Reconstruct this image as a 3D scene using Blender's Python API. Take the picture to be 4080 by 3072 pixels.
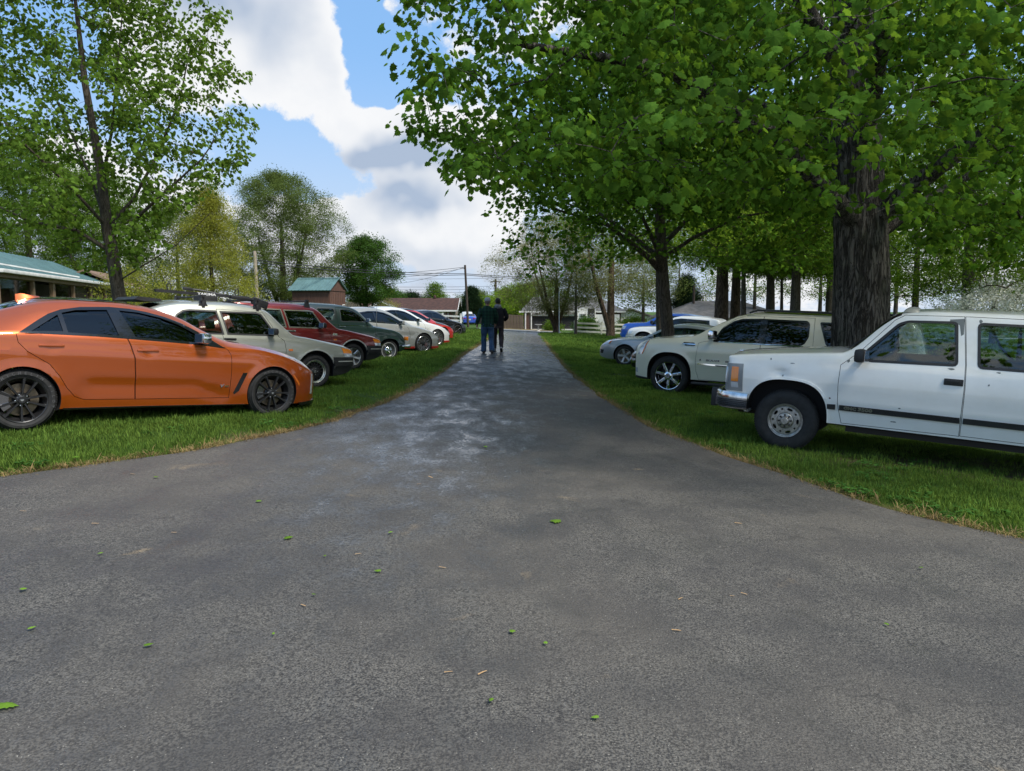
import bpy, bmesh, math, random
import numpy as np
from mathutils import Vector, Matrix, Euler, noise as mnoise

for _o in list(bpy.data.objects):
    bpy.data.objects.remove(_o)
SC = bpy.context.scene
COL = SC.collection
R = math.radians

# ------------------------------------------------------------------ camera
EYE = 1.6
PITCH = math.atan((1536 - 1240) / 2880)
cd = bpy.data.cameras.new('camera')
cam = bpy.data.objects.new('camera', cd)
COL.objects.link(cam)
cam.location = (0, 0, EYE)
cam.rotation_euler = (math.pi / 2 - PITCH, 0, 0)
cd.sensor_width = 36.0
cd.lens = 36.0 * 2880 / 4080
cd.clip_start = 0.05
cd.clip_end = 5000
SC.camera = cam

# ------------------------------------------------------------------ sky, sun, exposure
SUN_EL, SUN_AZ = R(56), R(128)          # azimuth measured from straight ahead towards the right
W = bpy.data.worlds.new('World')
SC.world = W
W.use_nodes = True
wn = W.node_tree
wn.nodes.clear()


class NT:
    """small helper that writes node graphs"""
    def __init__(self, tree):
        self.t = tree

    def n(self, typ, **kw):
        nd = self.t.nodes.new(typ)
        for k, v in kw.items():
            if k == 'ins':
                for a, b in v.items():
                    if hasattr(b, 'default_value') or hasattr(b, 'links'):
                        self.t.links.new(b, nd.inputs[a])
                    else:
                        nd.inputs[a].default_value = b
            else:
                setattr(nd, k, v)
        return nd

    def m(self, op, a, b=0.0, c=0.0, clamp=False):
        nd = self.t.nodes.new('ShaderNodeMath')
        nd.operation = op
        nd.use_clamp = clamp
        for i, v in enumerate((a, b, c)):
            if isinstance(v, (int, float)):
                nd.inputs[i].default_value = v
            else:
                self.t.links.new(v, nd.inputs[i])
        return nd.outputs[0]

    def vm(self, op, a, b=(0, 0, 0), scale=None):
        nd = self.t.nodes.new('ShaderNodeVectorMath')
        nd.operation = op
        for i, v in enumerate((a, b)):
            if isinstance(v, (tuple, list)):
                nd.inputs[i].default_value = v
            else:
                self.t.links.new(v, nd.inputs[i])
        if scale is not None:
            nd.inputs['Scale'].default_value = scale
        return nd.outputs[0]

    def noise(self, vec, scale=1.0, detail=4.0, rough=0.55, dist=0.0):
        nd = self.n('ShaderNodeTexNoise', ins={'Scale': scale, 'Detail': detail, 'Roughness': rough, 'Distortion': dist})
        if vec is not None:
            self.t.links.new(vec, nd.inputs['Vector'])
        return nd.outputs['Fac']

    def ramp(self, f, a, b, interp='SMOOTHSTEP'):
        nd = self.n('ShaderNodeMapRange', interpolation_type=interp, ins={'From Min': a, 'From Max': b})
        self.t.links.new(f, nd.inputs['Value'])
        return nd.outputs[0]

    def mix(self, f, a, b):
        nd = self.n('ShaderNodeMix', data_type='RGBA')
        for i, v in ((0, f), (6, a), (7, b)):
            if isinstance(v, (int, float)):
                nd.inputs[i].default_value = v
            elif isinstance(v, (tuple, list)):
                nd.inputs[i].default_value = tuple(v) + (1.0,) * (4 - len(v))
            else:
                self.t.links.new(v, nd.inputs[i])
        return nd.outputs[2]


def build_sky():
    g = NT(wn)
    sky = g.n('ShaderNodeTexSky', sky_type='NISHITA', sun_disc=False, sun_elevation=SUN_EL, sun_rotation=SUN_AZ,
              air_density=1.0, dust_density=0.6, ozone_density=1.4)
    co = g.n('ShaderNodeTexCoord').outputs['Generated']
    sep = g.n('ShaderNodeSeparateXYZ', ins={0: co})
    x, y, z = sep.outputs
    az = g.m('ARCTAN2', x, y)
    el = g.m('ARCSINE', g.m('MINIMUM', z, 0.9999))
    # cloud layer seen in perspective: direction divided by its height
    den = g.m('ADD', g.m('MAXIMUM', z, 0.0), 0.22)
    cx = g.m('DIVIDE', x, den)
    cy = g.m('DIVIDE', y, den)
    p = g.n('ShaderNodeCombineXYZ', ins={0: cx, 1: cy, 2: 0.37}).outputs[0]
    big = g.noise(p, 0.9, 6, 0.56, 0.35)
    wob = g.m('MULTIPLY', g.m('SUBTRACT', g.noise(co, 9.0, 3, 0.6), 0.5), R(7.5))
    azw = g.m('ADD', az, wob)
    elw = g.m('ADD', el, g.m('MULTIPLY', wob, -0.7))

    def field(blobs):
        """sum of soft banks (azimuth, elevation, half widths in degrees, amount)"""
        acc = 0.0
        for a, e, sa, se, amt in blobs:
            da = g.m('MULTIPLY_ADD', azw, 1 / R(sa), -a / sa)
            de = g.m('MULTIPLY_ADD', elw, 1 / R(se), -e / se)
            q = g.m('MULTIPLY_ADD', da, da, g.m('MULTIPLY', de, de))
            acc = g.m('MULTIPLY_ADD', g.m('POWER', 0.36788, q), amt, acc)
        return acc
    # cloud banks (positive) and clear gaps (negative) of the sky ahead
    banks = field([(-18.5, 21.0, 5.2, 6.0, 0.95), (-25.5, 19.0, 5.5, 6.0, 0.45), (-13.2, 17.6, 1.5, 2.4, 0.42), (-11.0, 13.4, 3.6, 2.6, 0.85), (-5.0, 12.6, 5.0, 2.6, 0.75), (-9.5, 21.6, 1.0, 0.8, 0.42),
                   (-15.5, 7.2, 2.8, 2.0, 0.35), (-10.5, 6.4, 5.5, 2.0, 0.65), (-3.5, 7.6, 5.5, 2.6, 0.80), (-7.5, 4.4, 3.2, .8, 0.55), (-1.0, 3.0, 5.0, 2.0, 0.15), (-24.0, 5.5, 4.0, 3.0, 0.45), (-30.5, 9.5, 3.0, 2.2, 0.35),
                   (-10.8, 19.6, 2.4, 5.2, -0.80), (-17.0, 11.4, 2.8, 3.0, -0.85), (-10.5, 16.2, 2.2, 1.0, -0.75), (-33.0, 17.0, 5.0, 5.0, -0.40), (-20.0, 9.5, 2.0, 1.6, -0.2)])
    fine = g.m('MULTIPLY', g.m('SUBTRACT', g.noise(co, 17.0, 7, 0.68), 0.5), 1.15)
    acc = g.m('ADD', g.m('MULTIPLY', g.m('SUBTRACT', big, 0.43), 1.6), banks)
    dens = g.m('ADD', acc, fine)
    mask = g.ramp(dens, 0.12, 0.34)
    # thick parts and undersides grey, rims white
    shadeb = field([(-10.4, 11.4, 4.4, 1.35, 1.1), (-5.5, 11.2, 5.0, 1.4, 0.9), (-7.2, 8.2, 3.8, 1.15, 1.05), (-21.5, 21.4, 3.0, 2.0, 0.75), (-14.0, 6.3, 2.6, .8, .5), (-6.0, 4.6, 7.0, 0.8, 0.35), (-5.0, 2.4, 10.0, 1.6, 0.75)])
    gen = g.m('MULTIPLY', g.ramp(acc, 0.35, 1.1), g.ramp(g.noise(g.vm('ADD', co, (0.1, 0.0, 0.06)), 6.0, 3, 0.5), 0.46, 0.66))
    grey = g.m('MINIMUM', g.m('ADD', g.m('MULTIPLY', gen, 0.6), g.m('ADD', shadeb, g.m('MULTIPLY', fine, 0.25))), 1.0, clamp=True)
    ccol = g.mix(grey, (3.95, 4.00, 4.08), (1.80, 2.20, 2.85))
    blue = g.mix(0.75, sky.outputs[0], (1.05, 2.15, 3.85))
    blue = g.mix(g.ramp(el, R(-1), R(20)), (2.6, 3.05, 3.7), blue)
    out = g.mix(mask, blue, ccol)
    bg = g.n('ShaderNodeBackground', ins={'Color': out, 'Strength': 0.10})
    wo = g.n('ShaderNodeOutputWorld')
    wn.links.new(bg.outputs[0], wo.inputs[0])


build_sky()
W.cycles.sampling_method = 'MANUAL'
W.cycles.sample_map_resolution = 512
sl = bpy.data.lights.new('sun', 'SUN')
sl.energy = 2.1
sl.angle = R(14)
sl.color = (1.0, 0.95, 0.87)
sun = bpy.data.objects.new('sun', sl)
COL.objects.link(sun)
_d = Vector((math.sin(SUN_AZ) * math.cos(SUN_EL), math.cos(SUN_AZ) * math.cos(SUN_EL), math.sin(SUN_EL)))
sun.rotation_euler = (-_d).to_track_quat('-Z', 'Y').to_euler()
sun.location = (0, 0, 60)

SC.view_settings.view_transform = 'Standard'
SC.view_settings.look = 'None'
SC.view_settings.gamma = 1.0
SC.view_settings.exposure = 1.25
SC.view_settings.use_curve_mapping = False
SC.cycles.max_bounces = 6
SC.cycles.diffuse_bounces = 3
SC.cycles.glossy_bounces = 3
SC.cycles.transmission_bounces = 4
SC.cycles.transparent_max_bounces = 12
# ------------------------------------------------------------------ materials
MATS = {}


def mat(name, col=(0.5, 0.5, 0.5), rough=0.6, metal=0.0, coat=0.0, spec=0.5, var=0.0, vscale=3.0, bump=0.0, bscale=40.0,
        emit=None, stretch=None, coat_rough=0.04):
    """principled material with an optional blotchy colour variation and fine relief"""
    if name in MATS:
        return MATS[name]
    m = bpy.data.materials.new(name)
    m.use_nodes = True
    g = NT(m.node_tree)
    b = m.node_tree.nodes['Principled BSDF']
    b.inputs['Base Color'].default_value = (*col, 1)
    b.inputs['Roughness'].default_value = rough
    b.inputs['Metallic'].default_value = metal
    b.inputs['Coat Weight'].default_value = coat
    b.inputs['Coat Roughness'].default_value = coat_rough
    b.inputs['Specular IOR Level'].default_value = spec
    if var or bump:
        v = g.n('ShaderNodeTexCoord').outputs['Object']
        if stretch:
            v = g.vm('MULTIPLY', v, stretch)
    if var:
        f = g.noise(v, vscale, 5, 0.6)
        lo = tuple(max(0, c * (1 - var)) for c in col)
        hi = tuple(min(1, c * (1 + var)) for c in col)
        c = g.mix(g.ramp(f, 0.3, 0.7), lo, hi)
        m.node_tree.links.new(c, b.inputs['Base Color'])
    if bump:
        f = g.noise(v, bscale, 5, 0.6)
        bn = g.n('ShaderNodeBump', ins={'Height': f, 'Strength': bump, 'Distance': 0.02})
        m.node_tree.links.new(bn.outputs[0], b.inputs['Normal'])
    if emit:
        b.inputs['Emission Color'].default_value = (*emit[0], 1)
        b.inputs['Emission Strength'].default_value = emit[1]
    MATS[name] = m
    return m


def glass_mat(name, tint, fres=1.0):
    """window glass: clear sheet that tints what lies behind it and mirrors at its surface"""
    if name in MATS:
        return MATS[name]
    m = bpy.data.materials.new(name)
    m.use_nodes = True
    t = m.node_tree
    t.nodes.clear()
    g = NT(t)
    tr = g.n('ShaderNodeBsdfTransparent', ins={'Color': (*tint, 1)})
    gl = g.n('ShaderNodeBsdfGlossy', ins={'Color': (0.95, 0.97, 1, 1), 'Roughness': 0.015})
    fr = g.n('ShaderNodeFresnel', ins={'IOR': 1.62})
    mx = g.n('ShaderNodeMixShader', ins={0: g.m('MULTIPLY', fr.outputs[0], fres, clamp=True)})
    t.links.new(tr.outputs[0], mx.inputs[1])
    t.links.new(gl.outputs[0], mx.inputs[2])
    o = g.n('ShaderNodeOutputMaterial')
    t.links.new(mx.outputs[0], o.inputs[0])
    MATS[name] = m
    return m


def paint(name, col, metal=0.0, rough=0.38, dust=0.0, coat=1.0):
    """car paint: coloured base with a little flake, clear coat, faint dust"""
    if name in MATS:
        return MATS[name]
    m = bpy.data.materials.new(name)
    m.use_nodes = True
    g = NT(m.node_tree)
    b = m.node_tree.nodes['Principled BSDF']
    v = g.n('ShaderNodeTexCoord').outputs['Object']
    f = g.ramp(g.noise(v, 2.3, 6, 0.65), 0.35, 0.75)
    c = g.mix(g.m('MULTIPLY', f, dust), col, (0.30, 0.28, 0.24))
    m.node_tree.links.new(c, b.inputs['Base Color'])
    b.inputs['Metallic'].default_value = metal
    b.inputs['Roughness'].default_value = rough
    b.inputs['Coat Weight'].default_value = coat
    b.inputs['Coat IOR'].default_value = 1.65
    cr = g.m('ADD', g.m('MULTIPLY', f, 0.10 * (0.3 + dust)), 0.03)
    m.node_tree.links.new(cr, b.inputs['Coat Roughness'])
    MATS[name] = m
    return m


# ------------------------------------------------------------------ objects
def tag(o, label=None, cat=None, group=None, kind=None):
    if label:
        o['label'] = label
    if cat:
        o['category'] = cat
    if group:
        o['group'] = group
    if kind:
        o['kind'] = kind
    return o


def link(name, me, parent=None, mats=()):
    o = bpy.data.objects.new(name, me)
    COL.objects.link(o)
    if me is not None and len(mats):
        keep = np.zeros(len(me.polygons), np.int32)
        me.polygons.foreach_get('material_index', keep)
        me.materials.clear()
        for m in mats:
            me.materials.append(m)
        if keep.any():
            me.polygons.foreach_set('material_index', keep)
    if parent is not None:
        o.parent = parent
    return o


def thing(name, label, cat, loc=(0, 0, 0), rz=0.0, group=None):
    o = bpy.data.objects.new(name, None)
    COL.objects.link(o)
    o.location = loc
    o.rotation_euler = (0, 0, rz)
    o.empty_display_size = 0.2
    return tag(o, label, cat, group)


def copy_tree(o, parent=None):
    c = o.copy()
    COL.objects.link(c)
    c.parent = parent
    for ch in o.children:
        copy_tree(ch, c)
    return c


class MB:
    """collects boxes, tubes, lathes, prisms and quads; build() links them as one mesh object"""
    def __init__(self):
        self.v = []
        self.f = []

    def add(self, vs, fs):
        k = len(self.v)
        self.v += [tuple(p) for p in vs]
        self.f += [tuple(i + k for i in f) for f in fs]
        return self

    def box(self, c, s, rot=None, bev=0.0):
        x, y, z = s[0] / 2, s[1] / 2, s[2] / 2
        if bev > 0:
            b = min(bev, x * .95, y * .95, z * .95)
            vs, fs = [], []
            bm = bmesh.new()
            bmesh.ops.create_cube(bm, size=2)
            for v in bm.verts:
                v.co = (v.co.x * x, v.co.y * y, v.co.z * z)
            bmesh.ops.bevel(bm, geom=bm.edges[:], offset=b, segments=2, profile=0.6, affect='EDGES')
            bm.verts.index_update()
            vs = [v.co.copy() for v in bm.verts]
            fs = [[v.index for v in f.verts] for f in bm.faces]
            bm.free()
        else:
            vs = [Vector((a * x, b_ * y, c_ * z)) for a in (-1, 1) for b_ in (-1, 1) for c_ in (-1, 1)]
            fs = [(0, 1, 3, 2), (4, 6, 7, 5), (0, 4, 5, 1), (2, 3, 7, 6), (0, 2, 6, 4), (1, 5, 7, 3)]
        if rot is not None:
            mt = rot if isinstance(rot, Matrix) else Euler(rot).to_matrix()
            vs = [mt @ p for p in vs]
        c = Vector(c)
        return self.add([p + c for p in vs], fs)

    def beam(self, a, b, w, h, up=(0, 0, 1), bev=0.0):
        a, b = Vector(a), Vector(b)
        d = b - a
        L = d.length
        x = d.normalized()
        z = Vector(up)
        y = z.cross(x)
        if y.length < 1e-5:
            y = Vector((0, 1, 0)).cross(x)
        y.normalize()
        z = x.cross(y)
        m = Matrix((x, y, z)).transposed()
        return self.box((a + b) / 2, (L, w, h), m, bev)

    def tube(self, pts, rad, n=10, cap=True):
        P = [Vector(p) for p in pts]
        if isinstance(rad, (int, float)):
            rad = [rad] * len(P)
        vs, fs = [], []
        up = None
        for i, p in enumerate(P):
            t = (P[min(i + 1, len(P) - 1)] - P[max(i - 1, 0)])
            if t.length < 1e-9:
                t = Vector((0, 0, 1))
            t.normalize()
            if up is None:
                up = Vector((0, 0, 1)) if abs(t.z) < 0.9 else Vector((1, 0, 0))
            s = t.cross(up)
            if s.length < 1e-4:
                s = t.cross(Vector((0.3, 1, 0.1)))
            s.normalize()
            up = s.cross(t).normalized()
            for k in range(n):
                a = 2 * math.pi * k / n
                vs.append(p + (s * math.cos(a) + up * math.sin(a)) * rad[i])
        for i in range(len(P) - 1):
            for k in range(n):
                k2 = (k + 1) % n
                fs.append((i * n + k, i * n + k2, (i + 1) * n + k2, (i + 1) * n + k))
        if cap:
            fs.append(tuple(range(n - 1, -1, -1)))
            fs.append(tuple(range((len(P) - 1) * n, len(P) * n)))
        return self.add(vs, fs)

    def lathe(self, prof, n=32, axis='Y', c=(0, 0, 0), closed=False):
        """profile of (radius, along) turned about the axis"""
        vs, fs = [], []
        for k in range(n):
            a = 2 * math.pi * k / n
            for r, h in prof:
                p = (r * math.cos(a), h, r * math.sin(a)) if axis == 'Y' else (r * math.cos(a), r * math.sin(a), h)
                vs.append(Vector(p) + Vector(c))
        m = len(prof)
        for k in range(n):
            k2 = (k + 1) % n
            for i in range(m if closed else m - 1):
                j = (i + 1) % m
                fs.append((k * m + i, k2 * m + i, k2 * m + j, k * m + j))
        return self.add(vs, fs)

    def prism(self, poly, y0, y1, axes='XZ', c=(0, 0, 0)):
        n = len(poly)

        def P(a, b, t):
            q = {'XZ': (a, t, b), 'YZ': (t, a, b), 'XY': (a, b, t)}[axes]
            return (q[0] + c[0], q[1] + c[1], q[2] + c[2])
        vs = [P(a, b, y0) for a, b in poly] + [P(a, b, y1) for a, b in poly]
        fs = [tuple(range(n - 1, -1, -1)), tuple(range(n, 2 * n))]
        fs += [(i, (i + 1) % n, n + (i + 1) % n, n + i) for i in range(n)]
        return self.add(vs, fs)

    def mesh(self, name='m', smooth=None):
        me = bpy.data.meshes.new(name)
        me.from_pydata([tuple(p) for p in self.v], [], self.f)
        me.validate()
        bm = bmesh.new()
        bm.from_mesh(me)
        bmesh.ops.recalc_face_normals(bm, faces=bm.faces)
        bm.to_mesh(me)
        bm.free()
        if smooth:
            shade(me, smooth)
        return me

    def build(self, name, material, parent=None, smooth=None):
        return link(name, self.mesh(name, smooth), parent, [material] if not isinstance(material, (list, tuple)) else material)


def shade(me, ang=35):
    me.polygons.foreach_set('use_smooth', [True] * len(me.polygons))
    me.set_sharp_from_angle(angle=R(ang))
    return me


def pchip(pts, x):
    """monotone cubic through (x, y) points"""
    P = np.array(sorted(pts), float)
    X, Y = P[:, 0], P[:, 1]
    if len(X) == 1:
        return np.full_like(np.asarray(x, float), Y[0])
    h = np.diff(X)
    d = np.diff(Y) / h
    m = np.zeros(len(X))
    m[0], m[-1] = d[0], d[-1]
    for i in range(1, len(X) - 1):
        if d[i - 1] * d[i] > 0:
            w1, w2 = 2 * h[i] + h[i - 1], h[i] + 2 * h[i - 1]
            m[i] = (w1 + w2) / (w1 / d[i - 1] + w2 / d[i])
    x = np.clip(np.asarray(x, float), X[0], X[-1])
    k = np.clip(np.searchsorted(X, x) - 1, 0, len(h) - 1)
    t = (x - X[k]) / h[k]
    a = (1 + 2 * t) * (1 - t) ** 2
    b = t * (1 - t) ** 2
    c = t * t * (3 - 2 * t)
    e = t * t * (t - 1)
    return a * Y[k] + b * h[k] * m[k] + c * Y[k + 1] + e * h[k] * m[k + 1]


def text_mesh(s, size, depth=0.002, bold=0.0, shear=0.0, align='CENTER'):
    cu = bpy.data.curves.new('lettering', 'FONT')
    cu.body = s
    cu.size = size
    cu.extrude = depth
    cu.offset = bold
    cu.shear = shear
    cu.align_x = align
    cu.align_y = 'CENTER'
    cu.resolution_u = 2
    o = bpy.data.objects.new('lettering', cu)
    COL.objects.link(o)
    dg = bpy.context.evaluated_depsgraph_get()
    me = bpy.data.meshes.new_from_object(o.evaluated_get(dg))
    bpy.data.objects.remove(o)
    bpy.data.curves.remove(cu)
    return me


def scatter(name, pts, rots, scls, sources, mats=None, parent=None, idx=None):
    """one object whose points carry copies of a few small meshes (foliage, grass)"""
    me = bpy.data.meshes.new(name)
    n = len(pts)
    me.vertices.add(n)
    me.vertices.foreach_set('co', np.asarray(pts, np.float32).ravel())
    a = me.attributes.new('rot', 'FLOAT_VECTOR', 'POINT')
    a.data.foreach_set('vector', np.asarray(rots, np.float32).ravel())
    a = me.attributes.new('scl', 'FLOAT', 'POINT')
    a.data.foreach_set('value', np.asarray(scls, np.float32).ravel())
    a = me.attributes.new('pick', 'INT', 'POINT')
    if idx is None:
        idx = np.random.RandomState(5).randint(0, len(sources), n)
    a.data.foreach_set('value', np.asarray(idx, np.int32).ravel())
    o = link(name, me, parent)
    ng = bpy.data.node_groups.new(name, 'GeometryNodeTree')
    ng.interface.new_socket('Geometry', in_out='INPUT', socket_type='NodeSocketGeometry')
    ng.interface.new_socket('Geometry', in_out='OUTPUT', socket_type='NodeSocketGeometry')
    N, L = ng.nodes, ng.links
    gi, go = N.new('NodeGroupInput'), N.new('NodeGroupOutput')
    iop = N.new('GeometryNodeInstanceOnPoints')
    L.new(gi.outputs[0], iop.inputs['Points'])
    jn = N.new('GeometryNodeJoinGeometry')
    nodes = []
    for s in sources:
        oi = N.new('GeometryNodeObjectInfo')
        oi.inputs['Object'].default_value = s
        oi.inputs['As Instance'].default_value = True
        nodes.append(oi)
    for oi in reversed(nodes):
        L.new(oi.outputs['Geometry'], jn.inputs[0])
    L.new(jn.outputs[0], iop.inputs['Instance'])
    iop.inputs['Pick Instance'].default_value = True
    for nm, typ, sock in (('rot', 'FLOAT_VECTOR', 'Rotation'), ('scl', 'FLOAT', 'Scale'), ('pick', 'INT', 'Instance Index')):
        na = N.new('GeometryNodeInputNamedAttribute')
        na.data_type = typ
        na.inputs['Name'].default_value = nm
        L.new(na.outputs['Attribute'], iop.inputs[sock])
    L.new(iop.outputs[0], go.inputs[0])
    md = o.modifiers.new('scatter', 'NODES')
    md.node_group = ng
    return o


def source_obj(name, me):
    return bpy.data.objects.new(name, me)      # never linked: only its mesh is copied by scatter()
# ------------------------------------------------------------------ the lie of the land
def ground_z(x, y):
    x = np.asarray(x, float)
    y = np.asarray(y, float)
    A = pchip([(-20, -0.02), (0, 0), (9, -0.01), (13, 0.03), (18, 0.03), (24, 0.045), (31, 0.04), (67, -0.16), (85, -0.28), (130, -0.5)], y)
    crown = 0.17 * np.exp(-(x / 2.2) ** 2) * np.clip((y - 13) / 9, 0, 1) * np.clip((48 - y) / 18, 0, 1)
    side = -0.05 * 14 * np.tanh(x / 14)
    near = np.clip((y - 2) / 6, 0, 1)
    return A + crown + side * (0.35 + 0.65 * near) * np.clip(1 - (np.abs(y) - 60) / 300, 0.2, 1)


def gz(x, y):
    return float(ground_z(x, y))


# driveway edges: (distance, x of left edge, x of right edge)
DRIVE_L = [(-8, -40), (1.0, -20), (2.5, -12), (4.3, -7.2), (5.4, -5.2), (6.15, -4.43), (6.75, -3.89), (7.45, -3.32), (8.53, -2.80), (9.92, -2.35), (12.3, -1.95),
           (15.9, -1.72), (19.5, -1.55), (22.2, -1.52), (30.5, -1.30), (45, -1.12), (60, -0.95), (62.5, -1.4), (64, -2.8)]
DRIVE_R = [(-8, 40), (-1, 20), (2.0, 10), (3.5, 6.4), (4.6, 4.6), (5.37, 3.91), (5.95, 3.49), (6.82, 3.09), (7.86, 2.82), (8.87, 2.47), (10.24, 2.08), (12.5, 1.81),
           (16, 1.59), (20.5, 1.43), (29, 1.55), (43, 1.90), (60, 2.35), (62.5, 2.8), (64, 4.0)]


def edge_l(y):
    return pchip(DRIVE_L, y)


def edge_r(y):
    return pchip(DRIVE_R, y)


def edge_wob(y, k):
    return np.array([0.10 * (mnoise.noise((float(a) * 0.9, k, 0)) ) + 0.05 * mnoise.noise((float(a) * 5, k, 3)) for a in np.atleast_1d(y)])


def edge_dist(x, y):
    """metres outside the driveway (negative on it)"""
    return np.maximum(edge_l(y) - x, x - edge_r(y))


def lawn_material():
    m = bpy.data.materials.new('lawn')
    m.use_nodes = True
    g = NT(m.node_tree)
    b = m.node_tree.nodes['Principled BSDF']
    v = g.n('ShaderNodeTexCoord').outputs['Object']
    f1 = g.noise(v, 0.35, 5, 0.6)
    f2 = g.noise(v, 9.0, 6, 0.7)
    c = g.mix(g.ramp(f1, 0.3, 0.7), (0.040, 0.085, 0.012), (0.075, 0.130, 0.020))
    c = g.mix(g.m('MULTIPLY', g.ramp(f2, 0.35, 0.75), 0.6), c, (0.022, 0.050, 0.010))
    ed = g.n('ShaderNodeAttribute', attribute_name='edge').outputs['Fac']
    dry = g.m('MULTIPLY', g.ramp(ed, 0.22, 0.02), g.ramp(g.noise(v, 3.0, 4, 0.6), 0.25, 0.55))
    c = g.mix(dry, c, (0.20, 0.145, 0.065))
    bare = g.n('ShaderNodeAttribute', attribute_name='bare').outputs['Fac']
    c = g.mix(g.m('MULTIPLY', bare, g.ramp(f2, 0.3, 0.6)), c, (0.11, 0.075, 0.045))
    m.node_tree.links.new(c, b.inputs['Base Color'])
    b.inputs['Roughness'].default_value = 0.9
    b.inputs['Specular IOR Level'].default_value = 0.15
    bn = g.n('ShaderNodeBump', ins={'Height': g.noise(v, 60, 5, 0.7), 'Strength': 0.9, 'Distance': 0.05})
    m.node_tree.links.new(bn.outputs[0], b.inputs['Normal'])
    return m


BARE = [(2.6, 18.6, 0.55, 0.35), (4.6, 8.6, 1.4, 0.7), (6.2, 8.1, 1.6, 0.9), (-3.0, 8.3, 0.35, 0.3), (-2.3, 10.6, 0.35, 0.25), (6.0, 12.3, 1.6, 1.3),
        (4.3, 19.5, 1.0, 0.8), (8.5, 7.6, 1.5, 0.8)]


def bare_amount(x, y):
    a = np.zeros_like(np.asarray(x, float))
    for bx, by, sx, sy in BARE:
        a = np.maximum(a, np.exp(-((x - bx) / sx) ** 2 - ((y - by) / sy) ** 2))
    return a


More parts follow.
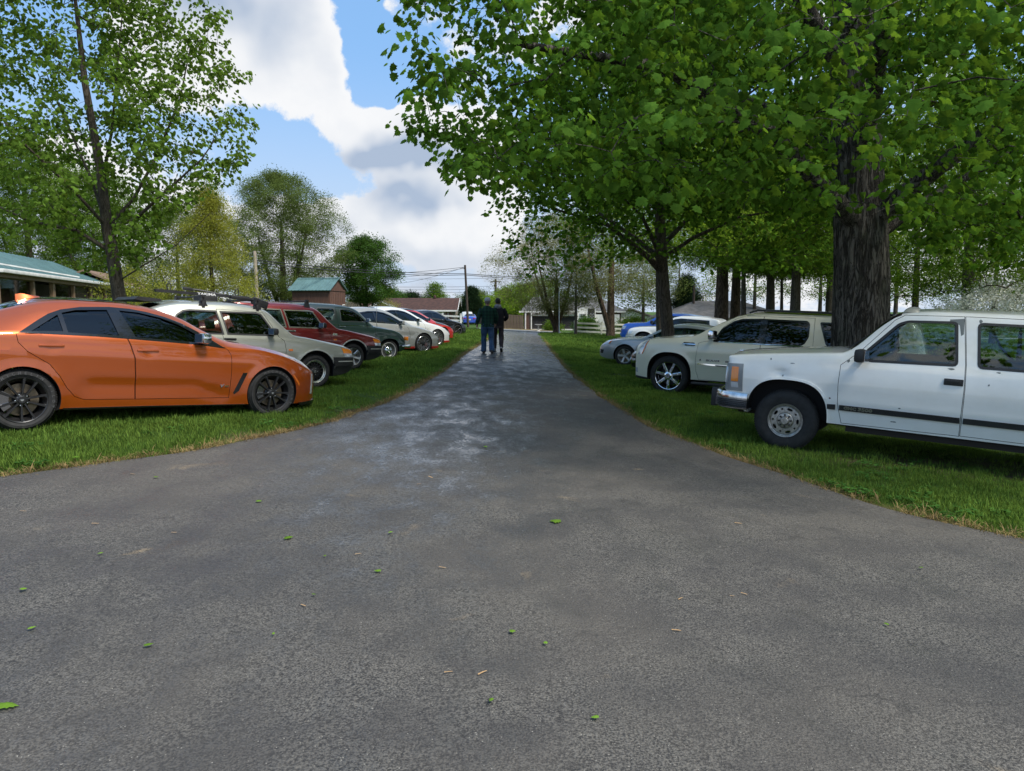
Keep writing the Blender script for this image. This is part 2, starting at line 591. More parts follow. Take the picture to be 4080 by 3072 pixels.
def build_ground():
    def axis(lo, hi, near0, near1, step, grow=1.28):
        c = list(np.arange(near0, near1 + 1e-6, step))
        s = step
        a = near1
        while a < hi:
            s *= grow
            a += s
            c.append(a)
        s = step
        a = near0
        pre = []
        while a > lo:
            s *= grow
            a -= s
            pre.append(a)
        return np.array(pre[::-1] + c)
    xs = axis(-900, 900, -9, 9, 0.22)
    ys = axis(-250, 1500, -1, 30, 0.25)
    X, Y = np.meshgrid(xs, ys)
    Z = ground_z(X, Y)
    d = edge_dist(X, Y)
    rough = np.array([mnoise.noise((float(a) * 0.8, float(b) * 0.8, 0)) for a, b in zip(X.ravel(), Y.ravel())]).reshape(X.shape)
    Z = Z + np.where(d > 0, 0.03 * np.clip(d, 0, 1) + 0.02 * rough, -0.02)
    nx = len(xs)
    me = bpy.data.meshes.new('lawn')
    fs = [(j * nx + i, j * nx + i + 1, (j + 1) * nx + i + 1, (j + 1) * nx + i) for j in range(len(ys) - 1) for i in range(nx - 1)]
    me.from_pydata(np.stack([X.ravel(), Y.ravel(), Z.ravel()], 1).tolist(), [], fs)
    for nm, val in (('edge', d), ('bare', bare_amount(X, Y))):
        a = me.attributes.new(nm, 'FLOAT', 'POINT')
        a.data.foreach_set('value', val.ravel().astype(np.float32))
    shade(me, 180)
    tag(link('lawn', me, None, [lawn_material()]), kind='structure')

    # driveway
    ysd = np.concatenate([np.arange(-8, 4, 1.0), np.arange(4, 20, 0.2), np.arange(20, 64.01, 0.5)])
    k = 40
    L = edge_l(ysd) + edge_wob(ysd, 1.0) * (np.abs(edge_l(ysd)) < 9)
    Rr = edge_r(ysd) + edge_wob(ysd, 7.0) * (np.abs(edge_r(ysd)) < 9)
    t = np.linspace(0, 1, k)
    X = L[:, None] * (1 - t) + Rr[:, None] * t
    Y = np.repeat(ysd[:, None], k, 1)
    Z = ground_z(X, Y) + 0.012
    me = bpy.data.meshes.new('driveway')
    fs = [(j * k + i, j * k + i + 1, (j + 1) * k + i + 1, (j + 1) * k + i) for j in range(len(ysd) - 1) for i in range(k - 1)]
    me.from_pydata(np.stack([X.ravel(), Y.ravel(), Z.ravel()], 1).tolist(), [], fs)
    shade(me, 180)
    m = bpy.data.materials.new('asphalt')
    m.use_nodes = True
    g = NT(m.node_tree)
    b = m.node_tree.nodes['Principled BSDF']
    v = g.n('ShaderNodeTexCoord').outputs['Object']
    sep = g.n('ShaderNodeSeparateXYZ', ins={0: v}).outputs
    grit = g.noise(v, 105, 2, 0.7)
    coarse = g.noise(v, 38, 3, 0.65)
    vor = g.n('ShaderNodeTexVoronoi', ins={'Scale': 70.0, 'Vector': v})
    mid = g.noise(v, 1.5, 5, 0.62)
    big = g.noise(v, 0.40, 4, 0.6)
    c = g.mix(g.ramp(g.m('ADD', g.m('MULTIPLY', grit, 0.7), g.m('MULTIPLY', coarse, 0.3)), 0.38, 0.64), (0.022, 0.021, 0.020), (0.165, 0.152, 0.130))
    c = g.mix(g.m('MULTIPLY', g.ramp(mid, 0.36, 0.66), 0.65), c, (0.046, 0.043, 0.041))
    c = g.mix(g.m('MULTIPLY', g.ramp(big, 0.42, 0.68), 0.40), c, (0.125, 0.108, 0.086))
    sand = g.m('MULTIPLY', g.ramp(g.noise(v, 1.9, 3, 0.5, 0.7), 0.66, 0.76), g.ramp(grit, 0.36, 0.60))
    c = g.mix(g.m('MULTIPLY', sand, 0.70), c, (0.30, 0.225, 0.135))
    chips = g.m('MULTIPLY', g.ramp(vor.outputs['Distance'], 0.24, 0.10), g.ramp(g.noise(v, 33, 1, 0.5), 0.60, 0.68))
    c = g.mix(g.m('MULTIPLY', chips, 0.85), c, (0.42, 0.39, 0.33))
    # hairline cracks and a darker seam where two sealed passes meet
    cr = g.n('ShaderNodeTexVoronoi', feature='DISTANCE_TO_EDGE', ins={'Scale': 0.42, 'Vector': g.vm('ADD', v, g.n('ShaderNodeCombineXYZ', ins={0: g.m('MULTIPLY', mid, 1.6), 1: g.m('MULTIPLY', g.noise(v, 2.3, 4, 0.6), 1.4), 2: 0.0}).outputs[0])})
    crack = g.m('MULTIPLY', g.ramp(cr.outputs['Distance'], 0.010, 0.002), g.ramp(g.noise(v, 0.8, 2, 0.5), 0.46, 0.56))
    c = g.mix(g.m('MULTIPLY', crack, 0.30), c, (0.018, 0.017, 0.016))
    # damp film left by rain: patchy in the middle of the drive, closer together down the far stretch
    q = g.m('ADD', g.m('POWER', g.m('DIVIDE', g.m('ADD', sep[0], 1.1), 1.9), 2.0), g.m('POWER', g.m('DIVIDE', g.m('SUBTRACT', sep[1], 8.8), 4.8), 2.0))
    zone = g.m('ADD', g.m('MULTIPLY', g.m('EXPONENT', g.m('MULTIPLY', q, -1.0)), 0.26), g.m('MULTIPLY', g.ramp(sep[1], 11, 26), 0.34))
    wetf = g.m('ADD', g.noise(g.vm('MULTIPLY', v, (1.5, 0.8, 1.0)), 1.9, 6, 0.70, 0.15), zone)
    wet = g.ramp(g.m('ADD', wetf, g.m('MULTIPLY', g.m('SUBTRACT', coarse, 0.5), 0.55)), 0.53, 0.86, 'LINEAR')
    c = g.mix(g.m('MULTIPLY', wet, 0.45), c, (0.028, 0.028, 0.029))
    m.node_tree.links.new(c, b.inputs['Base Color'])
    rg = g.m('ADD', g.m('MULTIPLY', wet, -0.60), 0.80)
    m.node_tree.links.new(rg, b.inputs['Roughness'])
    b.inputs['Specular IOR Level'].default_value = 0.45
    bn = g.n('ShaderNodeBump', ins={'Height': g.m('ADD', g.m('ADD', grit, g.m('MULTIPLY', coarse, 0.6)), g.m('MULTIPLY', vor.outputs['Distance'], 0.5)), 'Strength': g.m('SUBTRACT', 0.9, g.m('MULTIPLY', wet, 0.80)), 'Distance': 0.008})
    m.node_tree.links.new(bn.outputs[0], b.inputs['Normal'])
    tag(link('driveway', me, None, [m]), kind='structure')

    # street that crosses at the end, with a pale concrete edge
    xs2 = np.linspace(-70, 70, 60)
    mb = MB()
    for nm, y0, y1, dz, mt in (('street', 64.2, 71.0, 0.02, mat('street', (0.17, 0.165, 0.155), 0.8, var=0.25, vscale=0.8, bump=0.3)),
                               ('kerb', 63.5, 64.3, 0.07, mat('concrete', (0.42, 0.40, 0.36), 0.8, var=0.2, vscale=1.5, bump=0.2))):
        me = bpy.data.meshes.new(nm)
        vs, fs = [], []
        for x in xs2:
            sk = -0.012 * x
            vs += [(x, y0 + sk, gz(x, y0) + dz - 0.15), (x, y0 + sk, gz(x, y0) + dz), (x, y1 + sk, gz(x, y1) + dz), (x, y1 + sk, gz(x, y1) + dz - 0.15)]
        for i in range(len(xs2) - 1):
            for a in range(3):
                fs.append((i * 4 + a, i * 4 + 4 + a, i * 4 + 5 + a, i * 4 + 1 + a))
        me.from_pydata(vs, [], fs)
        bm = bmesh.new()
        bm.from_mesh(me)
        bmesh.ops.recalc_face_normals(bm, faces=bm.faces)
        bm.to_mesh(me)
        bm.free()
        tag(link(nm, me, None, [mt]), kind='structure')


build_ground()
# ------------------------------------------------------------------ vehicles
BENCH = {}


def boolean(a, b, op):
    """solid operation between two closed meshes, done on a workbench scene of its own"""
    if not BENCH:
        sc = bpy.data.scenes.new('workbench')
        oa = bpy.data.objects.new('solid_a', a)
        ob = bpy.data.objects.new('solid_b', b)
        sc.collection.objects.link(oa)
        sc.collection.objects.link(ob)
        md = oa.modifiers.new('b', 'BOOLEAN')
        md.object = ob
        md.solver = 'MANIFOLD'
        BENCH.update(sc=sc, a=oa, b=ob, m=md)
    w = BENCH
    w['a'].data = a
    w['b'].data = b
    w['m'].operation = op
    vl = w['sc'].view_layers[0]
    vl.update()
    return bpy.data.meshes.new_from_object(w['a'].evaluated_get(vl.depsgraph))


def close_bench():
    if BENCH:
        bpy.data.objects.remove(BENCH['a'])
        bpy.data.objects.remove(BENCH['b'])
        bpy.data.scenes.remove(BENCH['sc'])
        BENCH.clear()


def poly_offset(poly, d):
    """grow (d > 0) or shrink a polygon"""
    P = [Vector((p[0], p[1])) for p in poly]
    n = len(P)
    ar = sum(P[i].x * P[(i + 1) % n].y - P[(i + 1) % n].x * P[i].y for i in range(n))
    sg = 1 if ar > 0 else -1
    out = []
    for i in range(n):
        e1 = (P[i] - P[i - 1]).normalized()
        e2 = (P[(i + 1) % n] - P[i]).normalized()
        n1 = Vector((e1.y, -e1.x)) * sg
        n2 = Vector((e2.y, -e2.x)) * sg
        b = n1 + n2
        if b.length < 1e-4:
            b = n1
        b.normalize()
        k = max(0.35, b.dot(n1))
        out.append(tuple(P[i] + b * (d / k)))
    return out


def smooth_poly(poly, r=0.03, seg=3):
    """round the corners of a polygon"""
    P = [Vector((p[0], p[1])) for p in poly]
    n = len(P)
    out = []
    for i in range(n):
        a, b, c = P[i - 1], P[i], P[(i + 1) % n]
        d1, d2 = (a - b), (c - b)
        k = min(r, d1.length * 0.45, d2.length * 0.45)
        p, q = b + d1.normalized() * k, b + d2.normalized() * k
        for t in np.linspace(0, 1, seg + 1):
            out.append(tuple(p * (1 - t) ** 2 + b * 2 * t * (1 - t) + q * t * t))
    return out


class Car:
    """body lofted from its side profile, shoulder line and plan; doors, panes, lamps and trims are cut from that same surface"""

    def __init__(self, sp):
        self.sp = sp
        self.sf = sp['sf']
        self.L = max(p[0] for p in sp['top'])
        self.wheels = [(sp['sf'], sp['rw']), (sp['sf'] + sp['wb'], sp['rw'])]
        self.S0 = sp.get('s0', 0.0)
        self._shells = {}

    def section(self, s, off, floor=None):
        sp = self.sp
        w = pchip(sp['half'], s) - off
        zt = pchip(sp['top'], s) - off
        zs = np.minimum(pchip(sp['belt'], s), zt - 0.02 - 0.0 * s)
        zb = pchip(sp['bot'], s) + off
        wr = np.minimum(pchip(sp['roofw'], s) - off, w * 0.95)
        cr = pchip(sp['crown'], s) if 'crown' in sp else 0.05 + 0 * s
        if floor is not None:
            zb = np.full_like(zt, floor)
            zs = np.maximum(zs, floor + 0.05)
            zt = np.maximum(zt, zs + 0.03)
        cr = np.minimum(cr, (zt - zs) * 0.6)
        tuck = sp.get('tuck', 0.05)
        sh = sp.get('sh', 0.04)
        rows = []
        rows.append((0 * w, zb))
        rows.append((0.5 * w, zb))
        rows.append((0.88 * w, zb))
        h = zs - zb
        T = np.concatenate([[0.03], np.linspace(0.08, 0.92, sp.get('ns', 13)), [0.97]])
        for t in T:
            y = w * (1 - tuck * (1 - t) ** 2.2 - sh * max(0.0, (t - 0.45) / 0.55) ** 2.4)
            rows.append((y, zb + h * t))
        ys, zr = w * (1 - sh) - 0.006, zt - cr
        for t in (0.02, 0.12, 0.28, 0.45, 0.62, 0.78):
            bow = sp.get('bow', 0.02) * math.sin(math.pi * t)
            rows.append((ys + (wr - ys) * t + bow * np.clip((zr - zs) / 0.3, 0, 1), zs + (zr - zs) * t))
        a = (ys + (wr - ys) * 0.86, zs + (zr - zs) * 0.86)
        e = (wr * 0.84, zr + (zt - zr) * (1 - 0.84 ** 2))
        for t in (0.0, 0.25, 0.5, 0.75, 1.0):
            rows.append((a[0] * (1 - t) ** 2 + wr * 2 * t * (1 - t) + e[0] * t * t, a[1] * (1 - t) ** 2 + (zr + 0.01) * 2 * t * (1 - t) + e[1] * t * t))
        for k in (0.62, 0.42, 0.2, 0.0):
            rows.append((wr * k, zr + (zt - zr) * (1 - k ** 2)))
        Y = np.stack([r[0] for r in rows], 1)
        Z = np.stack([r[1] for r in rows], 1)
        S = np.repeat(s[:, None], Y.shape[1], 1)
        side = (np.arange(Y.shape[1]) >= 3)[None, :] & (np.arange(Y.shape[1]) < 3 + len(T) + 2)[None, :]
        if floor is None:
            fl, ra = sp.get('flare', 0.0), sp['arch'][0]
            if fl:
                for sw, zw in self.wheels:
                    r = np.sqrt((S - sw) ** 2 + (Z - zw) ** 2)
                    Y = Y + side * fl * np.where(r < ra, 1, np.exp(-((r - ra) / sp.get('flw', 0.06)) ** 2)) * np.clip((Y - 0.3) / 0.2, 0, 1)
            for line, amp, wid in sp.get('creases', []):
                l = np.array(line)
                zl = np.interp(S, l[:, 0], l[:, 1])
                fade = np.clip((S - l[0, 0]) / 0.2, 0, 1) * np.clip((l[-1, 0] - S) / 0.2, 0, 1)
                dz = Z - zl
                Y = Y + side * amp * fade * np.where(dz > 0, np.exp(-(dz / wid) ** 2), np.exp(-(dz / (wid * 2.5)) ** 2)) * np.sign(1)
            for ds, dz_, rs, rz_, amp in sp.get('dents', []):
                Y = Y + side * amp * np.exp(-((S - ds) / rs) ** 2 - ((Z - dz_) / rz_) ** 2)
        return S, Y, Z

    def loft(self, off=0.0, rng=None, floor=None, step=None):
        sp = self.sp
        step = step or sp.get('step', 0.045)
        s0, s1 = rng or (self.S0 + max(off, 0), self.L - max(off, 0))
        if off < 0 and rng is None:
            s0, s1 = self.S0 + off, self.L - off
        n = max(8, int((s1 - s0) / step))
        s = np.linspace(s0, s1, n)
        ends = np.array([0.012, 0.03])
        s = np.sort(np.concatenate([s, s0 + ends, s1 - ends]))
        S, Y, Z = self.section(np.clip(s, self.S0, self.L), off, floor)
        S = np.repeat(s[:, None], Y.shape[1], 1)
        m = Y.shape[1]
        ring_y = np.concatenate([Y, -Y[:, -2:0:-1]], 1)
        ring_z = np.concatenate([Z, Z[:, -2:0:-1]], 1)
        ring_s = np.concatenate([S, S[:, -2:0:-1]], 1)
        k = ring_y.shape[1]
        V = np.stack([self.sf - ring_s, ring_y, ring_z], 2).reshape(-1, 3)
        fs = []
        for i in range(len(s) - 1):
            for j in range(k):
                j2 = (j + 1) % k
                fs.append((i * k + j, i * k + j2, (i + 1) * k + j2, (i + 1) * k + j))
        fs.append(tuple(range(k - 1, -1, -1)))
        fs.append(tuple(range((len(s) - 1) * k, len(s) * k)))
        me = bpy.data.meshes.new('loft')
        me.from_pydata(V.tolist(), [], fs)
        bm = bmesh.new()
        bm.from_mesh(me)
        bmesh.ops.recalc_face_normals(bm, faces=bm.faces)
        bm.to_mesh(me)
        bm.free()
        return me

    def prism(self, poly, y0, y1):
        return MB().prism([(self.sf - s, z) for s, z in poly], y0, y1).mesh()

    def shell(self, o0, o1, a=None, b=None):
        """thin skin between two depths, over all the car or only between two stations"""
        lo, hi = self.S0 + o0, self.L - o0
        a = lo if a is None else max(a, lo)
        b = hi if b is None else min(b, hi)
        k = (o0, o1, round(a, 2), round(b, 2))
        if k not in self._shells:
            e0 = max(o1, 0.002) if a <= lo + 1e-6 else -0.01
            e1 = max(o1, 0.002) if b >= hi - 1e-6 else -0.01
            if a <= lo + 1e-6:
                e0 = o1 - o0
            if b >= hi - 1e-6:
                e1 = o1 - o0
            self._shells[k] = boolean(self.loft(o0, (a, b)), self.loft(o1, (a + e0, b - e1)), 'DIFFERENCE')
        return self._shells[k]

    def patch(self, name, poly, material, o0=-0.004, o1=0.012, side=0, parent=None, ymin=0.25, minus=()):
        """pieces of the body surface inside a side-view outline: one on each flank (side 0), on one flank (-1 / 1), or right across (ymin 0)"""
        ss = [p[0] for p in poly]
        sk = self.shell(o0, o1, min(ss) - 0.06, max(ss) + 0.06)
        out = None
        for sd in ((0,) if ymin == 0 else (-1, 1) if side == 0 else (side,)):
            y0, y1 = (-1.6, 1.6) if sd == 0 else (sd * ymin, sd * 1.6)
            m = boolean(sk, self.prism(poly, y0, y1), 'INTERSECT')
            for q in minus:
                m = boolean(m, self.prism(q, sd * 0.1, sd * 1.8), 'DIFFERENCE')
            if len(m.polygons) == 0:
                continue
            shade(m, 40)
            out = link(name, m, parent or self.root, [material])
        return out

    def y_at(self, s, z, off=0.0):
        S, Y, Z = self.section(np.array([s]), 0.0)
        zz, yy = Z[0, 3:], Y[0, 3:]
        k = int(np.argmax(zz > z)) if (zz > z).any() else len(zz) - 1
        if k == 0:
            return float(yy[0]) + off
        t = (z - zz[k - 1]) / max(1e-6, zz[k] - zz[k - 1])
        return float(yy[k - 1] + (yy[k] - yy[k - 1]) * t) + off

    def finish(self, me, ref):
        """dark lining on faces that are not the outer skin"""
        from mathutils.bvhtree import BVHTree
        bv = BVHTree.FromPolygons([v.co.copy() for v in ref.vertices], [tuple(p.vertices) for p in ref.polygons])
        idx = []
        for p in me.polygons:
            c = p.center
            h = bv.find_nearest(c, 0.1)
            d = h[3] if h[0] is not None else 9
            dark = d is None or d > 0.006 or abs(h[1].dot(p.normal)) < 0.6 or (p.normal.z < -0.8 and c.z < 0.45)
            idx.append(1 if dark else 0)
        me.polygons.foreach_set('material_index', idx)
        shade(me, 38)

    def build(self, name, label, pose, group):
        sp = self.sp
        side, c, a, pitch, roll = pose
        self.side = -1 if side == 'L' else 1          # flank turned to the driveway camera: local y sign
        a_, pt, rl = R(a), R(pitch), R(roll)
        hx = math.cos(a_) if side == 'L' else -math.cos(a_)
        h = Vector((hx * math.cos(pt), math.sin(a_) * math.cos(pt), math.sin(pt)))
        n = Vector((math.sin(a_) if side == 'L' else -math.sin(a_), -math.cos(a_), 0))
        up = h.cross(n)
        if up.z < 0:
            up = -up
        n = n * math.cos(rl) + up * math.sin(rl)
        up = h.cross(n)
        if up.z < 0:
            up = -up
        yv = up.cross(h)
        wp = float(pchip(sp['half'], [self.sf])[0]) - 0.02
        o = Vector(c) - n * wp - up * sp['rw']
        self.root = thing(name, label, sp.get('cat', 'car'), o, 0, group)
        self.root.rotation_euler = Matrix((h, yv, up)).transposed().to_euler()

        body = self.loft()
        ref = body.copy()
        cab = sp.get('cabin')
        if cab:
            body = boolean(body, self.loft(0.055, (cab[0], cab[1]), cab[2], 0.09), 'DIFFERENCE')
        # wheel housings
        mb = MB()
        ax, az, an = sp['arch']
        for sw, zw in self.wheels:
            w = float(pchip(sp['half'], [sw])[0])
            pl = []
            for k in range(44):
                t = 2 * math.pi * k / 44
                cx, cz = math.cos(t), math.sin(t)
                pl.append((sw + ax * math.copysign(abs(cx) ** (2 / an), cx), zw + sp.get('archup', 0) + az * math.copysign(abs(cz) ** (2 / an), cz)))
            for sd in (-1, 1):
                mb.prism([(self.sf - s, z) for s, z in pl], sd * (w - 0.34), sd * (w + 0.3))
        body = boolean(body, mb.mesh(), 'DIFFERENCE')
        # window openings
        dlo = sp.get('dlo', [])
        for q in dlo:
            body = boolean(body, self.prism(q, -1.6, 1.6), 'DIFFERENCE')
        for nm in ('windshield', 'rear_window'):
            if nm in sp:
                s0, w0, s1, w1, zlo = sp[nm]
                cut = MB().prism([(self.sf - s0, -w0), (self.sf - s1, -w1), (self.sf - s1, w1), (self.sf - s0, w0)], zlo, 2.6, 'XY').mesh()
                body = boolean(body, cut, 'DIFFERENCE')
                pn = boolean(self.shell(0.006, 0.011, min(s0, s1) - 0.06, max(s0, s1) + 0.06), cut, 'INTERSECT')
                shade(pn, 60)
                link(nm, pn, self.root, [sp['glass_front'] if nm == 'windshield' and 'glass_front' in sp else sp['glass']])
        # doors
        for d in sp.get('doors', []):
            for sd in (-1, 1):
                inn = MB().prism([(self.sf - s, z) for s, z in poly_offset(d['poly'], -0.004)], sd * 0.42, sd * 1.6).mesh()
                out = MB().prism([(self.sf - s, z) for s, z in poly_offset(d['poly'], 0.002)], sd * 0.42, sd * 1.6).mesh()
                dm = boolean(body, inn, 'INTERSECT')
                body = boolean(body, out, 'DIFFERENCE')
                self.finish(dm, ref)
                do = link('door', dm, self.root, [sp['paint'], M_LINING])
                if 'handle' in d:
                    hs, hz, hl, hh, hm, style = d['handle']
                    self.handle(do, hs, hz, hl, hh, hm, style, sd)
        self.finish(body, ref)
        self.body = link('body', body, self.root, [sp['paint'], M_LINING])
        for q in sp.get('panes', []):
            for sd in (-1, 1):
                ss = [p[0] for p in q]
                pn = boolean(self.shell(0.008, 0.013, min(ss) - 0.06, max(ss) + 0.06), MB().prism([(self.sf - s, z) for s, z in q], sd * 0.2, sd * 1.6).mesh(), 'INTERSECT')
                shade(pn, 60)
                link('window', pn, self.root, [sp['glass']])
        if dlo and sp.get('trim'):
            for q in dlo:
                self.patch('window_trim', poly_offset(q, sp.get('trim_out', 0.006)), sp['trim'], -0.003, 0.02, minus=[poly_offset(p, -0.003) for p in sp['panes']])
        # wheels
        me = sp['wheel']
        for i, (sw, zw) in enumerate(self.wheels):
            w = float(pchip(sp['half'], [sw])[0])
            for sd in (-1, 1):
                wo = link('wheel', me[0][1], self.root)
                wo.location = (self.sf - sw, sd * (w - 0.025 + sp.get('wout', 0)), zw)
                st = sp.get('steer', 0) if i == 0 else 0
                wo.rotation_euler = Euler((0, R(sp.get('spin', [0, 0])[i]), R(st) + (math.pi if sd > 0 else 0)))
                for nm, q in me[1:]:
                    po = link(nm, q, wo)
                    if nm in ('wheel_nut', 'spokes', 'sidewall_lettering'):
                        po['kind'] = 'stuff'
        if cab:
            self.seats(sp.get('seats', []))
        return self.root

    def handle(self, parent, s, z, L, H, m, style, sd):
        y = self.y_at(s, z)
        x = self.sf - s
        mb = MB()
        if style == 'bar':
            mb.box((x, sd * (y + 0.022), z), (L, 0.016, H), None, 0.008)
            mb.box((x + L * 0.4, sd * (y + 0.008), z), (0.035, 0.03, H * 0.8), None, 0.006)
            mb.box((x - L * 0.4, sd * (y + 0.008), z), (0.035, 0.03, H * 0.8), None, 0.006)
        elif style == 'flap':
            mb.box((x, sd * (y + 0.006), z), (L, 0.022, H), None, 0.008)
            mb.box((x, sd * (y + 0.018), z + H * 0.12), (L * 0.72, 0.012, H * 0.42), None, 0.005)
        mb.build('handle', m, parent, 40)

    def seats(self, spots):
        for (s, y, z, hgt, wd) in spots:
            mb = MB()
            x = self.sf - s
            mb.box((x + 0.22, y, z + 0.05), (0.5, wd, 0.16), None, 0.05)
            mb.box((x - 0.06, y, z + 0.05 + hgt / 2), (0.15, wd * 0.96, hgt), (0, R(-14), 0), 0.06)
            if wd < 0.8:
                mb.box((x - 0.06 - 0.12 * hgt, y, z + hgt + 0.16), (0.10, 0.24, 0.17), (0, R(-10), 0), 0.04)
            else:
                for k in (-0.36, 0.36):
                    mb.box((x - 0.06 - 0.12 * hgt, y + k, z + hgt + 0.13), (0.09, 0.22, 0.13), (0, R(-10), 0), 0.035)
            mb.build('seat', M_SEAT, self.root, 45)

    def steering(self, s, y, z, r=0.185):
        mb = MB()
        x = self.sf - s
        rot = Euler((0, R(-66), 0)).to_matrix()
        pts = [Vector((x, y, z)) + rot @ Vector((r * math.cos(t), r * math.sin(t), 0)) for t in np.linspace(0, 2 * math.pi, 25)]
        mb.tube(pts, 0.014, 6)
        for t in (0.5, 2.6, 4.7):
            mb.tube([Vector((x, y, z)), Vector((x, y, z)) + rot @ Vector((r * math.cos(t), r * math.sin(t), 0))], 0.012, 6)
        mb.tube([Vector((x, y, z)), Vector((x + 0.25, y, z - 0.12))], 0.03, 8)
        mb.build('steering_wheel', M_SEAT, self.root, 50)

    def mirror(self, s, z, L, H, m, m2, out=0.14, stalk=0.08, side=None):
        for sd in (-1, 1):
            y = self.y_at(s, z - H * 0.3)
            x = self.sf - s
            mb = MB()
            mb.box((x, sd * (y + out), z), (L * 0.55, 0.17, H), (0, 0, R(-12 * sd)), 0.045)
            mo = mb.build('mirror', m, self.root, 50)
            mb = MB()
            mb.beam((x + 0.02, sd * (y - 0.02), z - H * 0.42), (x, sd * (y + out - 0.03), z - H * 0.25), stalk * 0.8, 0.035, bev=0.01)
            mb.build('mirror_arm', m2, mo, 50)
            mb = MB()
            mb.box((x - L * 0.29, sd * (y + out), z), (0.006, 0.15, H * 0.82), (0, 0, R(-12 * sd)), 0.002)
            mb.build('mirror_glass', M_CHROME, mo)

    def lettering(self, name, s, z, txt, size, m, bold=0.0, shear=0.0, stretch=1.0, off=0.004, parent=None, side=None):
        sd = side or self.side
        me = text_mesh(txt, size, 0.0025, bold, shear)
        y = self.y_at(s, z)
        y2 = self.y_at(s, z + 0.03)
        o = link(name, me, parent or self.root, [m])
        tilt = math.atan2(y - y2, 0.03)
        w2 = pchip(self.sp['half'], [s - 0.1, s + 0.1])
        yaw = math.atan2(float(w2[0] - w2[1]), 0.2)
        o.location = (self.sf - s, sd * (y + off), z)
        if sd < 0:
            o.rotation_euler = Euler((math.pi / 2 - tilt, 0, yaw))
        else:
            o.rotation_euler = Euler((math.pi / 2 - tilt, 0, math.pi - yaw))
        o.scale = (stretch, 1, 1)
        return o


M_LINING = mat('car_lining', (0.012, 0.012, 0.013), 0.8)
M_SEAT = mat('car_seat', (0.020, 0.020, 0.022), 0.75, var=0.3, vscale=8)
M_SEATBR = mat('car_seat_brown', (0.05, 0.03, 0.02), 0.75)
M_CHROME = mat('chrome', (0.82, 0.83, 0.85), 0.06, 1.0)
M_CHROMED = mat('dark_chrome', (0.30, 0.30, 0.31), 0.12, 1.0)
M_ALLOY = mat('alloy', (0.52, 0.53, 0.53), 0.28, 0.9, var=0.15, vscale=30)
M_ALLOYD = mat('brushed_steel', (0.40, 0.39, 0.36), 0.38, 0.85, var=0.3, vscale=25)
M_BLACKW = mat('black_rim', (0.012, 0.012, 0.013), 0.32, 0.0, coat=0.4)
M_PLASTIC = mat('black_plastic', (0.018, 0.018, 0.019), 0.5, var=0.3, vscale=6)
M_GLOSSB = mat('gloss_black', (0.006, 0.006, 0.007), 0.15, coat=0.7)
M_RUBBER = mat('tyre_rubber', (0.018, 0.018, 0.018), 0.78, var=0.35, vscale=14, bump=0.15, bscale=160)
M_RUBTEXT = mat('tyre_lettering', (0.075, 0.075, 0.078), 0.7)
M_DISC = mat('brake_disc', (0.20, 0.16, 0.11), 0.45, 0.7, var=0.25, vscale=20)
M_AMBER = mat('amber_lens', (0.75, 0.22, 0.01), 0.18, coat=1.0)
M_AMBERD = mat('amber_marker', (0.55, 0.13, 0.01), 0.25, coat=1.0)
M_CLEAR = mat('clear_lens', (0.55, 0.58, 0.60), 0.12, 0.35, coat=1.0)
M_REDLENS = mat('red_lens', (0.35, 0.01, 0.01), 0.15, coat=1.0)
M_HEADL = mat('smoked_lens', (0.06, 0.065, 0.075), 0.08, 0.2, coat=1.0)
M_REDC = mat('red_caliper', (0.35, 0.02, 0.01), 0.4, coat=0.5)
M_GREYP = mat('grey_plastic', (0.20, 0.20, 0.20), 0.5)
G_DARK = glass_mat('tinted_glass', (0.10, 0.12, 0.11))
G_BLACK = glass_mat('privacy_glass', (0.035, 0.04, 0.04))
G_MID = glass_mat('green_glass', (0.40, 0.48, 0.45))
G_CLEAR = glass_mat('clear_glass', (0.72, 0.78, 0.75))


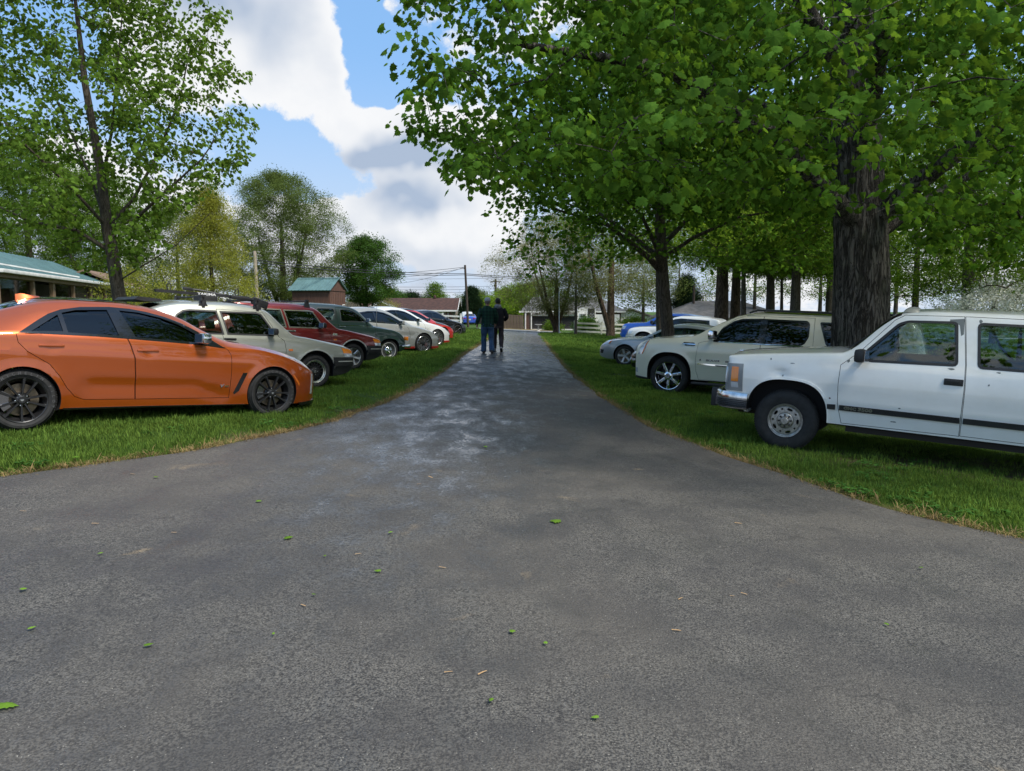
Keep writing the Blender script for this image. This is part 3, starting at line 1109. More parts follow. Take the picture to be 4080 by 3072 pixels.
# ---- wheels: lists of (name, mesh); the first is the wheel itself, the others its pieces. Outer face looks along -Y.
def make_wheel(r, rr, width, style, text=False):
    out = []
    side = rr + 0.006
    t = MB()
    w = width
    prof = [(rr - 0.012, 0.02), (rr + 0.002, 0.004), (rr + 0.012, 0.0), (rr + (r - rr) * 0.35, -0.012), (rr + (r - rr) * 0.65, -0.010), (r - 0.028, 0.004), (r - 0.012, 0.016),
            (r - 0.003, 0.036), (r, 0.055), (r + 0.001, w * 0.5), (r, w - 0.055), (r - 0.012, w - 0.016), (r - 0.05, w), (rr + 0.01, w), (rr - 0.012, w - 0.02)]
    t.lathe(prof, 64, 'Y')
    # tread blocks round the outside
    nb = 72
    for k in range(nb):
        a = 2 * math.pi * k / nb
        for yy, ww in ((0.045, 0.03), (w * 0.36, 0.035), (w * 0.62, 0.035)):
            ca, sa = math.cos(a + yy), math.sin(a + yy)
            t.box(((r + 0.001) * ca, yy, (r + 0.001) * sa), (0.008, ww, 2 * math.pi * r / nb * 0.62), Euler((0, -(a + yy), 0)))
    tyre = t.mesh('tyre', 30)
    tyre.materials.append(M_RUBBER)
    rim, hub = MB(), MB()
    lip = M_BLACKW
    face = M_BLACKW
    disc = MB()
    disc.lathe([(0.0, 0.085), (rr * 0.70, 0.085), (rr * 0.70, 0.10), (0.0, 0.10)], 40)
    disc.lathe([(0.0, 0.06), (rr * 0.30, 0.06), (rr * 0.34, 0.09), (0.0, 0.09)], 32)
    extra = []
    # barrel
    bar = [(rr - 0.012, 0.02), (rr - 0.002, 0.003), (rr - 0.006, -0.003), (rr - 0.016, 0.002), (rr - 0.022, 0.03), (rr - 0.05, 0.07), (rr - 0.055, w * 0.8), (rr - 0.02, w - 0.01)]

    def spoke(mb, a0, a1, r0, r1, w0, w1, y0, y1, d=0.03):
        """bar from radius r0 at angle a0 to r1 at a1"""
        p0 = Vector((r0 * math.cos(a0), y0, r0 * math.sin(a0)))
        p1 = Vector((r1 * math.cos(a1), y1, r1 * math.sin(a1)))
        t_ = (p1 - p0)
        t_.y = 0
        t_.normalize()
        sd = Vector((-t_.z, 0, t_.x))
        vs = []
        for p, ww, dd in ((p0, w0, d), (p0.lerp(p1, 0.55), w0 * 0.45 + w1 * 0.55, d * 0.95), (p1, w1, d * 0.8)):
            vs += [p - sd * ww / 2 + Vector((0, 0.004, 0)), p - sd * ww * 0.34 - Vector((0, 0.004, 0)), p + sd * ww * 0.34 - Vector((0, 0.004, 0)), p + sd * ww / 2 + Vector((0, 0.004, 0)),
                   p + sd * ww / 2 + Vector((0, dd, 0)), p - sd * ww / 2 + Vector((0, dd, 0))]
        fs = []
        for i in (0, 6):
            for k in range(6):
                fs.append((i + k, i + (k + 1) % 6, i + 6 + (k + 1) % 6, i + 6 + k))
        fs += [(5, 4, 3, 2, 1, 0), (12, 13, 14, 15, 16, 17)]
        mb.add(vs, fs)

    caliper = None
    nuts = MB()
    if style == 'ten':
        rim.lathe(bar, 64)
        for k in range(10):
            a = 2 * math.pi * (k + 0.25) / 10
            spoke(rim, a, a + (0.05 if k % 2 else -0.05), 0.05, rr - 0.012, 0.020, 0.030, 0.012, 0.004, 0.045)
            spoke(rim, a + (0.05 if k % 2 else -0.05), a + (0.13 if k % 2 else -0.13), rr * 0.76, rr - 0.012, 0.012, 0.03, 0.022, 0.008, 0.03)
        hub.lathe([(0, 0.0), (0.034, 0.0), (0.038, 0.006), (0.06, 0.014), (0.066, 0.03), (0.085, 0.05), (0.085, 0.08), (0, 0.08)], 32)
        for k in range(5):
            a = 2 * math.pi * (k + 0.5) / 5
            nuts.lathe([(0, -0.004), (0.007, -0.003), (0.0105, 0.004), (0.0105, 0.03), (0, 0.03)], 10, c=(0.062 * math.cos(a), 0.012, 0.062 * math.sin(a)))
        extra.append(('wheel_nut', nuts, M_CHROME))
        cl = MB()
        cl.prism([(0.64 * rr * math.cos(t) * q, 0.64 * rr * math.sin(t) * q) for q, ts in ((1.25, np.linspace(2.5, 3.7, 8)), (0.72, np.linspace(3.7, 2.5, 8))) for t in ts], 0.05, 0.12)
        extra.append(('brake_caliper', cl, M_CHROMED))
        em = MB()
        em.prism([(-0.018, 0.009), (0.018, 0.009), (0.012, -0.008), (0, -0.013), (-0.012, -0.008)], -0.004, 0.002)
        extra.append(('emblem', em, M_ALLOY))
        disc_m, face_m, hub_m = M_DISC, M_BLACKW, M_BLACKW
    elif style == 'mesh':
        rim.lathe([(rr - 0.030, 0.05), (rr - 0.036, 0.03), (rr - 0.034, 0.022)] + [(rr - 0.04, 0.06), (rr - 0.05, 0.09), (rr - 0.05, w * 0.8)], 56)
        n = 16
        for k in range(n):
            a = 2 * math.pi * k / n
            for sg in (-1, 1):
                spoke(rim, a, a + sg * 0.46, 0.075, rr - 0.03, 0.011, 0.009, 0.028, 0.030, 0.02)
        hub.lathe([(0, 0.005), (0.024, 0.005), (0.028, 0.012), (0.06, 0.022), (0.085, 0.03), (0.085, 0.08), (0, 0.08)], 28)
        lp = MB()
        lp.lathe([(rr + 0.002, 0.004), (rr - 0.004, -0.005), (rr - 0.014, 0.0), (rr - 0.018, 0.02), (rr - 0.036, 0.026), (rr - 0.036, 0.034)], 56)
        extra.append(('rim_lip', lp, mat('polished_lip', (0.62, 0.63, 0.58), 0.22, 0.85)))
        for k in range(5):
            a = 2 * math.pi * k / 5
            nuts.lathe([(0, -0.004), (0.007, -0.003), (0.009, 0.004), (0.009, 0.03), (0, 0.03)], 8, c=(0.054 * math.cos(a), 0.016, 0.054 * math.sin(a)))
        extra.append(('wheel_nut', nuts, M_ALLOYD))
        em = MB()
        em.lathe([(0.013, 0.0), (0.022, 0.0), (0.022, 0.01), (0.013, 0.01)], 20)
        extra.append(('emblem', em, mat('polished_lip', (0.62, 0.63, 0.58), 0.22, 0.85)))
        disc_m, face_m, hub_m = M_LINING, mat('mesh_black', (0.014, 0.014, 0.015), 0.5), mat('mesh_black')
    elif style == 'hubcap':
        rim.lathe([(rr - 0.004, 0.0), (rr - 0.014, -0.002), (rr - 0.03, 0.012), (rr - 0.055, 0.035), (rr * 0.66, 0.04), (rr * 0.62, 0.03), (rr * 0.5, 0.03), (0, 0.03)], 48)
        for k in range(8):
            a = 2 * math.pi * k / 8
            rim.box((rr * 0.74 * math.cos(a), 0.034, rr * 0.74 * math.sin(a)), (0.02, 0.012, 0.05), Euler((0, -a, 0)), 0.004)
        hub.lathe([(0, -0.034), (0.022, -0.034), (0.026, -0.030), (0.032, -0.026), (0.065, -0.018), (rr * 0.5, -0.002), (rr * 0.58, 0.014), (rr * 0.62, 0.03)], 44)
        for k in range(16):
            a = 2 * math.pi * k / 16
            spoke(hub, a, a, 0.035, rr * 0.52, 0.006, 0.012, -0.023, -0.002, 0.01)
        ww = MB()
        ww.lathe([(rr + 0.006, -0.003), (rr + 0.012, -0.008), (rr + 0.022, -0.012), (rr + 0.026, -0.008)], 56)
        extra.append(('whitewall', ww, mat('whitewall', (0.42, 0.42, 0.40), 0.6)))
        disc_m, face_m, hub_m = M_LINING, mat('steel_wheel', (0.10, 0.105, 0.10), 0.4, 0.6), M_CHROME
    elif style == 'split':
        rim.lathe(bar[:4] + [(rr - 0.02, 0.014), (rr - 0.022, 0.03), (rr - 0.05, 0.07), (rr - 0.055, w * 0.8)], 56)
        fc = MB()
        fc.lathe([(rr - 0.001, 0.0), (rr - 0.006, -0.004), (rr - 0.014, 0.001)], 56)
        for k in range(5):
            a = 2 * math.pi * (k + 0.1) / 5
            for sg in (-1, 1):
                spoke(fc, a + sg * 0.20, a + sg * 0.085, 0.07, rr - 0.008, 0.014, 0.012, 0.008, 0.0, 0.03)
                spoke(fc, a + sg * 0.13, a + sg * 0.36, rr * 0.60, rr - 0.008, 0.010, 0.011, 0.008, 0.0, 0.025)
                spoke(fc, a + sg * 0.36, a + sg * 0.62, rr * 0.42, rr - 0.008, 0.012, 0.011, 0.010, 0.0, 0.025)
        extra.append(('spokes', fc, M_ALLOY))
        hub.lathe([(0, 0.0), (0.03, 0.0), (0.034, 0.006), (0.07, 0.014), (0.085, 0.04), (0.085, 0.08), (0, 0.08)], 28)
        cl = MB()
        cl.prism([(0.62 * rr * math.cos(t) * q, 0.62 * rr * math.sin(t) * q) for q, ts in ((1.3, np.linspace(-0.5, 0.35, 8)), (0.66, np.linspace(0.35, -0.5, 8))) for t in ts], 0.045, 0.12)
        extra.append(('brake_caliper', cl, M_REDC))
        disc_m, face_m, hub_m = M_DISC, M_BLACKW, M_BLACKW
    elif style == 'seven':
        rim.lathe([(rr + 0.0, 0.004), (rr - 0.004, -0.006), (rr - 0.012, -0.004), (rr - 0.018, 0.008), (rr - 0.022, 0.03), (rr - 0.05, 0.07), (rr - 0.055, w * 0.8)], 64)
        for k in range(7):
            a = 2 * math.pi * (k + 0.27) / 7
            spoke(rim, a, a, 0.085, rr - 0.012, 0.060, 0.062, 0.004, -0.002, 0.05)
            spoke(rim, a, a, 0.11, rr - 0.09, 0.036, 0.034, -0.004, -0.008, 0.02)
        hub.lathe([(0, -0.034), (0.045, -0.034), (0.05, -0.038), (0.056, -0.036), (0.080, -0.028), (0.092, -0.012), (0.096, 0.02), (0.1, 0.07), (0, 0.07)], 40)
        em = MB()
        em.lathe([(0.036, -0.036), (0.042, -0.041), (0.045, -0.036)], 30)
        em.prism([(-0.018, 0.014), (0.018, 0.014), (0.016, -0.006), (0, -0.02), (-0.016, -0.006)], -0.039, -0.033)
        extra.append(('emblem', em, M_CHROMED))
        disc_m, face_m, hub_m = M_LINING, M_CHROME, M_CHROME
    elif style == 'oval':
        rim.lathe([(rr + 0.001, 0.004), (rr - 0.004, -0.006), (rr - 0.012, -0.004), (rr - 0.017, 0.010), (rr - 0.030, 0.018), (rr - 0.031, 0.05), (rr - 0.035, w * 0.8)], 60)
        # face plate with five long and five round windows
        fc = MB().lathe([(0.0, 0.012), (0.098, 0.012), (0.104, 0.002), (rr - 0.045, 0.004), (rr - 0.030, 0.016), (rr - 0.030, 0.03), (0.104, 0.03), (0.0, 0.03)], 60)
        fm = fc.mesh()
        _b = bmesh.new()
        _b.from_mesh(fm)
        bmesh.ops.remove_doubles(_b, verts=_b.verts, dist=1e-5)
        bmesh.ops.recalc_face_normals(_b, faces=_b.faces)
        _b.to_mesh(fm)
        _b.free()
        cut = MB()
        for k in range(5):
            a = 2 * math.pi * (k + 0.25) / 5
            for (aa, hl, hw) in ((a, 0.034, 0.0165), (a + math.pi / 5, 0.013, 0.012)):
                rc = rr - 0.066
                cx, cz = rc * math.cos(aa), rc * math.sin(aa)
                tx, tz = -math.sin(aa), math.cos(aa)
                nx_, nz_ = math.cos(aa), math.sin(aa)
                pl = []
                for t in np.linspace(0, 2 * math.pi, 20, endpoint=False):
                    u, v_ = hl * math.copysign(abs(math.cos(t)) ** 0.75, math.cos(t)), hw * math.sin(t)
                    pl.append((cx + tx * u + nx_ * v_, cz + tz * u + nz_ * v_))
                cut.prism(pl, -0.05, 0.08)
        extra.append(('wheel_face', boolean(fm, cut.mesh(), 'DIFFERENCE'), M_ALLOYD))
        hub.lathe([(0, -0.05), (0.040, -0.05), (0.046, -0.046), (0.052, -0.020), (0.058, -0.012), (0.088, -0.008), (0.098, 0.0), (0.100, 0.02), (0, 0.02)], 40)
        for k in range(8):
            a = 2 * math.pi * (k + 0.5) / 8
            nuts.lathe([(0, -0.026), (0.010, -0.025), (0.0135, -0.018), (0.0135, 0.01), (0, 0.01)], 6, c=(0.073 * math.cos(a), -0.004, 0.073 * math.sin(a)))
        extra.append(('wheel_nut', nuts, M_PLASTIC))
        disc_m, face_m, hub_m = M_LINING, M_ALLOYD, M_ALLOYD
    else:   # 'five' wide spokes
        nsp = 5 if style == 'five' else 6
        rim.lathe(bar, 56)
        for k in range(nsp):
            a = 2 * math.pi * (k + 0.75) / nsp
            spoke(rim, a, a, 0.03, rr - 0.010, 0.050, 0.085 if nsp == 5 else 0.06, 0.022, 0.0, 0.04)
        hub.lathe([(0, 0.014), (0.03, 0.014), (0.034, 0.02), (0.07, 0.02), (0.08, 0.05), (0, 0.06)], 28)
        for k in range(nsp):
            a = 2 * math.pi * (k + 0.25) / nsp
            nuts.lathe([(0, 0.008), (0.012, 0.008), (0.012, 0.03), (0, 0.03)], 8, c=(0.055 * math.cos(a), 0.006, 0.055 * math.sin(a)))
        extra.append(('wheel_nut', nuts, M_PLASTIC))
        disc_m = M_DISC
        face_m = hub_m = mat('painted_alloy', (0.46, 0.47, 0.47), 0.35, 0.6) if style == 'five' else M_ALLOY
        if style == 'dark':
            face_m = hub_m = M_BLACKW
    dm = disc.mesh('wheel', 35)
    dm.materials.append(disc_m)
    out.append(('wheel', dm))
    out.append(('tyre', tyre))
    rm = rim.mesh('rim', 28)
    rm.materials.append(face_m)
    out.append(('rim', rm))
    hm = hub.mesh('hub_cap', 30)
    hm.materials.append(hub_m)
    out.append(('hub_cap', hm))
    for nm, q, m in extra:
        q = q.mesh(nm, 35) if isinstance(q, MB) else shade(q, 30)
        q.materials.clear()
        q.materials.append(m)
        out.append((nm, q))
    if text:
        tm = bmesh.new()
        for k, ch in enumerate(text):
            if ch == ' ':
                continue
            lm = text_mesh(ch, 0.040, 0.0012, 0.0012)
            a = math.pi / 2 + R(42) - R(11.0) * k - R(10)
            rad = rr + (r - rr) * 0.50
            M4 = Matrix.Translation((rad * math.cos(a), -0.0135, rad * math.sin(a))) @ Matrix.Rotation(math.pi / 2 - a, 4, 'Y') @ Matrix.Rotation(math.pi / 2, 4, 'X')
            lm.transform(M4)
            tm.from_mesh(lm)
        q = bpy.data.meshes.new('sidewall_lettering')
        tm.to_mesh(q)
        tm.free()
        q.materials.append(M_RUBTEXT)
        out.append(('sidewall_lettering', q))
    return out
GL, GRR = 'cars parked nose-in along the left side of the drive', 'cars parked nose-in along the right side of the drive'


def fleet():
    # ---------------------------------------------------------- orange sedan
    wh = make_wheel(0.338, 0.253, 0.27, 'ten', 'MICHELIN PILOT')
    sp = dict(sf=0.88, wb=2.93, rw=0.338, wheel=wh, arch=(0.372, 0.372, 2.0), flare=0.016, flw=0.05, spin=[8, -6],
              paint=paint('orange_paint', (0.42, 0.078, 0.006), 0.55, 0.28), glass=G_DARK, trim=M_GLOSSB, tuck=0.045, sh=0.035, step=0.035,
              top=[(0, .58), (.03, .66), (.12, .73), (.32, .82), (.6, .92), (.95, 1.0), (1.25, 1.045), (1.44, 1.07), (1.75, 1.205), (2.03, 1.36), (2.31, 1.45), (2.57, 1.49), (2.83, 1.51),
                   (3.21, 1.51), (3.47, 1.49), (3.69, 1.44), (3.95, 1.36), (4.3, 1.24), (4.6, 1.15), (4.85, 1.11), (4.92, 1.0)],
              belt=[(0, .50), (.1, .60), (.27, .67), (.56, .79), (.81, .87), (1.14, .935), (1.45, .95), (1.85, .97), (2.7, 1.02), (3.4, 1.05), (3.85, 1.07), (4.3, 1.05), (4.7, 1.0), (4.92, .85)],
              bot=[(0, .20), (.2, .165), (.6, .16), (1.2, .175), (3.4, .20), (4.0, .20), (4.5, .25), (4.92, .4)],
              half=[(0, .40), (.04, .54), (.12, .68), (.25, .79), (.45, .88), (.88, .935), (1.5, .925), (2.6, .935), (3.8, .945), (4.3, .92), (4.7, .82), (4.88, .68), (4.92, .55)],
              roofw=[(0, .36), (.3, .62), (.9, .76), (1.45, .78), (1.75, .71), (2.1, .64), (2.6, .61), (3.3, .61), (3.8, .63), (4.3, .68), (4.92, .45)],
              creases=[([(1.40, .34), (1.60, .36), (1.80, .42), (1.93, .475), (2.67, .49), (3.15, .51), (3.3, .51)], -0.016, 0.05), ([(0.9, .78), (1.51, .80), (2.52, .82), (3.18, .86), (3.9, .88), (4.6, .9)], 0.010, 0.03)],
              dents=[(2.50, .885, .055, .03, -.016), (3.52, .925, .055, .03, -.016)],
              cabin=(1.50, 4.1, 0.36), windshield=(1.52, .74, 2.28, .57, .93), rear_window=(3.72, .56, 4.42, .64, 1.0),
              dlo=[[(3.82, 1.08), (3.64, 1.21), (3.52, 1.29), (3.39, 1.345), (3.18, 1.385), (2.87, 1.405), (2.64, 1.395), (2.44, 1.365), (2.24, 1.315), (2.06, 1.25), (1.87, 1.15), (1.74, 1.07), (1.56, .945),
                    (1.85, .985), (2.29, 1.015), (2.69, 1.04), (3.06, 1.06), (3.42, 1.07)]],
              panes=[[(3.72, 1.095), (3.43, 1.295), (3.40, 1.10)], [(3.39, 1.315), (3.24, 1.355), (2.90, 1.375), (2.82, 1.07), (3.36, 1.09)],
                     [(2.77, 1.375), (2.55, 1.362), (2.30, 1.31), (2.08, 1.225), (1.86, 1.10), (1.84, 1.005), (2.64, 1.055)]],
              doors=[dict(poly=[(2.74, 1.06), (2.70, .95), (2.66, .80), (2.65, .55), (2.65, .31), (1.49, .29), (1.465, .65), (1.47, .85), (1.50, .91), (1.55, .955), (1.85, 1.0), (2.3, 1.03)],
                          handle=(2.51, .90, .25, .026, MATS['orange_paint'], 'bar')),
                     dict(poly=[(3.86, 1.06), (3.845, .97), (3.76, .87), (3.55, .73), (3.45, .59), (3.38, .46), (3.30, .36), (3.21, .325), (2.656, .31), (2.656, .55), (2.666, .80), (2.706, .95), (2.746, 1.06), (3.1, 1.07), (3.5, 1.08)],
                          handle=(3.53, .94, .25, .026, MATS['orange_paint'], 'bar'))],
              seats=[(2.55, -.38, .42, .58, .5), (2.55, .38, .42, .58, .5), (3.45, 0, .42, .55, 1.2)])
    c = Car(sp)
    c.build('sedan', 'metallic orange sedan with black ten-spoke wheels, nearest car on the left', ('L', (-3.31, 9.937, .474), 45.5, -3.1, 0), GL)
    c.patch('fender_vent', [(1.31, .62), (1.25, .62), (1.36, .38), (1.425, .335), (1.435, .36)], M_GLOSSB, -0.003, 0.02)
    c.patch('side_marker', [(.575, .58), (.555, .585), (.455, .47), (.455, .42), (.475, .44)], M_AMBERD)
    c.patch('headlight', [(.72, .845), (.5, .80), (.3, .70), (.18, .64), (.12, .58), (.12, .68), (.25, .755), (.45, .83)], M_HEADL, -0.004, 0.02, ymin=0.3)
    c.patch('running_light', [(.20, .60), (.15, .58), (.17, .30), (.22, .30)], M_CLEAR, -0.005, 0.015, ymin=0.3)
    c.patch('front_splitter', [(.45, .19), (.02, .21), (-.03, .15), (.45, .145)], M_GLOSSB, -0.03, 0.05, ymin=0.0)
    c.patch('side_skirt', [(3.42, .235), (2.5, .225), (1.27, .20), (1.27, .165), (3.42, .19)], M_GLOSSB, -0.012, 0.02)
    c.patch('fuel_door', smooth_poly([(4.06, 1.02), (4.06, .88), (3.91, .88), (3.91, 1.02)], .04), sp['paint'], -0.003, 0.012, side=-1)
    c.patch('roof_panel', [(1.0, 1.47), (2.40, 1.47), (4.0, 1.47), (4.0, 1.6), (1.0, 1.6)], M_GLOSSB, -0.003, 0.01, ymin=0.0)
    c.mirror(1.86, 1.065, .24, .135, M_CHROME, M_GLOSSB, .13)
    c.steering(2.05, .38, .90)
    c.lettering('badge', 1.60, .45, 'V', .055, M_CHROME, .002, .25, 1.4)
    bb = MB()
    for k in range(3):
        bb.box((c.sf - 1.545 + k * .018, -c.y_at(1.55, .445) - .004, .447), (.013, .004, .022), (0, R(15), 0))
    bb.build('badge', M_CHROME, c.root)
    fn = MB()
    prof = [(3.68, .0), (3.69, .075), (3.63, .07), (3.45, .012), (3.43, 0.0)]
    vs = []
    for s, h in prof:
        z = float(pchip(sp['top'], [s])[0]) - .01
        vs += [(c.sf - s, -.032, z), (c.sf - s, .032, z), (c.sf - s, .006, z + h + .012), (c.sf - s, -.006, z + h + .012)]
    fs = []
    for i in range(len(prof) - 1):
        for k in range(4):
            fs.append((i * 4 + k, i * 4 + (k + 1) % 4, i * 4 + 4 + (k + 1) % 4, i * 4 + 4 + k))
    fs += [(0, 1, 2, 3), (16, 19, 18, 17)]
    fn.add(vs, fs).build('roof_antenna', sp['paint'], c.root, 60)

    # ---------------------------------------------------------- old hatchbacks (silver, red)
    def hatch(name, label, pose, pnt, trim, wheel, silver):
        sp = dict(sf=.87, wb=2.52, rw=.305, wheel=wheel, arch=(.385, .385, 2.0), flare=0.014, flw=.035, wout=-0.02, paint=pnt, glass=G_CLEAR, glass_front=G_MID, trim=trim, trim_out=.0, tuck=.06, sh=.05, step=.045,
                  top=[(0, .56), (.03, .66), (.10, .735), (.25, .79), (.6, .87), (1.0, .94), (1.28, .98), (1.38, 1.06), (1.55, 1.23), (1.68, 1.36), (1.80, 1.42), (2.0, 1.455), (2.34, 1.475), (2.79, 1.465),
                       (3.1, 1.45), (3.4, 1.39), (3.8, 1.22), (4.2, 1.03), (4.5, .93), (4.62, .85), (4.68, .72)],
                  belt=[(0, .52), (.05, .65), (.12, .71), (.25, .745), (.6, .80), (1.0, .85), (1.4, .885), (2.5, .90), (3.4, .90), (4.3, .86), (4.68, .55)],
                  bot=[(0, .36), (.25, .26), (.6, .22), (3.9, .22), (4.3, .3), (4.68, .4)],
                  half=[(0, .52), (.03, .64), (.10, .73), (.25, .785), (.5, .82), (.87, .84), (2.5, .85), (3.4, .845), (4.0, .81), (4.4, .74), (4.62, .62), (4.68, .5)],
                  roofw=[(0, .50), (.3, .70), (.9, .765), (1.28, .785), (1.5, .71), (1.75, .63), (2.1, .615), (3.0, .615), (3.6, .62), (4.2, .64), (4.68, .4)],
                  creases=[([(0.2, .725), (1.46, .745), (4.5, .745)], -0.010, 0.012)],
                  cabin=(1.36, 4.0, .36), windshield=(1.36, .72, 1.76, .55, .88), rear_window=(3.42, .54, 4.2, .56, .9),
                  doors=[dict(poly=[(2.585, 1.325), (2.52, .86), (2.50, .60), (2.44, .30), (1.50, .28), (1.44, .67), (1.47, .84), (1.56, .90), (1.62, 1.0), (1.80, 1.31)],
                              handle=(2.41, .845, .20, .035, M_PLASTIC if silver else M_CHROME, 'flap'))],
                  panes=[[(2.51, 1.275), (1.92, 1.285), (1.845, 1.265), (1.69, 1.02), (1.675, .935), (2.43, .935)], [(3.20, 1.20), (3.10, 1.265), (3.0, 1.28), (2.60, 1.28), (2.525, .935), (3.0, .935), (3.18, .99), (3.26, 1.10)]],
                  seats=[(2.45, -.36, .40, .52, .48), (2.45, .36, .40, .52, .48), (3.3, 0, .42, .48, 1.1)])
        sp['dlo'] = [poly_offset(q, .022) for q in sp['panes']]
        c = Car(sp)
        c.build(name, label, pose, GL)
        c.patch('turn_signal', [(.34, .735), (.09, .70), (.08, .635), (.30, .635)], M_AMBER, -.006, .02, ymin=.3)
        c.patch('headlight', [(.30, .63), (.08, .63), (.075, .57), (.28, .57)], M_CLEAR, -.006, .02, ymin=.3)
        c.patch('front_bumper', [(.52, .565), (.1, .565), (-.08, .56), (-.1, .42), (.52, .40)], M_PLASTIC, -.045, .03, ymin=0.0)
        c.patch('bumper_strip', [(.44, .50), (-.12, .505), (-.12, .488), (.44, .482)], mat('bumper_strip', (.42, .43, .38), .45), -.048, -.03, ymin=0.3)
        c.patch('air_dam', [(.52, .40), (.0, .42), (.02, .24), (.52, .2)], M_PLASTIC, -.01, .03, ymin=0.0)
        c.patch('rear_bumper', [(4.0, .56), (4.8, .56), (4.8, .38), (4.0, .38)], M_PLASTIC, -.045, .03, ymin=0.0)
        c.patch('tail_light', [(4.5, .82), (4.7, .82), (4.7, .62), (4.5, .62)], M_REDLENS, -.004, .02, ymin=.3)
        c.patch('side_marker', smooth_poly([(1.40, .70), (1.32, .70), (1.32, .665), (1.40, .665)], .01), M_AMBERD, -.006, .01)
        c.patch('rocker_panel', [(3.0, .30), (1.3, .29), (1.3, .22), (3.0, .22)], M_PLASTIC, -.006, .02)
        arc = lambda r, sw: [(sw + r * math.cos(t), .305 + r * math.sin(t)) for t in np.linspace(0.1, math.pi - 0.1, 26)]
        for sw in (.87, 3.39):
            ring = arc(.405, sw) + arc(.380, sw)[::-1]
            c.patch('arch_trim', ring, mat('arch_trim', (.38, .39, .35) if silver else (.20, .09, .07), .35, .3), -.012, .02)
        c.mirror(1.70, .99, .17, .12, M_PLASTIC, M_PLASTIC, .12)
        c.steering(1.98, .36, .86)
        return c

    lipw = make_wheel(.305, .208, .2, 'mesh')
    c = hatch('hatchback', 'silver grey hatchback with a black bicycle carrier on its roof', ('L', (-3.50, 12.858, .5275), 43, -3, 0), paint('silver_paint', (.36, .365, .31), .55, .38, .1), M_PLASTIC, lipw, True)
    # roof bars, bicycle tray and the swung-up arm, bolted to the car
    for s0 in (2.78, 1.88):
        rk = MB()
        z0 = 1.515
        rk.tube([(c.sf - s0, -.66, z0), (c.sf - s0, .66, z0)], .014, 8)
        bar = rk.build('roof_bar', M_PLASTIC, c.root, 50)
        for sd in (-1, 1):
            ft = MB()
            ft.prism([(-.075, -.15), (.075, -.15), (.05, -.11), (.035, -.03), (.035, .03), (-.03, .03), (-.035, -.03), (-.05, -.11)], -.035, .035, 'XZ', (c.sf - s0, sd * .60, z0))
            ft.box((c.sf - s0, sd * .64, z0 - .13), (.05, .03, .10), None, .01)
            ft.box((c.sf - s0 - .03, sd * .635, z0 - .06), (.04, .04, .05), None, .012)
            ft.build('roof_bar_foot', M_PLASTIC, bar, 35)
    tr = MB()
    yy = -.30
    tr.prism([(c.sf - 3.42, 1.60), (c.sf - 1.90, 1.575), (c.sf - 1.90, 1.535), (c.sf - 3.40, 1.555)], yy - .045, yy + .045)
    tray = tr.build('bicycle_tray', M_PLASTIC, c.root, 35)
    for s0 in (3.20, 2.10):
        lp = MB()
        z0 = 1.60 - (3.42 - s0) * .016
        lp.tube([(c.sf - s0 + .03 * math.cos(t) * 1.1, yy, z0 + .055 + .06 * math.sin(t)) for t in np.linspace(-1.2, math.pi + 1.2, 14)], .008, 6)
        lp.build('wheel_strap', M_PLASTIC, tray, 50)
    ar = MB()
    ar.tube([(c.sf - 2.86, -.1, 1.645), (c.sf - 2.70, -.12, 1.64), (c.sf - 2.15, -.20, 1.565), (c.sf - 1.90, -.24, 1.545)], .016, 8)
    ar.box((c.sf - 2.84, -.1, 1.645), (.16, .06, .05), (0, R(6), 0), .015)
    ar.box((c.sf - 1.98, -.32, 1.535), (.5, .14, .06), (0, R(4), 0), .02)
    ar.box((c.sf - 1.72, -.36, 1.475), (.30, .05, .13), (0, R(18), 0), .02)
    ar.box((c.sf - 2.42, .25, 1.50), (.32, .28, .13), None, .03)
    ar.build('carrier_arm', M_PLASTIC, tray, 40)
    me = text_mesh('YAKIMA', .055, .001, .0015)
    t_ = link('lettering', me, tray, [mat('white_print', (.7, .7, .7), .5)])
    t_.location = (c.sf - 2.62, yy - .048, 1.567)
    t_.rotation_euler = (math.pi / 2, R(1), 0)
    t_.scale = (1.5, 1, 1)
    sr = MB()
    sr.prism([(-.32, -.40), (.32, -.40), (.30, .40), (-.30, .40)], 0, .006, 'XY', (c.sf - 2.05, 0, 1.462))
    sr.build('sunroof', M_GLOSSB, c.root)
    spo = MB()
    for i, (s, z) in enumerate([(3.42, 1.41)]):
        spo.prism([(-.36, 0.0), (-.30, .05), (.02, .03), (.04, -.01), (-.2, -.02)], -.55, .55, 'XZ', (c.sf - s, 0, z))
    spo.build('rear_spoiler', M_PLASTIC, c.root, 40)

    c = hatch('hatchback', 'dark red older hatchback with chrome window frames, behind the silver one', ('L', (-3.637, 16.581, .562), 43, -3, 0), paint('red_paint', (.17, .009, .008), .35, .34, 0.0, .8), mat('window_chrome', (.55, .52, .44), .22, .85), make_wheel(.305, .205, .2, 'six'), False)
    rb = MB()
    rb.tube([(c.sf - 1.95, -.66, 1.51), (c.sf - 1.95, .66, 1.51)], .013, 8)
    bar = rb.build('roof_bar', M_PLASTIC, c.root, 50)
    ft = MB()
    for sd in (-1, 1):
        ft.prism([(-.07, -.14), (.07, -.14), (.035, -.03), (.035, .03), (-.03, .03), (-.035, -.03)], -.03, .03, 'XZ', (c.sf - 1.95, sd * .60, 1.51))
    ft.build('roof_bar_foot', M_PLASTIC, bar, 35)
    c.lettering('badge', 1.36, .80, 'EMS', .055, M_CHROME, .002, 0, 1.2)

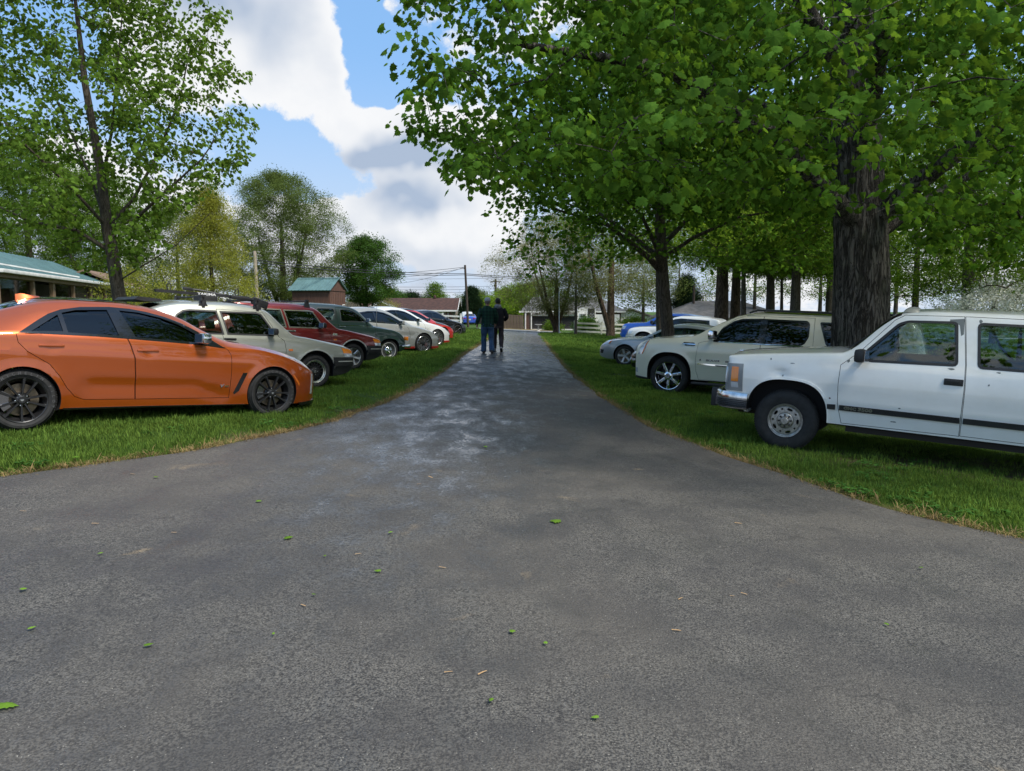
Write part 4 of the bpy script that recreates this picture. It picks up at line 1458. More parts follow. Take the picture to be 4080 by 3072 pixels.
    # ---------------------------------------------------------- dark green round-nosed wagon
    sp = dict(sf=.75, wb=2.5, rw=.31, wheel=make_wheel(.31, .205, .17, 'hubcap'), arch=(.365, .345, 2.4), flare=.03, flw=.05, wout=-.03, steer=-4, paint=paint('green_paint', (.007, .020, .017), 0.0, .30, 0.0, .55), glass=G_CLEAR, trim=mat('green_frame', (.012, .020, .019), .4), tuck=.07, sh=.07, step=.05,
              top=[(0, .60), (.03, .68), (.10, .76), (.25, .85), (.5, .935), (.9, 1.0), (1.18, 1.035), (1.28, 1.09), (1.5, 1.30), (1.68, 1.455), (1.87, 1.535), (2.35, 1.585), (2.97, 1.59), (3.6, 1.56), (4.0, 1.46), (4.2, 1.2), (4.28, .9), (4.32, .7)],
              belt=[(0, .46), (.1, .62), (.25, .76), (.5, .87), (.9, .93), (1.2, .96), (2.4, 1.02), (3.6, 1.02), (4.1, .95), (4.32, .55)],
              bot=[(0, .40), (.2, .30), (.5, .26), (3.6, .26), (4.0, .32), (4.32, .42)],
              half=[(0, .40), (.03, .52), (.1, .62), (.25, .70), (.5, .765), (.75, .785), (2.4, .795), (3.6, .78), (4.1, .70), (4.32, .5)],
              roofw=[(0, .34), (.3, .52), (.7, .60), (1.2, .66), (1.6, .57), (2.0, .54), (3.5, .54), (4.1, .55), (4.32, .4)],
              creases=[([(-.05, .50), (.22, .56), (.42, .70), (.62, .735), (.9, .745), (1.25, .75), (1.3, .75)], -.018, .02), ([(1.0, .985), (1.3, .99), (4.0, 1.0)], -.006, .012)],
              cabin=(1.24, 4.05, .34), windshield=(1.24, .64, 1.76, .51, .93),
              doors=[dict(poly=[(2.39, 1.475), (2.385, 1.0), (2.36, .55), (2.30, .30), (1.26, .30), (1.22, .60), (1.22, .98), (1.45, 1.09), (1.70, 1.32), (1.86, 1.44), (2.0, 1.475)],
                          handle=(2.27, .955, .17, .03, M_CHROME, 'flap'))],
              panes=[smooth_poly([(2.27, 1.425), (2.02, 1.435), (1.87, 1.40), (1.70, 1.29), (1.48, 1.115), (2.28, 1.105)], .04), smooth_poly([(2.96, 1.43), (2.46, 1.44), (2.45, 1.32), (2.53, 1.12), (2.97, 1.12)], .05),
                     smooth_poly([(3.85, 1.38), (3.10, 1.42), (3.10, 1.12), (3.85, 1.12)], .05)],
              seats=[(2.35, -.33, .40, .56, .46), (2.35, .33, .40, .56, .46), (3.1, 0, .42, .5, 1.05)])
    sp['dlo'] = [poly_offset(q, .018) for q in sp['panes']]
    c = Car(sp)
    c.build('station_wagon', 'dark green vintage round-nosed wagon with chrome hubcaps', ('L', (-3.566, 20.994, .468), 42, -2.5, 0), GL)
    for sd in (-1, 1):
        lm = MB()
        lm.box((c.sf - .06, sd * .60, .665), (.10, .10, .12), (0, 0, R(-20 * sd)), .02)
        lm.build('turn_signal', M_AMBER, c.root, 50)
        bm_ = MB()
        bm_.tube([(c.sf - .34, sd * .80, .43), (c.sf - .14, sd * .76, .43), (c.sf + .02, sd * .64, .43), (c.sf + .05, sd * .3, .43), (c.sf + .06, 0, .43)], [.02, .045, .055, .05, .05], 10)
        bm_.build('front_bumper', M_CHROME, c.root, 60)
    c.mirror(1.46, 1.15, .10, .10, M_CHROME, M_CHROME, .10, .03)
    c.steering(1.82, .33, 1.02, .2)
    an = MB()
    an.tube([(c.sf - 1.12, -.64, .95), (c.sf - 1.12, -.645, 1.68)], .005, 6)
    an.build('aerial', M_ALLOYD, c.root)
    vt = MB()
    for k in range(8):
        vt.box((c.sf - 2.425, -c.y_at(2.425, 1.16 + k * .035) - .003, 1.16 + k * .035), (.05, .008, .012))
    vt.build('pillar_vent', M_LINING, c.root)
    c.lettering('badge', 1.05, .47, 'SAAB', .06, M_CHROME, .002, 0, 1.2)
    c.patch('side_trim', [(4.0, 1.005), (1.2, .995), (1.2, .985), (4.0, .993)], M_CHROME, -.006, .006)

    # ---------------------------------------------------------- modern compact cars
    def compact(name, label, pose, pnt, wheel, roofc=None, lip=None, z=1.0, nose=0.0, hood=None, glass=G_DARK, hatchb=False, detail=True, cat='car', lampz=0.0, low=1.0, group=GL):
        tl = [(3.08, 1.50), (3.5, 1.46), (3.9, 1.36), (4.15, 1.2), (4.25, 1.0), (4.3, .8)] if hatchb else [(3.08, 1.50), (3.4, 1.47), (3.75, 1.37), (4.1, 1.22), (4.35, 1.13), (4.6, 1.1), (4.68, .95)]
        LL = tl[-1][0]
        sp = dict(sf=.9, wb=2.66, rw=.33, wheel=wheel, arch=(.365, .365, 2.0), flare=.02, flw=.06, paint=pnt, glass=glass, trim=M_GLOSSB, step=.055, spin=[14, 0],
                  top=[(0, .50), (.03, .58), (.13, .66), (.35, .755), (.77, .875), (1.1, .94), (1.30, .985), (1.49, 1.09), (1.75, 1.22), (1.97, 1.34), (2.2, 1.43), (2.45, 1.485), (2.75, 1.51)] + [(s, h + .0) for s, h in tl],
                  belt=[(0, .42), (.1, .52), (.3, .64), (.77, .78), (1.25, .87), (1.7, .91), (2.7, .965), (3.4, 1.0), (4.2, .98), (LL, .7)],
                  bot=[(0, .20), (.2, .17), (.6, .16), (3.6, .18), (4.1, .26), (LL, .4)],
                  half=[(0, .40), (.04, .54), (.12, .67), (.25, .77), (.45, .85), (.9, .905), (2.4, .905), (3.6, .91), (4.0, .87), (LL - .1, .7), (LL, .55)],
                  roofw=[(0, .34), (.3, .6), (.9, .74), (1.3, .76), (1.7, .66), (2.1, .585), (2.7, .57), (3.3, .57), (3.9, .58), (LL, .42)],
                  creases=[([(1.2, .61), (1.5, .62), (2.6, .66), (3.3, .72), (3.5, .72)], -.014, .03), ([(.9, .74), (1.5, .77), (3.9, .86), (4.1, .86)], .008, .03)],
                  cabin=(1.42, LL - .5, .34), windshield=(1.40, .72, 2.08, .53, .9), rear_window=(3.5, .5, LL - .5, .52, 1.02),
                  dlo=[[(3.62, 1.06), (3.45, 1.20), (3.23, 1.31), (2.9, 1.36), (2.57, 1.365), (2.3, 1.32), (2.07, 1.235), (1.85, 1.12), (1.60, .945), (2.72, 1.0)]],
                  panes=[[(3.58, 1.07), (3.40, 1.195), (3.20, 1.285), (2.90, 1.335), (2.74, 1.34), (2.74, 1.025)], [(2.68, 1.34), (2.57, 1.34), (2.32, 1.30), (2.10, 1.225), (1.90, 1.12), (1.75, .985), (2.68, 1.02)]],
                  doors=[dict(poly=[(2.71, 1.03), (2.68, .6), (2.64, .30), (1.50, .28), (1.44, .6), (1.50, .82), (1.60, .95), (1.8, .99)], handle=(2.5, .84, .22, .03, pnt, 'bar')),
                         dict(poly=[(3.60, 1.07), (3.52, .85), (3.35, .66), (3.25, .45), (3.1, .32), (2.646, .30), (2.686, .6), (2.716, 1.03), (3.2, 1.06)], handle=(3.38, .87, .2, .03, pnt, 'bar'))] if detail else [],
                  seats=[(2.5, -.37, .40, .56, .5), (2.5, .37, .40, .56, .5), (3.3, 0, .42, .5, 1.15)])
        if low < 1:
            lw = lambda q: [(s, h if h < .7 else .7 + (h - .7) * low) for s, h in q]
            for kk in ('top', 'belt'):
                sp[kk] = lw(sp[kk])
            sp['dlo'] = [lw(q) for q in sp['dlo']]
            sp['panes'] = [lw(q) for q in sp['panes']]
            sp['doors'] = []
        c = Car(sp)
        c.build(name, label, pose, group)
        c.patch('headlight', [(.62, .80), (.40, .735), (.2, .64), (.10, .55), (.10, .47), (.28, .58), (.45, .67)], M_HEADL if lampz == 0 else M_CLEAR, -.004, .02, ymin=.3)
        c.patch('grille', [(.22, .46), (.0, .50), (-.05, .24), (.16, .22)], M_GLOSSB, -.004, .03, ymin=0.0)
        if lip:
            c.patch('front_lip', [(.56, .235), (-.06, .245), (-.08, .19), (.56, .15)], lip, -.025, .04, ymin=0.0)
            c.patch('side_skirt', [(3.3, .245), (1.26, .235), (1.26, .165), (3.3, .18)], lip, -.014, .02)
        if hood:
            c.patch('hood', [(1.32, .84), (.75, .76), (.40, .66), (.40, 1.2), (1.32, 1.2)], hood, -.003, .012, ymin=0.0)
        if roofc:
            c.patch('roof_panel', [(1.9, 1.40), (4.4, 1.40), (4.4, 1.7), (1.9, 1.7)], roofc, -.003, .01, ymin=0.0)
        c.patch('tail_light', [(LL - .25, .95), (LL + .1, .95), (LL + .1, .78), (LL - .25, .8)], M_REDLENS, -.004, .02, ymin=.3)
        c.mirror(1.80, 1.02, .2, .12, pnt if not roofc else M_GLOSSB, M_GLOSSB, .12)
        c.steering(2.02, .37, .86)
        return c
    spw = make_wheel(.33, .25, .24, 'split')
    grey = paint('pale_grey_paint', (.26, .265, .245), .1, .32)
    c = compact('sedan', 'pale grey compact sedan with a red lip and split-spoke wheels', ('L', (-2.971, 24.317, .521), 42, -1.5, 0), grey, spw, lip=mat('red_lip', (.34, .02, .015), .35, coat=.6))
    wht = paint('white_paint', (.60, .61, .59), 0, .34)
    dkw = make_wheel(.33, .24, .23, 'dark')
    compact('hatchback', 'white compact hatchback just past the pale grey sedan', ('L', (-2.949, 28.542, .547), 42, -2, 0), wht, spw, hatchb=True, lip=mat('red_lip'))
    compact('coupe', 'red car with a charcoal bonnet between the white hatchback and the black car', ('L', (-3.235, 34.067, .508), 42, -2, 0), paint('bright_red_paint', (.42, .018, .014), .1, .3), dkw, hood=mat('charcoal_bonnet', (.035, .036, .042), .35, coat=.5), roofc=M_GLOSSB, detail=False, hatchb=True)
    compact('sedan', 'glossy black car farthest along the left row by the white fence', ('L', (-3.25, 43.6, .46), 42, -1.5, 0), paint('black_paint', (.008, .009, .011), .2, .3), dkw, detail=False)

    # ---------------------------------------------------------- white pickup, nearest right
    wp = paint('truck_white', (.80, .81, .78), 0, .44, .12)
    sp = dict(cat='truck', sf=1.0, wb=4.27, rw=.385, wheel=make_wheel(.385, .215, .25, 'oval'), arch=(.50, .535, 2.7), archup=-.0, flare=.012, flw=.03, wout=-.03, spin=[18, 0], paint=wp, glass=G_CLEAR, trim=M_PLASTIC, tuck=.05, sh=.05, step=.05,
              bow=.012,
              top=[(0, .74), (.04, 1.06), (.10, 1.13), (.24, 1.185), (.5, 1.225), (.85, 1.265), (1.36, 1.315), (1.58, 1.335), (1.68, 1.40), (2.00, 1.74), (2.10, 1.81), (2.22, 1.85), (2.6, 1.88), (3.6, 1.885), (4.3, 1.87), (4.42, 1.80), (4.50, 1.27), (4.56, 1.24), (6.5, 1.25), (6.55, 1.0), (6.58, .8)],
              belt=[(0, .68), (.05, .98), (.2, 1.06), (.5, 1.10), (.85, 1.13), (1.5, 1.17), (4.4, 1.19), (4.52, 1.17), (6.4, 1.17), (6.58, .7)],
              bot=[(0, .58), (.15, .46), (.5, .44), (1.5, .40), (6.0, .42), (6.58, .5)],
              s0=.22, half=[(.22, .90), (.235, .925), (.27, .945), (.4, .962), (1.0, .975), (4.4, .98), (6.4, .975), (6.58, .95)],
              roofw=[(0, .80), (.3, .86), (1.5, .88), (1.68, .83), (2.1, .70), (2.6, .68), (4.3, .68), (4.46, .80), (4.6, .92), (6.58, .9)],
              crown=[(0, .04), (1.5, .05), (2.2, .05), (6.58, .04)],
              creases=[([(.5, .72), (1.5, .715), (6.4, .715), (6.5, .715)], .012, .02), ([(.3, 1.06), (.8, 1.10), (1.6, 1.15), (1.8, 1.16)], -.008, .015)],
              dents=[(.92, .98, .07, .05, -.035), (.80, 1.00, .10, .06, -.022), (1.0, 1.03, .04, .06, .012), (2.28, .50, .06, .06, -.012), (2.78, .47, .06, .06, -.016)],
              cabin=(1.66, 4.38, .50), windshield=(1.66, .82, 2.16, .66, 1.1),
              doors=[dict(poly=[(2.80, 1.80), (2.86, 1.27), (2.875, .98), (2.875, .67), (2.88, .45), (1.65, .44), (1.59, .67), (1.575, .92), (1.58, 1.15), (1.66, 1.22), (1.80, 1.36), (2.10, 1.72), (2.2, 1.785)],
                          handle=(2.765, 1.06, .19, .075, M_PLASTIC, 'flap')),
                     dict(poly=[(4.00, 1.80), (4.05, 1.27), (4.04, .67), (4.0, .45), (2.887, .455), (2.882, .98), (2.867, 1.27), (2.808, 1.80)], handle=(3.95, 1.06, .17, .07, M_PLASTIC, 'flap'))],
              panes=[smooth_poly([(1.88, 1.235), (1.845, 1.32), (2.155, 1.665), (2.24, 1.70), (2.72, 1.715), (2.765, 1.26)], .03), smooth_poly([(2.96, 1.715), (3.90, 1.715), (3.93, 1.255), (3.00, 1.255)], .03)],
              seats=[(2.62, -.45, .62, .58, .7), (2.62, .45, .62, .58, .7), (3.65, 0, .62, .55, 1.4)])
    sp['dlo'] = [poly_offset(q, .020) for q in sp['panes']]
    c = Car(sp)
    c.build('pickup_truck', 'weathered white pickup truck with a dented fender and peeling paint', ('R', (3.449, 9.056, .219), 31, 3.0, 0), GRR)
    black_m = mat('molding', (.022, .023, .025), .5, var=.2, vscale=5)
    c.patch('side_molding', [(1.57, .665), (1.57, .60), (1.48, .60), (1.475, .66)], black_m, -.018, .01)
    mo = c.patch('side_molding', [(2.865, .665), (1.615, .665), (1.615, .60), (2.87, .60)], black_m, -.018, .01)
    c.patch('side_molding', [(4.0, .665), (2.90, .665), (2.90, .60), (4.0, .60)], black_m, -.018, .01)
    for k in range(4):
        zz = .612 + k * .014
        c.patch('molding_rib', [(2.86, zz + .004), (1.62, zz + .004), (1.62, zz), (2.86, zz)], M_PLASTIC, -.021, -.010, side=1, parent=mo)
    c.lettering('badge', 1.735, .633, 'GMC', .048, M_ALLOYD, .0025, 0, 1.3, .024)
    c.lettering('badge', 1.90, .633, '3500', .052, M_ALLOYD, .0028, 0, 1.5, .024)
    c.patch('lamp_bezel', [(.43, 1.06), (.18, 1.05), (.18, .70), (.45, .70)], mat('lamp_bezel', (.22, .235, .24), .45, var=.2), -.010, .03, ymin=.3)
    c.patch('turn_signal', smooth_poly([(.375, 1.015), (.285, 1.015), (.29, .825), (.385, .825)], .01), M_AMBER, -.016, .01, ymin=.3)
    c.patch('side_lamp', smooth_poly([(.385, .815), (.29, .815), (.30, .745), (.395, .745)], .01), M_CLEAR, -.015, .01, ymin=.3)
    c.patch('headlight', smooth_poly([(.245, 1.0), (.18, 1.0), (.18, .8), (.245, .8)], .01), M_CLEAR, -.014, .02, ymin=.3)
    c.patch('arch_lip', [(1.0 + .515 * math.copysign(abs(math.cos(t)) ** .74, math.cos(t)), .385 + .55 * math.sin(t) ** .74) for t in np.linspace(.03, math.pi - .03, 40)] +
            [(1.0 + .49 * math.copysign(abs(math.cos(t)) ** .74, math.cos(t)), .385 + .525 * math.sin(t) ** .74) for t in np.linspace(math.pi - .03, .03, 40)], wp, -.014, .02)
    bp = MB()
    for sd in (-1, 1):
        pass
    path = [(c.sf - .53, .985), (c.sf - .36, .985), (c.sf - .22, .95), (c.sf - .13, .86), (c.sf - .09, .6), (c.sf - .07, 0.0)]
    full = [(x, y) for x, y in path] + [(x, -y) for x, y in path[-2::-1]]
    prof = [(0, .68), (.02, .69), (.035, .66), (.035, .60), (.03, .54), (.02, .475), (-.02, .46), (-.03, .68)]
    vs, fs = [], []
    for i, (x, y) in enumerate(full):
        p, q = full[max(i - 1, 0)], full[min(i + 1, len(full) - 1)]
        t = Vector((q[0] - p[0], q[1] - p[1])).normalized()
        nn = Vector((t.y, -t.x))
        if nn.dot(Vector((x - (c.sf - .8), y))) < 0:
            nn = -nn
        vs += [(x + nn.x * o_, y + nn.y * o_, z_) for o_, z_ in prof]
    k = len(prof)
    for i in range(len(full) - 1):
        for j in range(k):
            fs.append((i * k + j, i * k + (j + 1) % k, (i + 1) * k + (j + 1) % k, (i + 1) * k + j))
    fs += [tuple(range(k)), tuple(range((len(full) - 1) * k, len(full) * k))]
    bo = bp.add(vs, fs).build('front_bumper', mat('bumper_chrome', (.62, .62, .62), .14, 1.0, var=.25, vscale=9), c.root, 40)
    pad = MB()
    for kk in range(5):
        zz = .50 + kk * .022
        pad.tube([(x + (.030 if i > 1 else 0) * 1.0, y * (1.037 if i < 3 else 1.02), zz) for i, (x, y) in enumerate(path)], .009, 6)
    pad.build('bumper_pad', M_PLASTIC, bo, 50)
    gd = MB()
    for sd in (-1, 1):
        gd.box((c.sf - .02, sd * .62, .56), (.10, .09, .26), None, .02)
    gd.build('bumper_guard', M_PLASTIC, bo, 40)
    c.mirror(1.80, 1.285, .22, .16, M_PLASTIC, M_PLASTIC, .17, .1)
    for kk in range(5):
        cl = MB()
        cl.lathe([(0, .045), (.03, .04), (.05, .02), (.06, 0)], 12, 'Z')
        o_ = cl.build('roof_lamp', mat('dull_lamp', (.42, .40, .33), .4), c.root, 60)
        o_.location = (c.sf - 2.26, -.56 + .28 * kk, 1.845 - .05 * abs(kk - 2) ** 1.6 * .18)
        o_.scale = (1.6, .9, 1)
    wpr = MB()
    wpr.tube([(c.sf - 1.60, .5, 1.335), (c.sf - 1.70, .45, 1.42), (c.sf - 1.80, -.1, 1.52)], .010, 6)
    wpr.tube([(c.sf - 1.60, -.1, 1.335), (c.sf - 1.68, -.15, 1.40), (c.sf - 1.75, -.6, 1.45)], .010, 6)
    wpr.build('windscreen_wiper', M_PLASTIC, c.root)
    # bare primer where the paint has peeled
    primer = mat('bare_primer', (.135, .155, .155), .6)
    rnd = random.Random(4)

    def blob(s, z, rs, rz, n=11):
        return [(s + rs * math.cos(t) * rnd.uniform(.6, 1.2), z + rz * math.sin(t) * rnd.uniform(.6, 1.2)) for t in np.linspace(0, 2 * math.pi, n, endpoint=False)]
    for q in ([(2.66, 1.76), (2.80, 1.775), (2.81, 1.60), (2.785, 1.58), (2.76, 1.70), (2.66, 1.735)], blob(2.96, 1.755, .022, .02), blob(1.66, 1.205, .016, .022), blob(2.73, 1.205, .035, .012),
              blob(3.18, 1.205, .022, .008), blob(3.10, 1.06, .01, .014), blob(.93, .955, .02, .012), blob(2.26, .70, .015, .008), blob(2.21, .53, .03, .008),
              blob(1.03, 1.118, .03, .006), blob(.76, 1.15, .010, .014)):
        c.patch('bare_patch', q, primer, -.0012, .006, side=1)
    c.patch('rust_spot', blob(1.50, .735, .014, .010), mat('rust', (.12, .045, .018), .8), -.0012, .006, side=1)
    fr = MB()
    for sd in (-1, 1):
        fr.beam((c.sf - .3, sd * .42, .44), (c.sf - 6.4, sd * .42, .44), .07, .16)
        fr.beam((c.sf - 1.7, sd * .86, .375), (c.sf - 4.3, sd * .86, .375), .05, .07)
    fr.build('chassis', mat('chassis', (.018, .014, .011), .85), c.root)
    c.steering(2.18, .45, 1.18, .2)

    # ---------------------------------------------------------- pearl white long SUV
    pw = paint('pearl_paint', (.70, .68, .54), .0, .34)
    sp = dict(cat='suv', sf=.95, wb=3.30, rw=.407, wheel=make_wheel(.407, .29, .29, 'seven'), arch=(.475, .495, 2.5), flare=.014, flw=.04, paint=pw, glass=G_BLACK, glass_front=G_DARK, trim=M_GLOSSB, tuck=.05, sh=.045, step=.055, bow=.015,
              top=[(0, .72), (.04, .86), (.10, .98), (.22, 1.08), (.38, 1.16), (.73, 1.215), (1.34, 1.28), (1.46, 1.32), (1.67, 1.45), (1.96, 1.61), (2.12, 1.685), (2.30, 1.735), (2.6, 1.775), (2.9, 1.79), (4.2, 1.79), (5.2, 1.75), (5.42, 1.66), (5.56, 1.2), (5.63, .9)],
              belt=[(0, .62), (.06, .80), (.2, .95), (.4, 1.04), (.8, 1.09), (1.5, 1.13), (2.7, 1.155), (4.5, 1.165), (5.4, 1.16), (5.63, .7)],
              bot=[(0, .42), (.1, .34), (.35, .30), (1.4, .34), (4.8, .36), (5.2, .4), (5.63, .45)],
              s0=.15, half=[(.15, .80), (.17, .865), (.21, .915), (.28, .95), (.5, .985), (.95, 1.0), (4.4, 1.005), (5.2, .98), (5.5, .92), (5.63, .8)],
              roofw=[(0, .55), (.3, .82), (1.4, .88), (1.7, .80), (2.1, .70), (2.6, .69), (4.8, .69), (5.3, .70), (5.63, .6)],
              creases=[([(.5, .71), (1.5, .70), (4.8, .70), (5.0, .70)], .010, .03), ([(.3, 1.0), (.9, 1.0), (5.2, 1.03), (5.4, 1.03)], .008, .03)],
              cabin=(1.50, 5.3, .48), windshield=(1.48, .83, 2.16, .66, 1.05),
              doors=[dict(poly=[(2.745, 1.70), (2.76, 1.09), (2.74, .7), (2.70, .38), (1.58, .375), (1.52, .56), (1.51, .84), (1.54, 1.12), (1.66, 1.16), (1.9, 1.20), (1.98, 1.46), (2.2, 1.63), (2.4, 1.70)], handle=(2.53, 1.02, .28, .035, M_CHROME, 'bar')),
                     dict(poly=[(3.69, 1.70), (3.72, 1.14), (3.70, .8), (3.55, .6), (3.50, .40), (2.706, .39), (2.746, .7), (2.766, 1.09), (2.751, 1.70)], handle=(3.52, 1.02, .28, .035, M_CHROME, 'bar'))],
              dlo=[smooth_poly([(1.83, 1.17), (1.965, 1.43), (2.18, 1.585), (2.34, 1.635), (2.72, 1.65), (3.56, 1.64), (3.61, 1.585), (3.62, 1.34), (3.56, 1.21), (3.44, 1.15)], .03), smooth_poly([(3.79, 1.625), (5.10, 1.61), (5.16, 1.16), (4.02, 1.15), (3.94, 1.22)], .03)],
              panes=[[(1.88, 1.195), (1.995, 1.425), (2.20, 1.565), (2.36, 1.61), (2.70, 1.62), (2.72, 1.185)], [(2.83, 1.62), (3.53, 1.61), (3.585, 1.57), (3.59, 1.345), (3.535, 1.225), (3.43, 1.175), (2.83, 1.175)], [(3.83, 1.60), (4.30, 1.595), (4.30, 1.18), (4.03, 1.175), (3.97, 1.235)],
                     [(4.33, 1.595), (5.05, 1.585), (5.11, 1.185), (4.33, 1.18)]],
              seats=[(2.65, -.45, .60, .6, .55), (2.65, .45, .60, .6, .55), (3.6, 0, .6, .58, 1.4)])
    c = Car(sp)
    c.build('sport_utility_vehicle', 'pearl white long sport utility vehicle with chrome seven-spoke wheels', ('R', (3.265, 15.042, .26), 31, 1.8, 0), GRR)
    c.patch('headlight', [(.30, .82), (.24, .82), (.30, 1.0), (.38, 1.10), (.46, 1.125), (.415, .95), (.36, .83)], M_CLEAR, -.006, .02, ymin=.3)
    c.patch('turn_signal', [(.355, .83), (.335, .83), (.385, .97), (.44, 1.11), (.455, 1.11), (.415, .95)], M_AMBERD, -.008, .02, ymin=.3)
    c.patch('fender_vent', smooth_poly([(1.22, 1.125), (1.46, 1.125), (1.48, 1.06), (1.27, 1.055)], .015), M_GLOSSB, -.006, .01)
    c.patch('vent_strip', [(1.20, 1.10), (1.49, 1.10), (1.49, 1.085), (1.22, 1.085)], M_CHROME, -.014, 0)
    c.patch('side_molding', [(2.74, .695), (1.555, .715), (1.555, .69), (2.74, .655)], M_CHROME, -.016, .01)
    c.patch('side_molding', [(3.56, .68), (2.77, .695), (2.77, .655), (3.56, .64)], M_CHROME, -.016, .01)
    c.patch('window_strip', [(3.55, 1.17), (1.84, 1.175), (1.84, 1.16), (3.55, 1.155)], M_CHROME, -.008, .01)
    c.patch('lower_grille', [(.5, .33), (.2, .36), (.17, .27), (.5, .26)], M_PLASTIC, -.012, .03, ymin=0.0)
    c.patch('chrome_grille', [(.165, .95), (.1, .95), (.1, .50), (.165, .50)], M_CHROME, -.006, .02, ymin=0.0)
    c.patch('fog_lamp', [(.24, .53), (.16, .53), (.18, .43), (.25, .43)], M_CLEAR, -.006, .02, ymin=.3)
    c.lettering('badge', 1.86, .78, 'ESCALADE', .050, M_CHROMED, .002, 0, 1.15)
    c.lettering('badge', 2.16, .775, 'ESV', .048, M_CHROMED, .002, 0, 1.2)
    em = MB()
    em.prism([(-.016, .022), (.016, .022), (.014, -.01), (0, -.024), (-.014, -.01)], c.y_at(1.60, .78) + .001, c.y_at(1.60, .78) + .006, 'XZ', (c.sf - 1.605, 0, .78))
    em.build('badge', M_CHROMED, c.root)
    bd = MB()
    for sd in (-1, 1):
        bd.box((c.sf - 2.6, sd * .97, .30), (2.3, .16, .05), None, .02)
    bd.build('running_board', M_PLASTIC, c.root, 40)
    for sd in (-1, 1):
        rr_ = MB()
        rr_.tube([(c.sf - 2.45, sd * .66, 1.76), (c.sf - 2.6, sd * .66, 1.815), (c.sf - 5.0, sd * .66, 1.80), (c.sf - 5.15, sd * .66, 1.74)], .02, 8)
        rr_.build('roof_rail', M_GLOSSB, c.root, 60)
    c.patch('roof_panel', [(2.55, 1.765), (5.3, 1.74), (5.3, 2.0), (2.55, 2.0)], M_GLOSSB, -.004, .01, ymin=0.0)
    c.mirror(1.84, 1.30, .22, .2, M_CHROME, M_GLOSSB, .17, .1)
    c.steering(2.2, .45, 1.10)

    # ---------------------------------------------------------- silver sedan on the right
    sv = paint('cool_silver_paint', (.36, .38, .40), .55, .34)
    sp = dict(sf=.95, wb=2.70, rw=.32, wheel=make_wheel(.32, .227, .22, 'five'), arch=(.37, .37, 2.0), flare=.014, flw=.05, paint=sv, glass=G_MID, trim=M_GLOSSB, step=.05, spin=[18, 0],
              top=[(0, .50), (.03, .62), (.12, .70), (.27, .775), (.5, .835), (.9, .89), (1.36, .935), (1.45, .96), (1.70, 1.10), (2.05, 1.29), (2.25, 1.355), (2.5, 1.40), (2.85, 1.425), (3.2, 1.41), (3.6, 1.34), (4.0, 1.18), (4.3, 1.06), (4.75, 1.03), (4.82, .8)],
              belt=[(0, .42), (.1, .58), (.3, .70), (.8, .81), (1.4, .86), (2.3, .90), (3.4, .93), (4.3, .95), (4.82, .6)],
              bot=[(0, .30), (.15, .22), (.4, .18), (3.7, .2), (4.3, .28), (4.82, .4)],
              half=[(0, .50), (.04, .62), (.12, .72), (.25, .79), (.5, .85), (.95, .885), (3.6, .89), (4.2, .86), (4.7, .74), (4.82, .6)],
              roofw=[(0, .42), (.3, .62), (.9, .74), (1.4, .76), (1.8, .66), (2.2, .58), (3.2, .57), (3.8, .6), (4.3, .68), (4.82, .5)],
              creases=[([(.3, .69), (.6, .715), (1.4, .77), (4.6, .80), (4.7, .8)], -.008, .015)],
              cabin=(1.48, 4.1, .36), windshield=(1.46, .72, 2.2, .54, .86), rear_window=(3.55, .54, 4.22, .6, .95),
              dlo=[[(3.85, 1.0), (3.6, 1.17), (3.25, 1.27), (2.8, 1.295), (2.35, 1.27), (2.05, 1.17), (1.66, .935), (2.4, .955)]], panes=[[(2.66, 1.27), (2.37, 1.25), (2.08, 1.155), (1.76, .965), (2.68, .98)], [(3.78, 1.01), (3.57, 1.15), (3.24, 1.245), (2.80, 1.27), (2.74, 1.27), (2.76, .985)]],
              doors=[dict(poly=[(2.72, .99), (2.70, .6), (2.66, .30), (1.56, .28), (1.50, .6), (1.56, .88), (1.66, .945), (1.9, .975)], handle=(2.5, .80, .2, .03, sv, 'bar'))],
              seats=[(2.55, -.37, .40, .56, .5), (2.55, .37, .40, .56, .5), (3.35, 0, .42, .5, 1.15)])
    c = Car(sp)
    c.build('sedan', 'silver sedan with five wide wheel spokes, on the right past the pearl white vehicle', ('R', (3.50, 22.476, .217), 27, 3, 0), GRR)
    c.patch('headlight', [(.52, .775), (.30, .765), (.16, .66), (.13, .60), (.42, .66)], M_CLEAR, -.004, .02, ymin=.3)
    c.patch('turn_signal', [(.52, .775), (.44, .77), (.38, .655), (.44, .665)], M_AMBERD, -.006, .02, ymin=.3)
    c.patch('fog_opening', smooth_poly([(.24, .46), (.09, .46), (.09, .34), (.20, .34)], .02), M_LINING, -.003, .03, ymin=.3)
    c.patch('tail_light', [(4.6, .95), (4.9, .95), (4.9, .75), (4.6, .78)], M_REDLENS, -.004, .02, ymin=.3)
    c.mirror(1.82, 1.0, .2, .12, sv, M_GLOSSB, .12)
    c.steering(2.1, .37, .84)

